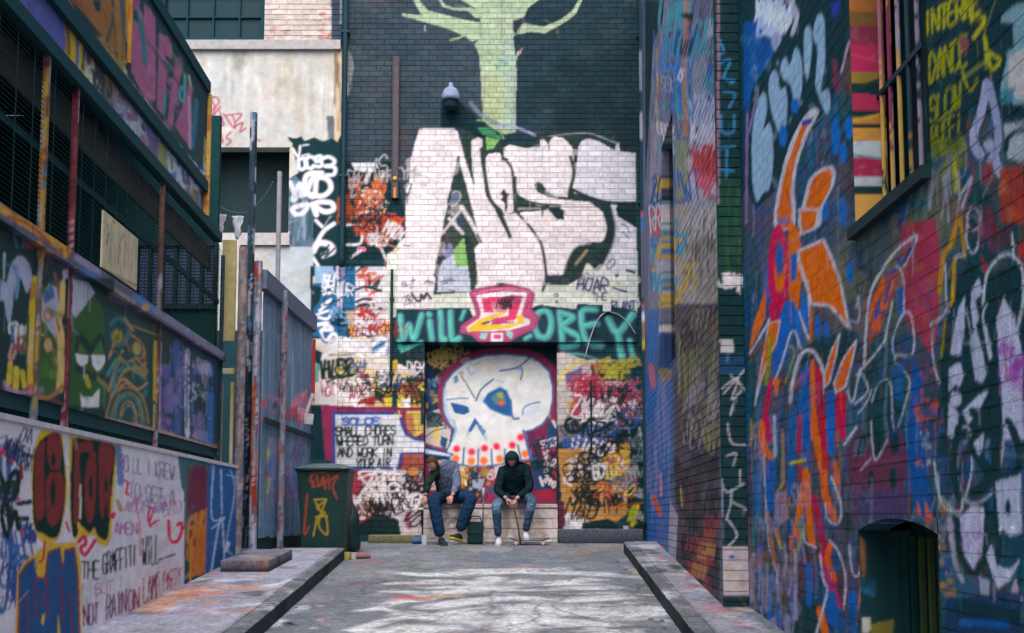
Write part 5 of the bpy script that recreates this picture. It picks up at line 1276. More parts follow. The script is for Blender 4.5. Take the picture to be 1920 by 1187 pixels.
# end wall of the room, with a grid of lit glass panes facing the lane's mouth
EW_Y = FS.P(u_end - 0.05, 0)[1]
FE_ = Frame((0, EW_Y, 0), (1, 0, 0), (0, 0, 1), (0, -1, 0))
xw0, zw1 = FE_.uv(258, 462); xw1, zw0 = FE_.uv(401, 572)
xl, xr = FS.P(u_end, 0, -3.2)[0], FS.P(u_end, 0, -0.06)[0]
m = MB()
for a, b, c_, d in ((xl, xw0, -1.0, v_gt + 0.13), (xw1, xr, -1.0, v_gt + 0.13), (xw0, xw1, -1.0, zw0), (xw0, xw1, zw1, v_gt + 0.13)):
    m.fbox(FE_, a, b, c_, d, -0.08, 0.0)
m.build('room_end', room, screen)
tr = bpy.data.materials.new('wired_glass'); tr.use_nodes = True
tn = tr.node_tree; tb = tn.nodes.new('ShaderNodeBsdfTranslucent'); cc = H('b4b6d4'); tb.inputs[0].default_value = (cc[0], cc[1], cc[2], 1)
gl = tn.nodes.new('ShaderNodeBsdfGlossy'); gl.inputs['Roughness'].default_value = 0.4; mxs = tn.nodes.new('ShaderNodeMixShader'); mxs.inputs[0].default_value = 0.06
tn.links.new(tb.outputs[0], mxs.inputs[1]); tn.links.new(gl.outputs[0], mxs.inputs[2]); tn.links.new(mxs.outputs[0], tn.nodes['Material Output'].inputs[0])
fw = MB(); nx = 6
fw.fbox(FE_, xw0 - 0.03, xw1 + 0.03, zw1, zw1 + 0.06, 0.002, 0.04).fbox(FE_, xw0 - 0.03, xw1 + 0.03, zw0 - 0.05, zw0, 0.002, 0.04).fbox(FE_, xw1, xw1 + 0.03, zw0, zw1, 0.002, 0.04)
rw = fw.build('room_window', flat('1c3a3e', 0.6), screen)
for i in range(nx):
    a = xw0 + (xw1 - xw0) * i / nx; b = xw0 + (xw1 - xw0) * (i + 1) / nx
    MB().fbox(FE_, a + 0.02, b - 0.02, zw0, zw1, -0.05, -0.04).build('pane', tr, rw)
    MB().fbox(FE_, a - 0.02, a + 0.02, zw0, zw1, -0.06, 0.02).build('mullion', flat('1c3a3e', 0.6), rw)
m = MB()
for k in range(18):
    z = zw0 + (zw1 - zw0) * (k + 0.5) / 18; m.fbox(FE_, xw0, xw1, z - 0.006, z + 0.006, -0.036, -0.028)
tag(m.build('louvre_wires', flat('2a444a', 0.6), rw), kind='stuff')
# pale board fixed to the mesh
cn = Canvas(FS, np.arange(7, 12, 0.02), np.arange(1.8, 4.0, 0.01), 'c3bb9a', 51)
cn.z(0, 380, 2.896); cn.drips(520, 60, 715, 200, 26, ['a89a7c', 'd8d0b4', '8c7c6a', 'b09a8c'], (100, 300), (6, 16), 0.6); cn.line('540,110 555,140 545,230 560,160', '4a4038', 9); cn.line('640,170 620,220 610,330', '6a4c48', 9); cn.line('580,100 595,110', '4a4038', 9); cn.drips(560, 140, 700, 300, 12, ['7a4a4c', '5a5048'], (60, 160), (4, 7), 0.7); cn.line('520,360 710,450', '3a3a34', 14, 0.6); cn.wear(0.06, 0.05)
u0, u1 = FS.uv(180, 470)[0], FS.uv(247, 490)[0]
bd = panel('board', FS, lines(u0, u1, 0.02), lines(sv(212, 522), sv(212, 418), 0.012), 0.05, 0.015, cn, M_SHEET, None)
bd.name = 'notice_board'; tag(bd, 'pale yellow hand lettered board hung on the dark wire mesh', 'board')

# ================================================================== fence of grey boards beyond it
FFN = Frame((-3.344, 0, 0), (0.015, 1, 0), (0, 0, 1), (1, -0.015, 0))
def fv(px, py): return FFN.uv(px, py)[1]
fu0, fu1 = 14.62, FFN.uv(583, 800)[0]
fu1 = min(fu1, 18.15)
cf_ = Canvas(FFN, np.arange(13.9, 18.6, 0.02), np.arange(-0.5, 5.0, 0.012), '586c86', 61, False)
def paint_fence(c):
    c.z(400, 640, 2.826); c.drips(230, -300, 520, 700, 150, ['6c82a0', '566a86', '7a90a8', '4c627c', '667e98'], (200, 700), (6, 20), 0.5)
    c.tags(230, 300, 460, 440, 16, ['c04a5c', 'c87a8c', 'b0445c', '3a4a6a', 'd0a0ac'], (30, 60), (5, 9), 0.5); c.drips(230, 500, 470, 640, 24, ['3a6aa4', '8a7cac', 'b0b0cc', '7c9060', '8a4a6c'], (80, 320), (8, 18), 0.6); c.line('290,580 295,740 285,800', 'a8a850', 14, 0.8); c.tags(250, 600, 450, 900, 12, ['4a70a8', '9c6a8c', '5a4a7c'], (50, 100), (8, 14), 0.4, 0.7)
paint_fence(cf_); cf_.a *= np.array([0.93, 1.03, 1.0]); cf_.smear(500, (0.05, 0.3), (0.006, 0.014), 0.5); cf_.wear(0.08, 0.05, 1.35, 0.2)
fence = thing('board_fence', tuple(FFN.P(16.2, ground_z(16.2))), 'grey blue board fence with heavy sloping top rail behind the wheelie bin', 'fence')
ft = fv(530, 560)
nb_ = 9
for i in range(nb_):
    a = fu0 + (fu1 - fu0) * i / nb_; b = fu0 + (fu1 - fu0) * (i + 1) / nb_
    panel('board', FFN, lines(a + 0.006, b - 0.006, 0.03), lines(0.12 + 0.02 * (i % 2), ft - 0.1, 0.02), 0.004 * (i % 2), 0.02, cf_, M_SHEET, fence, 0.07)
MB().fbox(FFN, fu0 - 0.2, fu1, ft - 0.11, ft + 0.13, -0.03, 0.07).build('top_rail', flat('586a80', 0.6), fence)
MB().fbox(FFN, fu0, fu1, -0.3, 0.11, -0.05, -0.01).build('plinth', flat('16302f', 0.8), fence)
MB().fbox(FFN, fu0, fu1, 1.55, 1.62, 0.026, 0.05).build('mid_rail', flat('22323c', 0.7), fence)
def pole(name, px, d, ytop, r, cols, label, zbot=None, seed=0, cell=0.1, square=False):
    x = (px - CX) / F_PX * d
    zt = at_depth(px, ytop, d)[2]; zb = ground_z(d) if zbot is None else zbot
    m = MB(); n = max(int((zt - zb) / 0.025), 4)
    m.tube([(x, d, zb + (zt - zb) * k / n) for k in range(n + 1)], r, 4 if square else 10)
    o = m.build(name, M_SHEET, None, smooth=False, colfn=stripes(cols, cell, seed))
    return tag(o, label, 'pole')
pole('painted_pole', 448, 14.2, 465, 0.055, ['847c80', '948888', '665e66', '7c6a68', '5c6c80', '8c7c70'], 'pinkish scabbed pole at the far end of the low wall', None, 5, 0.07)
pole('painted_pole', 477, 14.38, 490, 0.05, ['7c8498', '8c3428', '9c9cac', '9c5c2c', '6a7a94', '5a6474'], 'pole banded red, white and orange at the near end of the grey fence', None, 8, 0.22)
pole('painted_pole', 462, 15.6, 212, 0.05, ['24343c', '9c9ca8', '2a3c4c', '24343c', '1c2c38', '4a6a8c', '2a3c4c'], 'tall black and white marked pole rising behind the fence rail', None, 9, 0.16)
pole('grey_pipe', 514, 17.2, 322, 0.036, ['8f8f92', '868688'], 'slim plain grey pipe standing before the dark square opening', None, 10, 0.5)
pole('painted_pole', 528, 15.42, 545, 0.045, ['7c8498', '746c78', '66788e', '8c8088', '4a5260', '84505c'], 'white and pink speckled pole halfway along the grey fence', None, 11, 0.1)
x = (583 - CX) / F_PX * 18.1
o = MB().box((x + 0.02, 18.1, (ZB(640) + ZB(745)) / 2), (0.045, 0.03, abs(ZB(640) - ZB(745))), bev=0.004).build('red_strip', flat('a8282c', 0.5)); tag(o, 'narrow red upright strip at the far end of the grey fence', 'strip')
# yellow board leaning between screen and fence
cy_ = Canvas(FB, np.arange(-4, -2, 0.05), np.arange(0, 6, 0.05), 'b5ab74', 71); cy_.wear()
xa, za = at_depth(418, 450, 14.35)[[0, 2]]; xb, zb = at_depth(440, 640, 14.35)[[0, 2]]
m = MB(); m.box(((xa + xb) / 2, 14.35, (za + zb) / 2), (abs(xb - xa), 0.03, abs(za - zb)), bev=0.004); yb = m.build('yellow_board', flat('b0a676', 0.7)); tag(yb, 'upright pale yellow board between the steel screen and the fence poles', 'board')
xa, za = at_depth(413, 690, 14.3)[[0, 2]]; xb, zb = at_depth(436, 870, 14.3)[[0, 2]]
m = MB(); m.box(((xa + xb) / 2, 14.3, za - 0.04), (abs(xb - xa), 0.05, 0.07)); m.box((xa + 0.02, 14.3, (za + zb) / 2 - 0.1), (0.04, 0.05, abs(za - zb) - 0.15)); m.box((xb - 0.02, 14.3, (za + zb) / 2 - 0.1), (0.04, 0.05, abs(za - zb) - 0.15))
o = m.build('painted_hoarding', M_SHEET, colfn=stripes(['b8ac3c', 'a07c9c', 'c4bcc8', '9c9840'], 0.2, 6)); tag(o, 'small yellow and violet painted hoarding by the end of the mural boards', 'hoarding')
# ================================================================== right side, near building
FN = Frame((1.98, 0, 0), (0.004, 1, 0), (0, 0, 1), (-1, 0.004, 0))
PIER_Y = 10.1
cr = Canvas(FN, np.concatenate([np.arange(0.9, 4.2, 0.03), persp_lines(2.0, 4.2, PIER_Y + 0.2, 0.8)]), np.arange(-1.5, 5.6, 0.0075), '1c3b40', 81, False)
def paint_near(c):
    tags_uv(c, 1.0, 4.6, -0.8, 3.5, 40, ['b8b8cc', '20343a', '8c8c34', '3a5a94', 'a04050', 'c0703c'], (0.2, 0.7), (0.02, 0.08), -1)
    c.z(0, 0, 1)
    # overall older coats: vertical streaks of blue, grey, violet
    c.blobs(1400, 0, 1920, 1187, 220, ['15353c', '1a4046', '1e4450', '27405c', '1c3838', '2a4a5c'], (20, 70), 0.6, 2.0)
    c.drips(1400, 100, 1620, 1050, 330, ['2d5a90', '3a4a74', '5a6a90', '27507c', '4a4a58', '6c7486', '24484c'], (60, 260), (4, 12), 0.55)
    c.blobs(1400, 100, 1900, 1187, 110, ['4a4a58', '5c4440', '2a5a60', '5c5650', '3a5a84', '54383c', '1a4046', '2f4a70', '6a4038', '5a4a3c'], (15, 55), 0.5, 1.8)
    LY = ['3f3558', '24508c', '5c2c3c', '4a5c70', '205a64', '5c4034', '54507c', '15383e', '7c8094', '1f4680', '2a4a58', '1a4448', '183c44']
    c.tags(1400, 150, 1900, 1190, 150, LY, (35, 120), (3, 7), 0.5, 0.6)
    c.drips(1400, 0, 1910, 1100, 200, LY, (30, 150), (2, 6), 0.6)
    c.blobs(1560, 380, 1800, 640, 60, ['5c6058', '6a6a60', '4a5048', '7a6c60', '55603c'], (10, 36), 0.5, 1.5)
    c.z(1380, 0, 2.826)
    c.poly('40,120 240,60 260,300 180,420 60,600 40,560', '26508a'); c.blobs(45, 120, 240, 560, 30, ['2f5f9c', '1f4070', '4a6ea0', '28486a'], (10, 30), 0.6, 1.5)
    c.tags(200, 100, 90, 200, 16, ['c4c8e0', 'a8b0d0', 'd0d0e0'], (60, 130), (10, 18), 0.4, 0.9, -1); c.line('110,0 120,90 150,30 160,120 190,20 180,130', 'c8cce0', 16); c.line('280,0 320,80 290,200', 'b8aab8', 30); c.ell(215, 220, 26, 50, '9a9cb4')
    # light blue letters on black
    c.poly('80,480 180,320 240,220 330,60 400,-40 610,-40 570,300 510,560 440,660 300,760 210,1010 110,1110 55,1000', '14323a')
    LB = '8fa4bc'
    for p in ('110,560 140,490 165,520 165,600 150,680 175,650 195,700 200,850 180,1000 150,1020 110,1070 85,950 85,700', '175,420 200,370 225,400 235,470 265,460 275,560 265,680 235,720 195,620 175,520', '240,330 265,300 285,340 315,250 345,300 355,420 340,530 310,560 290,460 250,420 235,380', '360,170 385,135 405,180 400,320 380,430 360,340', '415,120 440,70 470,110 475,330 450,480 490,470 505,560 480,610 440,520 420,440 430,270 410,200'):
        c.poly(p, LB, 1, 1, '20404c', 5)
    c.blobs(90, 300, 480, 1000, 24, ['a0b2c8', '7f95b0', '9aa4bc'], (8, 24), 0.4, 1.6); c.poly('500,20 560,0 555,60 520,110', '33408c')
    c.line('300,30 325,80 300,180', 'b8b0c0', 22); c.line('520,320 545,480 520,420', '74384c', 26, 0.8); c.line('600,220 560,380', 'a890a8', 12)
    for x, y, ry in ((528, 720, 105), (570, 810, 55), (600, 680, 60), (565, 1120, 80), (250, 720, 60), (315, 560, 40), (470, 1110, 60)): c.ell(x, y, 22, ry, '2f66ae')
    for p in ('60,600 55,1180', '100,560 70,700'): c.line(p, '8a70a0', 14, 0.8)
    # orange-horned figure: horns
    OR = 'dd6a2c'; WH = 'b9b4c0'
    c.poly('440,590 420,640 380,720 330,860 310,1000 310,1200 205,1200 215,1050 250,880 300,730 360,620 410,575', WH, 1, 1); c.poly('385,650 350,740 310,880 290,1010 290,1190 222,1190 235,1050 270,880 320,740 350,670', OR, 1, 1); c.poly('350,640 410,625 400,655 350,670', '34408c')
    c.poly('525,900 480,880 395,940 360,1050 330,1200 445,1200 460,1100 520,980', WH, 1, 1); c.poly('510,905 480,900 410,950 378,1060 350,1200 425,1200 440,1110 500,990', OR, 1, 1); c.line('270,1000 290,1110', '8c4a34', 9, 0.7)
    c.z(1380, 400, 2.826)
    c.poly('215,-20 300,-20 295,30 340,110 350,330 330,500 300,510 280,430 275,300 280,90 225,60', OR); c.poly('335,-20 440,-20 420,80 345,110', OR, 1, 0, WH, 12); c.poly('215,20 290,20 280,60 225,60', '7c6a88')
    c.poly('330,200 465,140 500,220 550,350 605,620 560,560 500,490 400,480 380,400 335,260', OR, 1, 0, WH, 15)
    c.poly('165,380 155,560 75,720 65,770 90,600', OR, 1, 0, None, 0); c.line('75,740 160,600 175,560', WH, 12); c.poly('165,260 180,220 175,480 160,480', '2a5ca8')
    c.ell(225, 300, 56, 240, 'b82f58'); c.poly('175,480 275,440 240,560 180,590', 'b02c50', 0.9); c.ell(232, 300, 30, 125, OR); c.ell(232, 240, 26, 95, 'a83058'); c.ell(232, 240, 20, 88, '245c9c')
    c.poly('290,220 325,210 320,350 290,370', '2560a8'); c.poly('270,460 320,500 300,650 240,830 205,870 205,720 230,560', '2560a8', 1, 1); c.poly('300,510 340,500 350,700 320,660', '2a66b0'); c.line('335,520 395,670 380,360', WH, 12); c.poly('350,400 385,500 385,640 340,530', '2a66b0'); c.line('345,720 300,620 240,800 200,900', WH, 10)
    c.poly('175,580 235,570 215,680 160,800 130,900 100,1020 130,830 160,660', OR, 1, 0, WH, 7); c.line('190,640 160,900', '8c8430', 24, 0.9); c.poly('195,870 235,880 215,980', OR); c.line('185,900 150,1100', 'b03058', 26); c.line('400,510 395,680', 'b0622c', 16)
    c.ell(435, 600, 14, 60, '2a62ac'); c.ell(480, 630, 14, 70, '2a62ac'); c.ell(605, 310, 20, 60, '2f66ac'); c.ell(925, 450, 16, 54, '2f66b0')
    c.poly('380,700 600,600 660,700 560,960 440,900 330,860', '17363a', 0.8)
    c.line('440,1200 460,860 430,760 390,725 340,760 300,900 290,1000', WH, 18); c.poly('335,860 390,770 400,1200 330,1200', '2558a0', 1); c.poly('395,790 410,770 440,860 430,1200 400,1200', OR); c.poly('415,780 460,850 475,1200 430,1200', 'b02f4c'); c.line('450,870 470,1180', '922a44', 12)
    c.poly('550,640 530,760 495,900 470,920 470,850 510,720', OR, 1, 0, WH, 8); c.poly('640,670 620,770 580,920 530,950 520,900 570,770', OR, 1, 0, WH, 10); c.poly('485,950 525,940 520,1200 480,1200', '2458a4'); c.poly('530,960 585,940 580,1200 530,1200', 'b02c48')
    c.line('280,700 310,740 260,900', '9c9438', 10, 0.8)
    # second figure: orange scales, white outline, rose field
    c.poly('880,60 1060,30 1090,250 1075,560 1040,760 960,640 900,560 880,300', '96384c', 0.95); c.blobs(890, 60, 1060, 700, 26, ['a84858', '84344a', 'a05a50', '8a3c54'], (14, 46), 0.6, 1.6)
    c.line('680,800 700,500 740,360 850,200 960,120 890,280', 'b4b0bc', 14); c.poly('700,620 720,440 780,330 860,280 880,340 820,480 760,640 710,690', '8c5048', 0.9)
    for p in ('735,440 780,345 790,380 745,480', '800,420 840,335 835,390 805,450', '765,470 810,420 800,500 765,520', '700,560 735,430 735,500 710,580', '725,560 770,545 765,620 725,640', '700,670 720,650 715,690'): c.poly(p, 'd8642c')
    for p in ('740,520 800,530', '790,320 860,300', '760,460 740,560', '820,360 790,480'): c.line(p, '3a4a90', 14)
    c.line('850,280 885,330 890,520 870,560', 'b4b0bc', 9); c.line('830,470 800,620 780,690 640,860', 'b4b0bc', 10); c.poly('860,400 890,380 885,560 860,540', '2a5ca0'); c.line('860,240 880,270 940,160', '2a4a7c', 20)
    c.line('590,560 650,570 650,440 640,500', '9c9cb4', 10); c.line('845,760 830,680 880,540 930,545 940,740 860,750 845,770', 'b0acbc', 9); c.line('590,940 620,1000 660,850 700,940 630,1010', 'b4b0c0', 9); c.line('720,1000 760,900 820,900 830,1080 850,1150 900,1000 920,880 840,780', 'a8a8b8', 8); c.line('660,820 630,960', 'b4b0c0', 9); c.line('650,1060 700,990 720,930', 'a8a8b8', 8)
    c.poly('940,780 990,860 980,1000 940,1200 900,1200 930,980', '264f90'); c.blobs(960, 800, 1060, 1100, 20, ['b04a5c', 'c0583c', '6a3050', '8c4a84'], (8, 22), 0.8, 1.4); c.poly('830,800 900,790 880,1000 840,980', '2a5590', 0.8)
    c.poly('1110,1200 1080,800 1100,560 1130,440 1200,320 1240,250 1330,330 1400,300 1540,250 1560,1200', '16333a')
    # pale letters on black, far right
    PL = 'aeadc6'
    c.poly('1140,700 1180,500 1215,440 1210,640 1190,750 1140,750', PL); c.poly('1250,400 1290,340 1310,420 1270,460 1290,560 1260,620 1245,500', PL, 0.9); c.poly('1380,560 1420,450 1480,560 1510,700 1530,1200 1420,1200 1400,800', PL); c.poly('1130,820 1190,790 1210,860 1190,920 1130,940', PL); c.poly('1240,680 1270,600 1300,700 1330,850 1310,900 1270,880', PL, 0.9); c.ell(1165, 985, 40, 50, PL, 1, '16333a', 18); c.ell(1168, 930, 18, 22, '16333a'); c.poly('1200,1050 1290,960 1340,940 1290,1040 1230,1120', PL); c.poly('1130,1000 1180,1060 1170,1200 1120,1180', PL, 0.9); c.line('1320,600 1350,760', PL, 20); c.line('1220,500 1260,720 1290,900', '8a90a4', 8); c.ell(1290, 925, 26, 26, '16333a')
    c.blobs(1390, 700, 1520, 950, 60, ['9c58a8', 'b070b8', '8a5aa0'], (3, 12), 0.7, 1.3); c.tags(1500, 720, 1400, 900, 12, ['8c4a98', 'a060ac'], (40, 80), (6, 10), 0.5, 0.7, -1)
    c.line('1310,480 1330,330 1390,240 1460,220 1520,300 1520,480 1490,620', 'aeb0c0', 13); c.line('1330,480 1310,560 1350,700', 'a8aabc', 9); c.line('1105,240 1120,480 1130,520', 'b0b0c0', 9); c.line('1035,600 1040,580 1090,550 1120,500', 'b0b0c0', 10); c.line('1040,640 1050,800 1080,900', 'a8a8b8', 9); c.ell(1255, 110, 34, 100, '24383e', 0.6, 'a8aabc', 10); c.line('1465,110 1475,240', 'b0b0c0', 10)
    c.line('1180,20 1140,160 1100,230 1080,420', 'a87c2c', 24); c.line('1190,20 1215,230', '9c7a30', 18); c.line('1160,240 1150,440 1130,490', 'b0842c', 20); c.line('1165,230 1210,220', 'b4b4c0', 16); c.poly('1290,200 1340,300 1320,320', '8c3040'); c.line('1110,560 1090,760', '8c7a30', 12)
    c.poly('1490,170 1560,150 1560,220 1500,240', '983a34'); c.blobs(1290, 0, 1380, 180, 10, ['8a3038', '6a2c34'], (14, 34), 0.8, 1.6)
    c.z(1380, 780, 2.917)
    c.line('1180,170 1230,70 1280,80 1290,300 1250,460', 'aab0c0', 9); c.line('1085,250 1120,460 1190,525 1240,480 1180,190', 'b4b6c4', 10); c.line('1250,460 1310,480 1400,420 1450,280 1470,60', 'aab0c0', 9)
    for p, wd in (('1300,-20 1390,30 1300,160 1390,330 1310,420', 60), ('1490,30 1550,170 1540,300 1460,330', 46), ('1420,120 1440,620 1420,780', 50), ('1220,60 1190,260 1220,450', 40), ('1210,560 1230,760 1300,860 1360,760 1370,480', 30)): c.line(p, '15323a', wd)
    c.poly('1300,150 1360,90 1350,180 1330,220', PL); c.poly('1420,360 1560,320 1560,640 1500,660 1440,600', 'a8a8c0'); c.ell(1490, 500, 14, 46, '15323a'); c.poly('1230,560 1290,490 1360,500 1350,740 1300,840 1250,760', PL); c.blobs(1230, 560, 1350, 780, 60, ['8a58ac', 'a878c0', '9a68a0'], (3, 11), 0.7, 1.4); c.poly('1370,760 1400,700 1430,820 1500,840 1560,780 1500,900 1430,945', PL); c.poly('1490,1000 1530,890 1570,1010 1510,1060', 'b09aac', 0.9); c.dot(1448, 618, 9, 'e0e0e8'); c.dot(1515, 610, 11, 'e0e0e8'); c.poly('1330,880 1390,900 1380,1010 1340,980', 'a0a0bc', 0.8)
    c.poly('1150,1000 1560,960 1560,1190 1140,1190', '1e3456', 0.95); c.poly('1200,1000 1560,1060 1560,1130 1210,1120', '12303a', 0.9); c.line('1240,1130 1480,1140', '2a5494', 40, 0.9)
    c.blobs(1100, 480, 1200, 1000, 24, ['a06c48', 'b08c9c', '6a4a4c', 'a0553c', '8c8c9c', 'a8884c'], (8, 26), 0.7, 1.2); c.line('1170,560 1200,800 1240,900', '9c98ac', 26, 0.8)
    c.poly('610,180 680,60 740,160 760,240 830,110 900,60 940,240 920,380 960,540 640,560 620,300', '5f3348', 0.95); c.poly('690,60 720,140 700,200 660,210', '15323a'); c.poly('770,60 800,140 780,230 745,190', '15323a'); c.poly('840,110 890,60 895,200 850,210', '15323a'); c.ell(740, 350, 18, 50, '15323a'); c.ell(862, 340, 22, 60, '17323a'); c.line('640,270 930,230', '6c3a50', 26); c.poly('640,420 940,400 960,560 650,590', '3f3f66', 0.7); c.line('740,30 760,240 830,130', 'a8a4b4', 9); c.line('590,160 640,90 660,60', 'b8b4c4', 12); c.line('680,300 740,230', 'a8a4b4', 7)
    c.poly('940,0 1000,0 1080,560 1000,560 940,400', '24508c', 0.95); c.poly('990,450 1015,540 995,545', 'd0603c'); c.poly('1035,460 1080,570 1040,560', 'cc5a38'); c.blobs(980, 0, 1070, 300, 16, ['6a4a8c', 'c05a3c', '9c9cb8', 'b0a040'], (6, 18), 0.8, 1.5)
    # lower body of the horned figure
    c.drips(60, -150, 580, 850, 110, ['24589c', '1f4a84', '2f68a8', 'b0582c', '9c3048', '8a84a4', '3a7478', '16383e', '16383e', '6a6a88', 'a87c40', '2a5a60'], (60, 280), (6, 15), 0.85)
    for p, col, wd in (('165,0 180,130', 'b02f58', 34), ('140,40 150,160 190,230', OR, 34), ('190,260 185,500', '2458a0', 50), ('170,520 200,700 220,850', 'b0603c', 12), ('150,100 160,400 180,700 230,870', 'a9a4b4', 7), ('210,0 215,220', 'a4a4b8', 16), ('255,80 260,360', '8c7468', 20), ('310,0 300,420', '2a5a94', 44), ('350,0 345,200', '9c3450', 26), ('380,0 390,260', '2458a0', 40), ('425,0 440,130 480,320 490,430 540,560', OR, 38), ('470,0 490,280', 'b03040', 34), ('515,0 520,200', '2560b0', 34), ('575,0 585,110', 'b42c54', 36), ('545,260 555,370', 'c8683c', 26), ('380,310 350,520 330,640', OR, 34), ('390,330 400,560 420,700', OR, 34), ('350,260 360,400', '9c3040', 20), ('430,450 460,620 490,720', 'a02c48', 40), ('470,760 520,930 560,1040', 'b83058', 44), ('520,700 500,780 540,890', 'dc6228', 30), ('545,760 555,840', '24508c', 22), ('510,990 545,1120', '2a5a9c', 80), ('460,1060 490,1190', 'd0662c', 40), ('560,1180 580,1060', '24508c', 20), ('640,980 640,1190', '2560a8', 44), ('220,620 240,700', 'cf6a48', 20), ('300,660 310,760', 'c86440', 18), ('350,620 330,680', 'c45a40', 14), ('400,820 400,1030', '2560a8', 34), ('130,720 140,860', '2c64b0', 34), ('180,1060 185,1190', '2a5cac', 24), ('235,1010 240,1190', '3a5cb0', 20)):
        c.line(p, col, wd, 0.95)
    c.poly('215,420 280,400 285,560 240,600 210,560', '9c7c94', 0.7); c.line('460,760 480,900 500,960 440,1190', 'b8b4c4', 12); c.line('510,680 560,740 600,880 590,1060', 'b8b4c4', 11); c.line('490,480 500,560 560,590 575,480 520,330', 'b4b0c0', 11); c.line('370,640 380,690 440,720', 'b0acc0', 10); c.line('215,640 260,740 320,780 360,660 380,600', '8c9050', 11); c.line('300,260 380,240', 'a89c30', 18); c.line('220,420 260,370', '8c8838', 12); c.poly('330,580 360,540 370,610 340,640', '3a7468', 0.8); c.line('620,700 640,860 680,850 690,660', 'a8a4b4', 10); c.line('680,660 690,850 670,1060', '9c6a74', 12)
    c.blobs(60, 760, 330, 1180, 40, ['8a84a8', '6a6a88', '9c98b4', '4a4a54', '5a6a90', '3a4a44'], (10, 40), 0.6, 2); c.drips(60, 700, 330, 950, 40, ['a8a0c0', '3a6ab0', '5a5a64', '8a6a5c'], (80, 260), (6, 16), 0.6)
    c.blobs(590, 560, 700, 1180, 12, ['3a3a48', '1c3438', '4a4450'], (16, 40), 0.6, 2)
    # yellow lettering by the window, white figure, red
    c.z(1380, 0, 2.826)
    c.poly('1000,-40 1560,-40 1560,560 1400,640 1240,560 1200,800 1020,800', '15323a')
    c.word('INTERNE', [(1000, 190), (1300, 60)], 120, '9c9428', 15, 0.05); c.word('DANCE', [(1025, 440), (1230, 330)], 150, '8c8826', 14, 0.05); c.word('SLOW', [(1030, 650), (1200, 560)], 130, '7c7c24', 14, 0.07); c.word('RUEFI', [(1035, 780), (1200, 690)], 100, '747428', 12, 0.07); c.line('1240,80 1320,100 1260,200', 'a89c28', 22); c.line('1320,200 1350,360 1400,320 1340,280', '98942c', 22); c.line('1240,20 1250,110', 'a0962c', 20); c.poly('1180,180 1240,220 1220,300 1190,260', '7c4a50', 0.9); c.line('1200,380 1240,480 1280,420', '8c8628', 14)
    c.blobs(1030, 760, 1200, 960, 18, ['6a6c2a', '7c7c30', '505828'], (14, 40), 0.7, 1.6); c.line('1160,850 1165,1010', '9c9434', 22); c.drips(960, 900, 1200, 960, 26, ['5c6040', '8a8c9c', '6c5a3c', '9c9cb0'], (80, 220), (6, 16), 0.6)
    c.poly('1410,80 1490,20 1560,10 1560,560 1480,560 1400,480 1440,300 1400,240', '7d98a4', 0.9); c.poly('1380,120 1470,120 1480,240 1420,290 1390,200', '15323a'); c.poly('1450,300 1540,250 1560,540 1440,500', 'b9aeb0', 0.9); c.poly('1400,480 1480,460 1470,540 1400,550', '2f6a78', 0.9); c.poly('1410,560 1560,550 1560,640 1430,650', '15303a')
    c.line('1330,440 1300,600 1260,720 1290,820 1350,760 1380,860 1400,920', '9c9cb8', 44); c.line('1340,440 1380,620 1390,760 1350,860', '8a8aa8', 40); c.line('1300,760 1330,820', '15323a', 14); c.line('1240,860 1260,940 1220,1060', '7c3a4c', 16, 0.9); c.poly('1400,900 1520,880 1540,1180 1400,1180', '8c3a34', 0.95); c.blobs(1400, 900, 1540, 1170, 12, ['a84a38', '74303a', 'b06a5c'], (12, 36), 0.7, 1.4); c.poly('1420,660 1560,640 1560,860 1440,840', 'a8a8b4', 0.8); c.line('1430,800 1450,720 1520,690', '15323a', 26); c.line('1110,930 1130,1180', '8c90a4', 12, 0.8); c.line('1200,1100 1250,940 1180,1060', 'a0a0b4', 14, 0.8); c.ell(1260, 1160, 34, 60, '1c363c', 0.8, '9ca0b4', 9); c.poly('1290,880 1360,850 1370,960 1310,980', '80343c', 0.8)
paint_near(cr)
cr.z(0, 0, 1)
cr.tags(1405, 600, 1610, 1130, 16, ['5a7088', '8c8ca0', '2a5a94', '8c5034', '15383e', '1c4a50'], (22, 55), (1.6, 3), 0.5, 0.6)
cr.tags(1600, 420, 1780, 900, 14, ['7c7c94', '2a4a7c', '84404c', '4a5044', '15383e'], (25, 60), (1.6, 3), 0.5, 0.55)
cr.drips(1400, 300, 1900, 1050, 130, ['8c90a8', '2a5a9c', '15383e', '6c4048', '9c542c', '4a5a70', '1f4a54'], (20, 90), (1.5, 3), 0.55)
cr.a *= np.array([0.95, 1.03, 0.97]); _l = cr.a.mean(-1, keepdims=True); cr.a = np.clip(_l + (cr.a - _l) * 1.18, 0.003, 0.85); cr.smear(2000, (0.03, 0.18), (0.004, 0.012), 0.45); cr.wear(0.10, 0.07, 1.42, 0.2, 0.76, 0.55)
near_b = thing('brick_building', tuple(FN.P(6.5, ground_z(6.5))), 'graffiti covered brick building with barred window and low arched opening', 'building')
wu1, wu0 = FN.uv(1600, 300)[0], FN.uv(1745, 250)[0]
wv0 = FN.uv(1640, 398)[1]; wv1 = wv0 + 1.9
au1, au0 = FN.uv(1612, 1080)[0], FN.uv(1762, 1080)[0]
av1 = FN.uv(1680, 972)[1]; av_spring = FN.uv(1612, 995)[1]
holes_n = [(wu0, wu1, wv0, wv1), (au0, au1, -2, av1)]
def step_n(u, v, vis):
    if not vis: return (0.026, 0.02) if u > 2.6 and v < 3.2 else (0.08, 0.04)
    y = max(u, 1.0)
    return (min(max(1.15 * y * y / (F_PX * 2.0) * 1.875, 0.008), 0.05), max(1.05 * y / F_PX * 1.875, 0.006))
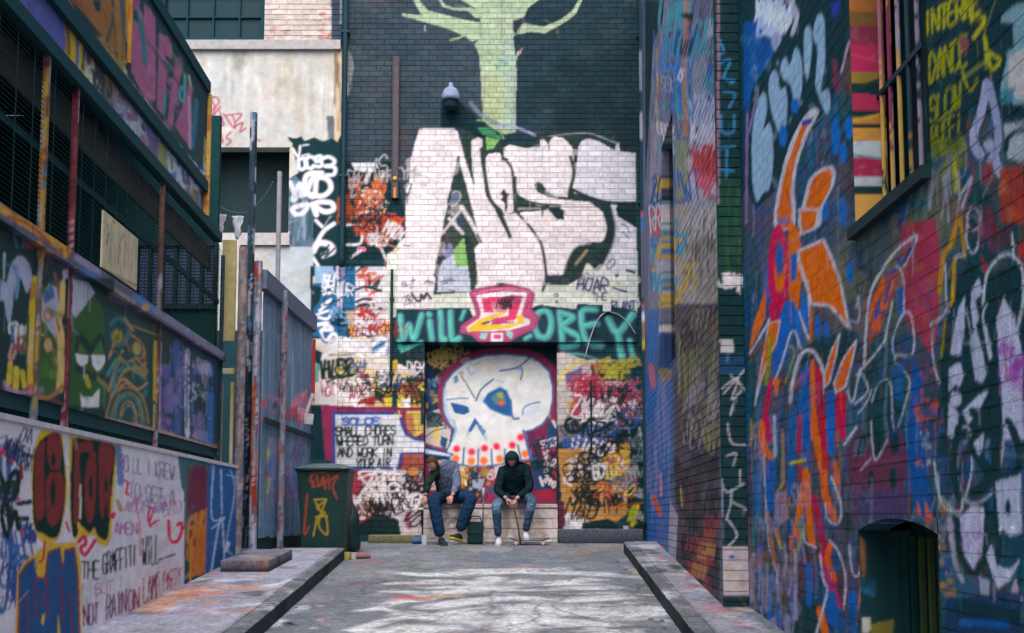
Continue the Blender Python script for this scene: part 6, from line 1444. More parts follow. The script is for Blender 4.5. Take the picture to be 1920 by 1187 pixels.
brickwork(near_b, FN, cr, 0.9, PIER_Y, -1.45, 5.5, holes_n, step_n, depth=0.0014, seed=14, vary=0.05, jag=0.0006)
def srect(u0, u1, v0, v1): return (u0, u1, v0, v1)
mortar('mortar_bed', near_b, FN, cr, [srect(0.9, au0, -1.5, 5.5), srect(au1, PIER_Y, -1.5, wv0), srect(au0, au1, av1, wv0), srect(wu1, PIER_Y, wv0, 5.5), srect(au0 + 1e-4, wu0, wv0, 5.5), srect(wu0, wu1, wv1, 5.5)] , (0.03, 0.02), 0.0, 0.18, 0.97)
# arch head: the two corners between crown and springing
for s_, ue in ((1, au1), (-1, au0)):
    n = 10; mid = (au0 + au1) / 2; half = (au1 - au0) / 2
    us = [mid + s_ * half * k / n for k in range(n + 1)]
    arc = [av1 - (av1 - av_spring) * ((u - mid) / half) ** 2 - 0.001 for u in us]
    vs, fs = [], []
    for u, a in zip(us, arc): vs += [FN.P(u, a, 0.005), FN.P(u, av1 + 0.001, 0.005), FN.P(u, a, -0.17)]
    for k in range(n):
        i = 3 * k; fs += [[i, i + 3, i + 4, i + 1], [i, i + 2, i + 5, i + 3]]
    uu = np.repeat(us, 3); vv = np.array([x for a in arc for x in (a, av1, a)])
    mesh_obj('arch_corner', np.array(vs), fs, M_BRICK, near_b, cr.sample(uu, vv))
# inside of the arched opening: grille of upright bars before a dark back
cg = Canvas(FN, np.arange(au0 - 0.2, au1 + 0.2, 0.02), np.arange(-1.5, 0.7, 0.01), '12302f', 91)
cg.z(1380, 780, 2.917); cg.drips(780, 700, 1090, 1000, 60, ['1c4038', '8a8c2c', '245040', '16383c', '6c7428'], (150, 400), (8, 16), 0.7); cg.wear(0.06, 0.05)
panel('opening_back', FN, lines(au0 - 0.05, au1 + 0.05, 0.025), lines(-1.4, av1 + 0.02, 0.02), -0.3, 0.03, cg, M_SHEET, near_b)
gb = random.Random(2)
for k in range(9):
    u = au0 + (au1 - au0) * (k + 0.5) / 9
    m = MB(); m.fbox(FN, u - 0.018, u + 0.018, -1.4, av_spring - 0.03, -0.25, -0.225)
    m.build('grille_bar', flat(['123432', '17403a', '3a4a28', '143634', '123432'][gb.randint(0, 4)], 0.5), near_b)
# the far jamb of the opening carries blue, orange and yellow paint
FJ = Frame(FN.P(au1, 0, 0), FN.N, (0, 0, 1), -FN.U)
cj = Canvas(FJ, np.arange(-0.32, 0.02, 0.008), np.arange(-1.5, 0.7, 0.008), '1c3c40', 95)
cj.z(1380, 780, 2.917); cj.poly('672,650 705,690 715,900 690,900', '8a5c38'); cj.tags(690, 900, 780, 1060, 9, ['2a6a94', '8c6434', '1c4c60', '15383e'], (40, 70), (7, 12), 0.5); cj.poly('690,1100 735,1100 730,1190 690,1190', 'b8b8b0'); cj.poly('735,1140 860,1110 860,1240 735,1240', '8a7c2c', 0.8); cj.wear(0.05, 0.05)
panel('jamb', FJ, lines(-0.3, -0.002, 0.012), lines(-1.4, av_spring, 0.012), 0.003, 0.05, cj, M_RENDER, near_b)
# barred window
FJ2 = Frame(FN.P(wu1, 0, 0), FN.N, (0, 0, 1), -FN.U)
cj2 = Canvas(FJ2, np.arange(-0.34, 0.02, 0.008), np.arange(1.4, 4.4, 0.008), '8c7a34', 96)
def paint_jamb(c):
    c.z(1380, 0, 2.826)
    for y0, y1, col in ((-400, 0, '8a5c34'), (0, 60, 'a86a34'), (60, 140, '7c5a30'), (140, 240, '84344c'), (240, 385, 'b23058'), (385, 440, '8c7a34'), (440, 500, '15323a'), (500, 590, 'ac3354'), (590, 620, '15323a'), (620, 660, 'c08a3c'), (660, 675, '15323a'), (675, 750, 'c9923c'), (750, 830, 'b8c8d0'), (830, 940, 'a02c50'), (940, 990, 'b4c0c8'), (990, 1030, '1c3a3c'), (1030, 1300, 'c89c50')):
        c.rect(580, y0, 800, y1 + 2, col)
    c.line('610,290 760,330', 'c85a78', 10, 0.6); c.line('620,820 770,840', '5a9ca8', 12); c.line('620,640 760,610', 'c9a040', 16); c.line('610,480 770,420', '2a3c30', 20)
paint_jamb(cj2); cj2.wear(0.06, 0.05)
panel('window_jamb', FJ2, lines(-0.2, -0.002, 0.01), lines(wv0, wv1, 0.01), 0.003, 0.05, cj2, M_RENDER, near_b)
wnd = MB().fbox(FN, wu0 - 0.02, wu1 + 0.02, wv0 - 0.02, wv1 + 0.02, -0.34, -0.3).build('window', flat('0f2a30', 0.35), near_b)
MB().fbox(FN, wu0, wu1, wv0 - 0.07, wv0 - 0.004, -0.2, 0.05).build('window_sill', flat('143036', 0.6), wnd)
bc_ = [['c8a050', '2a4a54', 'b0707c'], ['8ab0b8', 'c89c50', '8c3a58'], ['c0a058', '9c98ac', '7c3450'], ['a8884c', '2a4a54', '5a3a50'], ['2a4450', '9c94a8'], ['24404a', '6a5a44'], ['24404a'], ['24404a', '50484c']]
for k in range(8):
    u = wu1 - 0.06 - (wu1 - wu0 - 0.1) * k / 7.5
    m = MB(); m.tube([FN.P(u, wv0 + (wv1 - wv0) * j / 60, -0.16) for j in range(61)], 0.014, 8)
    m.build('window_bar', M_SHEET, wnd, smooth=True, colfn=stripes(bc_[k], 0.33, 20 + k))
MB().fbox(FN, wu0, wu1, wv0 + 0.78, wv0 + 0.81, -0.17, -0.145).build('cross_bar', flat('24404a', 0.5), wnd)
MB().fbox(FN, 0.9, PIER_Y, -1.5, 5.5, -5.0, -0.36).build('building_core', flat('1c3034', 0.9), near_b)

# ================================================================== right side, far part that steps into the lane
cfz = Canvas(FF, np.arange(9.9, 18.7, 0.03), np.arange(-0.7, 9.0, 0.0125), '5a6478', 101, False)
def paint_far(c):
    c.z(1180, 0, 1.98)
    c.poly('60,0 345,0 345,1250 50,1250', '6a7084'); c.drips(70, -40, 340, 500, 170, ['7c8098', '5f6e90', '4a5c84', '8c8894', '3a4c64', '9a8f98', '6c5a6c'], (40, 260), (5, 14), 0.6)
    c.poly('60,0 130,0 125,80 90,160 80,340 60,700', '20383c', 0.95); c.drips(85, 100, 120, 900, 26, ['b09c8c', 'a8683c', 'a8a0a8', '3a6aa0', '9c5a60'], (60, 200), (6, 12), 0.7)
    c.tags(100, 80, 200, 480, 20, ['3f6ab0', '4a80b8', 'a04050', 'a8a8b8', '2a4a7c', '4a98a4'], (60, 140), (8, 16), 0.4, 0.85, -1); c.line('215,0 205,250 210,500', 'b07a5c', 18, 0.8); c.line('188,150 190,420', '2f78b0', 14, 0.9); c.poly('185,55 240,45 235,80 210,70', '1c3034'); c.ell(265, 300, 34, 110, '8a8c98', 0.8, '70748c', 8); c.line('300,250 290,460 265,510', '2f62a4', 22, 0.9); c.ell(245, 450, 14, 40, '3c424c', 0.8); c.tags(240, 430, 225, 600, 5, ['c4c4d0', 'b0b0c0'], (60, 100), (9, 14), 0.4, 0.9, -1)
    c.poly('200,600 330,460 330,720 230,760', 'b9aab4', 0.9); c.tags(300, 620, 220, 740, 9, ['b83c44', 'a8383c', 'c8606a'], (50, 100), (8, 14), 0.5, 0.95, -1); c.poly('170,520 215,520 225,740 175,740', '8c9070', 0.8)
    c.poly('170,760 330,740 330,1200 170,1200', '9a948c'); c.blobs(170, 760, 330, 1150, 50, ['a8a29a', '7c766c', 'b4aeb0', '6a6258', '8c7c74'], (8, 26), 0.6, 1.4); c.drips(180, 780, 330, 1000, 50, ['4a4640', '6a5c54', '3c3c3c', 'b0acac'], (30, 120), (3, 7), 0.7); c.poly('80,440 120,480 115,1200 70,1200', '8a8694', 0.8); c.tags(110, 700, 75, 1150, 18, ['b85a64', '3a6ab0', 'c0a040', 'a8a8b8', '4a90a8'], (60, 120), (8, 14), 0.4, 0.9, -1)
    c.z(1180, 580, 1.957)
    c.poly('170,-20 330,-20 335,1120 175,980 165,300', '574f58'); c.blobs(170, 0, 330, 300, 50, ['6a6c4c', '5a444c', '7c7880', '4a4a44', '7a5a60'], (8, 26), 0.6, 1.8); c.blobs(165, 480, 330, 1000, 60, ['2a3438', '3a3438', '4a3c44', '24302f', '4a4034'], (10, 34), 0.65, 1.6); c.drips(180, 60, 320, 300, 60, ['6c7040', '8c8a90', '50484c', '5a4450', '8a9458'], (60, 240), (4, 9), 0.6); c.tags(300, 330, 180, 520, 8, ['8a8c50', '9c94a0', '6a6c58'], (50, 110), (5, 9), 0.5, 0.7, -1); c.tags(290, 800, 200, 1040, 10, ['a84a3c', '8a3c4c', 'b07a4c'], (30, 60), (6, 10), 0.5, 0.8, -1); c.line('190,650 195,720', '9c9050', 9)
    c.poly('55,200 160,270 150,600 175,960 120,900 60,860', '4a6ca8'); c.poly('60,330 100,300 100,850 65,860', '3068ac'); c.drips(60, 220, 160, 600, 50, ['6c88c0', '2f62a4', '8a84b0', '4a7cb8', '7c7aa0', '356aa0'], (60, 260), (6, 14), 0.65); c.line('80,210 90,280', 'b86a7c', 22, 0.9); c.line('90,690 115,750', 'cc5c3c', 16); c.line('115,600 118,680', 'c08098', 10); c.line('125,860 122,910', 'b8603c', 12); c.poly('150,700 180,760 170,950 140,930', 'a4a0ac', 0.9); c.line('135,850 140,900', '3a80c0', 12); c.poly('115,40 165,90 160,270 110,230', '28487c', 0.9); c.poly('105,60 160,50 150,80 110,85', 'c4bcb8'); c.poly('105,215 160,220 155,260 110,270', '8c8058', 0.8); c.poly('70,0 110,0 105,210 65,190', '3f70b0', 0.9)
paint_far(cfz); cfz.z(0, 0, 1)
cfz.tags(1216, 40, 1330, 480, 22, ['9aa0b8', '2f5a9c', 'a04850', 'c4c0c8', '4a8c9c', '22384a'], (20, 55), (2, 4), 0.4, 0.9); cfz.tags(1272, 560, 1335, 1000, 16, ['3a3438', '8c8a70', '6a3c44', '1f2c30', '9c94a0'], (18, 45), (1.5, 3), 0.4, 0.8)
cfz.wear(0.12, 0.08, 1.2, 0.25)
far_b = thing('brick_pier_building', tuple(FF.P(14.0, ground_z(14.0))), 'grey and blue sprayed brick building that steps into the lane before the end wall', 'building')
su0, su1 = FF.uv(1264, 430)[0], FF.uv(1242, 430)[0]
sv0, sv1 = FF.uv(1252, 690)[1], FF.uv(1252, 240)[1]
FEND = FF.uv(1210.5, 900)[0]
def step_f(u, v, vis): return (0.034, 0.0135) if vis else (0.12, 0.04)
brickwork(far_b, FF, cfz, PIER_Y + 0.02, 18.28, -0.6, 8.9, [(su0, su1, sv0, sv1)], step_f, depth=0.004, seed=24, vary=0.07)
mortar('mortar_bed', far_b, FF, cfz, [(PIER_Y + 0.035, su0, -0.65, 8.9), (su1, 18.28, -0.65, 8.9), (su0, su1, -0.65, sv0), (su0, su1, sv1, 8.9)], (0.1, 0.025), 0.0, 0.19, 0.65)
MB().fbox(FF, su0 - 0.05, su1 + 0.05, sv0 - 0.05, sv1 + 0.05, -0.5, -0.35).build('slit_back', flat('10292e', 0.8), far_b)
MB().fbox(FF, su1, su1 + 0.06, sv0, sv1, -0.35, -0.1).build('slit_jamb', flat('1c383c', 0.8), far_b)
# its narrow end, facing down the lane
FT = Frame((0, PIER_Y, 0), (1, 0, 0), (0, 0, 1), (0, -1, 0))
ct = Canvas(FT, np.arange(1.7, 2.2, 0.008), np.arange(-0.7, 5.4, 0.008), '17363a', 111)
def paint_end(c):
    c.z(1180, 0, 1.98)
    c.rect(320, -200, 450, 1300, '143036'); c.rect(325, 660, 430, 1060, '1c4438'); c.drips(330, 660, 420, 900, 20, ['3a5a34', '1c3c34', '2a5040'], (60, 200), (6, 14), 0.7); c.rect(325, 0, 335, 760, 'a87c94', 0.5)
    x = 362
    for k, (p) in enumerate(('335,150 350,190 340,200', '335,235 375,225 350,290 390,300 375,310', '350,340 392,350 370,400', '340,430 345,490 385,490 388,430', '335,550 390,545', '340,630 385,635', '362,555 360,660')): c.line(p, '2f72a0', 9, 0.9)
    c.tags(330, 1040, 380, 1070, 2, ['d0ccd0'], (30, 40), (8, 10))
    c.z(1180, 580, 1.957)
    c.rect(320, 180, 450, 900, '18323a'); c.poly('330,110 380,110 385,160 335,160', 'b4b4b8', 0.9); c.rect(325, 165, 440, 240, '1f4570', 0.6)
    for p in ('345,310 425,220', '370,240 430,300', '340,290 400,250 375,330 410,300', '360,420 375,490 430,500', '380,350 370,390', '355,540 390,530 380,575', '340,640 360,670 420,640', '375,660 370,720 355,770', '375,705 430,735', '360,770 395,830 355,880 395,900 370,930', '405,590 408,640'): c.line(p, 'a8a8b0', 6, 0.95)
    c.rect(320, 870, 450, 1100, 'a09a9e'); c.blobs(340, 880, 435, 1050, 16, ['b4aeb0', '8a8488', 'b8a898', 'a89ca4'], (8, 22), 0.6); c.rect(320, 620, 342, 1090, '8a8ca4', 0.8); c.ell(375, 908, 14, 10, '2a4a8c', 1, 'b0a0b0', 5); c.rect(320, 1050, 450, 1200, '1c3034')
paint_end(ct); ct.smear(150, (0.03, 0.2), (0.005, 0.014), 0.5); ct.wear(0.06, 0.05, 1.2, 0.2)
tx0, tx1 = FF.P(PIER_Y, 0)[0] - 0.006, 2.018
pe = panel('pier_end', FT, lines(tx0, tx1, 0.012), lines(-0.65, 5.2, 0.012), 0.0, 0.03, ct, M_RENDER, far_b)
r6 = random.Random(4); v = -0.6; row = 0
while v < 5.0:
    for a, b in (((tx0 + 0.002, tx1 - 0.002),) if row % 2 else ((tx0 + 0.002, tx0 + 0.1), (tx0 + 0.111, tx1 - 0.002))):
        V_, F_, C_ = slab(FT, lines(a, b, 0.014), lines(v, v + BH, 0.014), 0.008, 0.014, ct)
        mesh_obj('brick', V_, F_, M_BRICK, pe, C_ * r6.uniform(0.92, 1.05), origin=V_.mean(0))
    v += BH + JT; row += 1
MB().fbox(FF, PIER_Y + 0.04, 18.25, -0.65, 8.9, -4.0, -0.52).build('building_core', flat('1c3034', 0.9), far_b)
# ================================================================== pipes, lamp and cables on the end wall
def wall_pt(px, py, off=0.06):
    p = at_depth(px, py, D_END - off); return p
def pipe(name, px, y0, y1, r, cols, label, off=0.06, cell=0.3, seed=1, brackets=(), sway=0.0, col_fn=None):
    a, b = wall_pt(px, y0, off), wall_pt(px, y1, off)
    n = 40; m = MB()
    m.tube([(a[0] + sway * math.sin(k), a[1], a[2] + (b[2] - a[2]) * k / n) for k in range(n + 1)], r, 12)
    t = thing(name, (a[0], a[1], min(a[2], b[2])), label, 'pipe')
    m.build('tube', M_SHEET, t, smooth=True, colfn=col_fn or stripes(cols, cell, seed))
    for y in brackets:
        z = wall_pt(px, y, off)[2]
        MB().box((a[0], a[1] + off / 2, z), (r * 3.2, off + 2 * r - 0.004, 0.035), bev=0.004).build('bracket', flat('2a4048', 0.6), t)
    return t
pipe('downpipe', 650, -120, 500, 0.042, ['1c3c4c', '1a3844', '20404c', '183238'], 'dark teal downpipe at the corner of rendered house and brick wall', 0.10, 0.6, 2, (60, 330))
def rp(v):
    c = np.tile(H('1b4050'), (len(v), 1))
    for y0, y1, col in ((100, 170, '7c8494'), (212, 262, '9c98a8'), (400, 408, 'b85a5c'), (408, 432, '3a70b0'), (432, 560, '5a5a68'), (566, 574, 'b04a4c'), (574, 582, 'c4c8d4'), (582, 590, '3a64a8'), (590, 600, 'c8ccd8'), (600, 640, '8c7068'), (640, 656, 'b0a83c')):
        za, zb = wall_pt(1201, y0)[2], wall_pt(1201, y1)[2]
        c[(v[:, 2] < za) & (v[:, 2] > zb)] = H(col)
    return c
a, b = wall_pt(1201, -120, .09), wall_pt(1201, 985, .09)
t = thing('downpipe', (a[0], a[1], b[2]), 'downpipe with blue and white stickers beside the right hand building', 'pipe')
m = MB(); n = 130; m.tube([(a[0], a[1], a[2] + (b[2] - a[2]) * k / n) for k in range(n + 1)], 0.05, 12); m.build('tube', M_SHEET, t, smooth=True, colfn=rp)
for y in (68, 380, 560, 800): MB().box((a[0], a[1] + 0.05, wall_pt(1201, y)[2]), (0.15, 0.09, 0.03), bev=0.004).build('bracket', flat('2a4048', 0.6), t)
a, b = wall_pt(743, 106, .04), wall_pt(743, 372, .04)
t = thing('steel_channel', (a[0], a[1], b[2]), 'plain grey brown steel channel fixed upright on the dark bricks', 'channel')
m = MB(); m.box((a[0], a[1] + 0.005, (a[2] + b[2]) / 2), (0.11, 0.05, a[2] - b[2]), bev=0.006); m.build('web', flat('575058', 0.6), t)
for s_ in (-1, 1): MB().box((a[0] + s_ * 0.051, a[1] - 0.03, (a[2] + b[2]) / 2), (0.009, 0.03, a[2] - b[2]), bev=0.002).build('flange', flat('504a52', 0.6), t)
z = wall_pt(743, 335)[2]; MB().lathe((a[0], a[1] - 0.028, z), [(0.0, 0.0), (0.03, -0.002), (0.034, -0.012), (0.0, -0.02)], 12, 'y').build('reflector', flat('c9a03c', 0.4), t)
z2 = wall_pt(743, 362)[2]; MB().box((a[0], a[1] - 0.03, z2), (0.05, 0.02, 0.17), bev=0.004).build('orange_tape', flat('b87850', 0.6), t)
pipe('thin_pipe', 735, 505, 725, 0.022, ['1c3438', '203c44', '18303a'], 'thin dark conduit running down left of the teal lettering', 0.06, 0.5, 5, (560, 700))
pipe('thin_pipe', 1108, 712, 850, 0.014, ['1a3034', '1c3438'], 'thin black conduit among the red tags right of the skull', 0.05, 0.5, 6, (760,))
# lamp
p = wall_pt(845, 205, 0.16)
lamp = thing('wall_lamp', (p[0], p[1], p[2]), 'silver domed lamp with short dark body on the brick wall by the tree', 'lamp')
zt = wall_pt(845, 160)[2]; zm = wall_pt(845, 192)[2]; zb_ = wall_pt(845, 236)[2]
MB().lathe((p[0], p[1], 0), [(0.0, zm - 0.01), (0.15, zm - 0.01), (0.147, zm + 0.05), (0.135, zm + 0.11), (0.105, zm + 0.17), (0.06, zm + 0.205), (0.035, zm + 0.215), (0.03, zt), (0.0, zt + 0.005)], 20).build('shade', flat('7f8dab', 0.6), lamp, smooth=True)
MB().lathe((p[0], p[1], 0), [(0.0, zm - 0.16), (0.08, zm - 0.16), (0.11, zm - 0.12), (0.125, zm - 0.012), (0.0, zm - 0.012)], 20).build('body', flat('11262c', 0.5), lamp, smooth=False)
MB().box((p[0], p[1] + 0.1, zm - 0.09), (0.06, 0.12, 0.08), bev=0.005).build('bracket', flat('1c3034', 0.6), lamp)
# junction box and hanging cable
q = wall_pt(1138, 578, 0.09)
jb = MB().box((q[0], q[1] + 0.0, q[2]), (0.13, 0.06, 0.12), bev=0.01).build('junction_box', flat('c4c8c8', 0.6)); tag(jb, 'small white junction box above the teal lettering', 'box')
def arc_pts(px): return [wall_pt(x, y, 0.1) for x, y in px]
cv = [wall_pt(x, y, 0.09) for x, y in cat([(1097, 670), (1108, 630), (1122, 598), (1136, 585)], False, 5)]
o = MB().tube(cv, 0.011, 6).build('cable', flat('a8aab0', 0.6), smooth=True); tag(o, 'white cable dropping left from the junction box across the teal letters', 'cable')
cv = [wall_pt(x, y, 0.09) for x, y in cat([(1140, 584), (1160, 590), (1178, 606), (1192, 626)], False, 5)]
o = MB().tube(cv, 0.009, 6).build('cable', flat('8ca4a8', 0.6), smooth=True); tag(o, 'pale cable sagging right from the junction box to the stickered downpipe', 'cable')
# wires in the square opening
cv = [at_depth(x, y, D_END - 0.1) for x, y in cat([(386, 352), (410, 385), (440, 398), (470, 395), (500, 362), (512, 340)], False, 5)]
o = MB().tube(cv, 0.008, 5).build('cable', flat('2f5a60', 0.6), smooth=True); tag(o, 'loose teal wire looping in front of the dark square opening', 'cable')
# stubs of white cloth tied on the fence top
for px, py, w_, h_, lab in ((413, 402, 0.13, 0.26, 'white rag tied on the rail at the end of the mesh'), (446, 405, 0.12, 0.3, 'torn grey white rag beside the tall black and white pole')):
    c = at_depth(px, py, 14.4); m = MB(); bm = bmesh.new()
    n = 8; vs = []; fs = []
    for i in range(n + 1):
        for j in range(5):
            vs.append((c[0] + (j / 4 - 0.5) * w_ * (1.3 - i / n) + 0.01 * math.sin(i * 1.7 + j), c[1] + 0.02 * math.sin(j * 2 + i), c[2] - i / n * h_))
    for i in range(n):
        for j in range(4): fs.append([i * 5 + j, i * 5 + j + 1, i * 5 + 6 + j, i * 5 + 5 + j])
    m.add(vs, fs); o = m.build('white_rag', flat('b8bcc8', 0.9), smooth=True); md = o.modifiers.new('thick', 'SOLIDIFY'); md.thickness = 0.008; tag(o, lab, 'rag')

# ================================================================== low kerbs at the foot of the end wall, slab on the pavement
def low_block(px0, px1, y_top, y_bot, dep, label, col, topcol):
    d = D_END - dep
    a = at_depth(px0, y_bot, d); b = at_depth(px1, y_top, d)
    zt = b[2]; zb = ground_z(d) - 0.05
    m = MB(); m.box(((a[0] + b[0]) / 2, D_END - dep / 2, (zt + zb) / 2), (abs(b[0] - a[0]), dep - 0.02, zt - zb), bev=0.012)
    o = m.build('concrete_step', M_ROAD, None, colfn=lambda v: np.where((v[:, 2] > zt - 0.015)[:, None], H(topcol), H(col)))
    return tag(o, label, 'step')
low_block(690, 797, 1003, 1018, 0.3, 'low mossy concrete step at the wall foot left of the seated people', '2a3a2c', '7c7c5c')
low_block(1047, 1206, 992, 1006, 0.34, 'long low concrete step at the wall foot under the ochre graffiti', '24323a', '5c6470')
sl = thing('concrete_slab', (-2.85, 13.3, ground_z(13.3) + KH), 'thick paint splashed concrete slab lying on the pavement by the low wall', 'slab')
V_, F_, C_ = slab(FG, lines(-3.14, -2.62, 0.03), lines(12.75 - D_END, 14.1 - D_END, 0.04), KH + 0.12, 0.12, road_c)
C_[-len(C_) + (len(lines(-3.14, -2.62, 0.03)) * len(lines(12.75 - D_END, 14.1 - D_END, 0.04))):] = H('22343a')
mesh_obj('block', V_, F_, M_ROAD, sl, C_ * 0.62)

# ================================================================== wheelie bin, bags and litter
bd_ = 16.05; bx = (612 - CX) / F_PX * bd_; bz = ground_z(bd_)
bin_ = thing('wheelie_bin', (bx, bd_, bz), 'dark green wheelie bin with red and yellow tags beside the board fence', 'bin')
def tapered(w0, d0, w1, d1, z0, z1, n=1):
    vs = []
    rows = 14
    for k in range(rows + 1):
        t_ = k / rows; w_ = w0 + (w1 - w0) * t_; d_ = d0 + (d1 - d0) * t_; z = z0 + (z1 - z0) * t_
        for j in range(12):
            u_ = -1 + 2 * j / 11; vs.append((bx + u_ * w_ / 2, bd_ - d_ / 2, z))
        for j in range(2): vs.append((bx + (1 if j == 0 else -1) * w_ / 2, bd_ + d_ / 2, z))
    fs = []
    for k in range(rows):
        a = k * 14; b = a + 14
        for j in range(11): fs.append([a + j, a + j + 1, b + j + 1, b + j])
        fs += [[a + 11, a + 12, b + 12, b + 11], [a + 12, a + 13, b + 13, b + 12], [a + 13, a, b, b + 13]]
    fs.append([13, 12] + list(range(11, -1, -1)))
    return vs, fs
bh = 1.14
FBN = Frame((0, bd_ - 0.36, 0), (1, 0, 0), (0, 0, 1), (0, -1, 0))
cbn = Canvas(FBN, np.arange(bx - 0.5, bx + 0.5, 0.012), np.arange(bz - 0.1, bz + 1.4, 0.012), '122e2b', 121)
cbn.z(560, 760, 3.958)
for p in ('80,560 110,500 200,490 210,560 120,600 90,560', '130,520 150,600 180,530 190,620', '220,620 230,560 290,520 250,600 280,690', '40,850 60,660 30,950', '70,900 40,960', '110,560 100,610'): cbn.line(p, 'a0442c', 14)
for p in ('110,700 200,700 130,760 190,800 120,830 205,820', '130,840 100,970', '200,830 205,960 140,880 200,700', '120,720 160,790'): cbn.line(p, 'a8922c', 13)
cbn.wear(0.06, 0.05, 0.9, 0.08)
m = MB(); m.add(*tapered(0.54, 0.50, 0.68, 0.66, bz + 0.05, bz + bh))
m.build('body', M_PLASTIC, bin_, colfn=lambda v: cbn.sample(v[:, 0], v[:, 2]))
# finer painted front set just proud of the shell
vs, fs = [], []; nx_, nz_ = 46, 70
for k in range(nz_ + 1):
    t_ = 0.03 + 0.93 * k / nz_; w_ = 0.54 + 0.14 * t_; d_ = 0.50 + 0.16 * t_; z = bz + 0.05 + (bh - 0.05) * t_
    for j in range(nx_ + 1): vs.append((bx + (-0.47 + 0.94 * j / nx_) * w_, bd_ - d_ / 2 - 0.004, z))
for k in range(nz_):
    for j in range(nx_): a = k * (nx_ + 1) + j; fs.append([a, a + 1, a + nx_ + 2, a + nx_ + 1])
m = MB(); m.add(vs, fs); m.build('front_panel', M_PLASTIC, bin_, colfn=lambda v: cbn.sample(v[:, 0], v[:, 2]))
m = MB(); m.box((bx, bd_, bz + bh + 0.01), (0.73, 0.71, 0.04), bev=0.014); m.build('rim', flat('142e2c', 0.45), bin_)
m = MB(); vs = []; fs = []
nn = 10
for i in range(nn + 1):
    for j in range(nn + 1):
        a_, b_ = i / nn - 0.5, j / nn - 0.5
        vs.append((bx + a_ * 0.74, bd_ + b_ * 0.74 - 0.01, bz + bh + 0.035 + 0.075 * (1 - (2 * a_) ** 4) * (1 - (2 * b_) ** 4)))
for i in range(nn):
    for j in range(nn): k = i * (nn + 1) + j; fs.append([k, k + nn + 1, k + nn + 2, k + 1])
m.add(vs, fs); lid = m.build('lid', flat('4a6068', 0.35), bin_, smooth=True); lid.modifiers.new('thick', 'SOLIDIFY').thickness = 0.012
MB().box((bx, bd_ - 0.385, bz + bh + 0.03), (0.5, 0.03, 0.035), bev=0.008).build('lid_lip', flat('33464c', 0.4), bin_)
for s_ in (-1, 1):
    MB().box((bx + s_ * 0.285, bd_ - 0.302, bz + 0.6), (0.03, 0.02, 0.98), rx=0.073, ry=s_ * 0.055, bev=0.006).build('rib', flat('12302c', 0.45), bin_)
m = MB(); m.tube([(bx - 0.3, bd_ + 0.4, bz + bh), (bx + 0.3, bd_ + 0.4, bz + bh)], 0.018, 8); m.build('handle', flat('142e2c', 0.45), bin_)
for s_ in (-1, 1):
    wh = MB().lathe((bx + s_ * 0.27 - 0.025, bd_ + 0.27, bz + 0.1), [(0.0, 0), (0.085, 0), (0.1, 0.01), (0.1, 0.04), (0.085, 0.05), (0.0, 0.05)], 16, 'x').build('wheel', flat('141c1e', 0.8), bin_)
def blob_obj(name, c, size, col, label, cat_, seed, rough=0.4, knot=True):
    bm = bmesh.new(); bmesh.ops.create_icosphere(bm, subdivisions=4, radius=1)
    r = random.Random(seed); ph = [(r.uniform(2, 5), r.uniform(2, 5), r.uniform(2, 5), r.uniform(0, 6)) for _ in range(6)]
    for v in bm.verts:
        d = sum(math.sin(a * v.co.x + b * v.co.y + e * v.co.z + g_) for a, b, e, g_ in ph) / 6
        k = 1 + 0.22 * d + 0.05 * math.sin(18 * v.co.x + 9 * v.co.z + 11 * v.co.y)
        z = v.co.z * k
        if z < -0.55: z = -0.55 + (z + 0.55) * 0.15
        if knot and z > 0.55: k *= max(0.15, 1 - (z - 0.55) * 1.8)
        v.co = Vector((v.co.x * k, v.co.y * k, z))
    zmin = min(v.co.z for v in bm.verts)
    bm.verts.index_update()
    m = MB(); m.add([(c[0] + v.co.x * size[0], c[1] + v.co.y * size[1], c[2] + (v.co.z - zmin) * size[2]) for v in bm.verts], [[v.index for v in f.verts] for f in bm.faces]); bm.free()
    o = m.build(name, flat(col, rough), smooth=True); return tag(o, label, cat_)
def gpt(px, d): return ((px - CX) / F_PX * d, d, ground_z(d))
blob_obj('rubbish_bag', gpt(661, 16.6), (0.12, 0.18, 0.44), '163032', 'tall dark green rubbish sack against the side of the wheelie bin', 'bag', 1)
o = MB().box((at_depth(579, 757, 17.4)[0], 17.45, at_depth(579, 757, 17.4)[2]), (0.05, 0.03, 0.33), ry=0.32, bev=0.006).build('white_stick', flat('c9b4b4', 0.6)); tag(o, 'short white stick wedged at the far end of the grey fence', 'stick')
o = MB().box((at_depth(577, 785, 17.3)[0], 17.35, at_depth(577, 785, 17.3)[2]), (0.15, 0.02, 0.16), ry=0.1, bev=0.006).build('paper_sign', flat('b8b8bc', 0.8)); tag(o, 'torn white paper square stuck on the far end of the grey fence', 'paper')
# litter
def cup(px, d, r, h, col, label, lay=False, z=None):
    x, y, z0 = gpt(px, d); z0 = z if z is not None else z0
    m = MB()
    if lay: m.tube([(x - h / 2, y, z0 + r), (x, y + 0.01, z0 + r), (x + h / 2, y + 0.02, z0 + r * 1.02)], [r, r * 0.92, r * 0.8], 12)
    else: m.lathe((x, y, z0), [(0, 0), (r * 0.75, 0), (r, h), (r * 1.06, h), (r * 1.06, h + 0.008), (0, h + 0.008)], 14)
    o = m.build('paper_cup' if not lay else 'bottle', flat(col, 0.5), smooth=False); tag(o, label, 'cup' if not lay else 'bottle')
cup(653, 15.55, 0.055, 0.09, 'b0a85c', 'crushed yellow cup lying at the end of the kerb')
cup(665, 15.6, 0.05, 0.08, 'b8b8bc', 'white paper cup beside the yellow cup at the kerb end')
cup(681, 15.62, 0.045, 0.22, '8a6468', 'reddish brown bottle lying on the road by the paper cups', True)
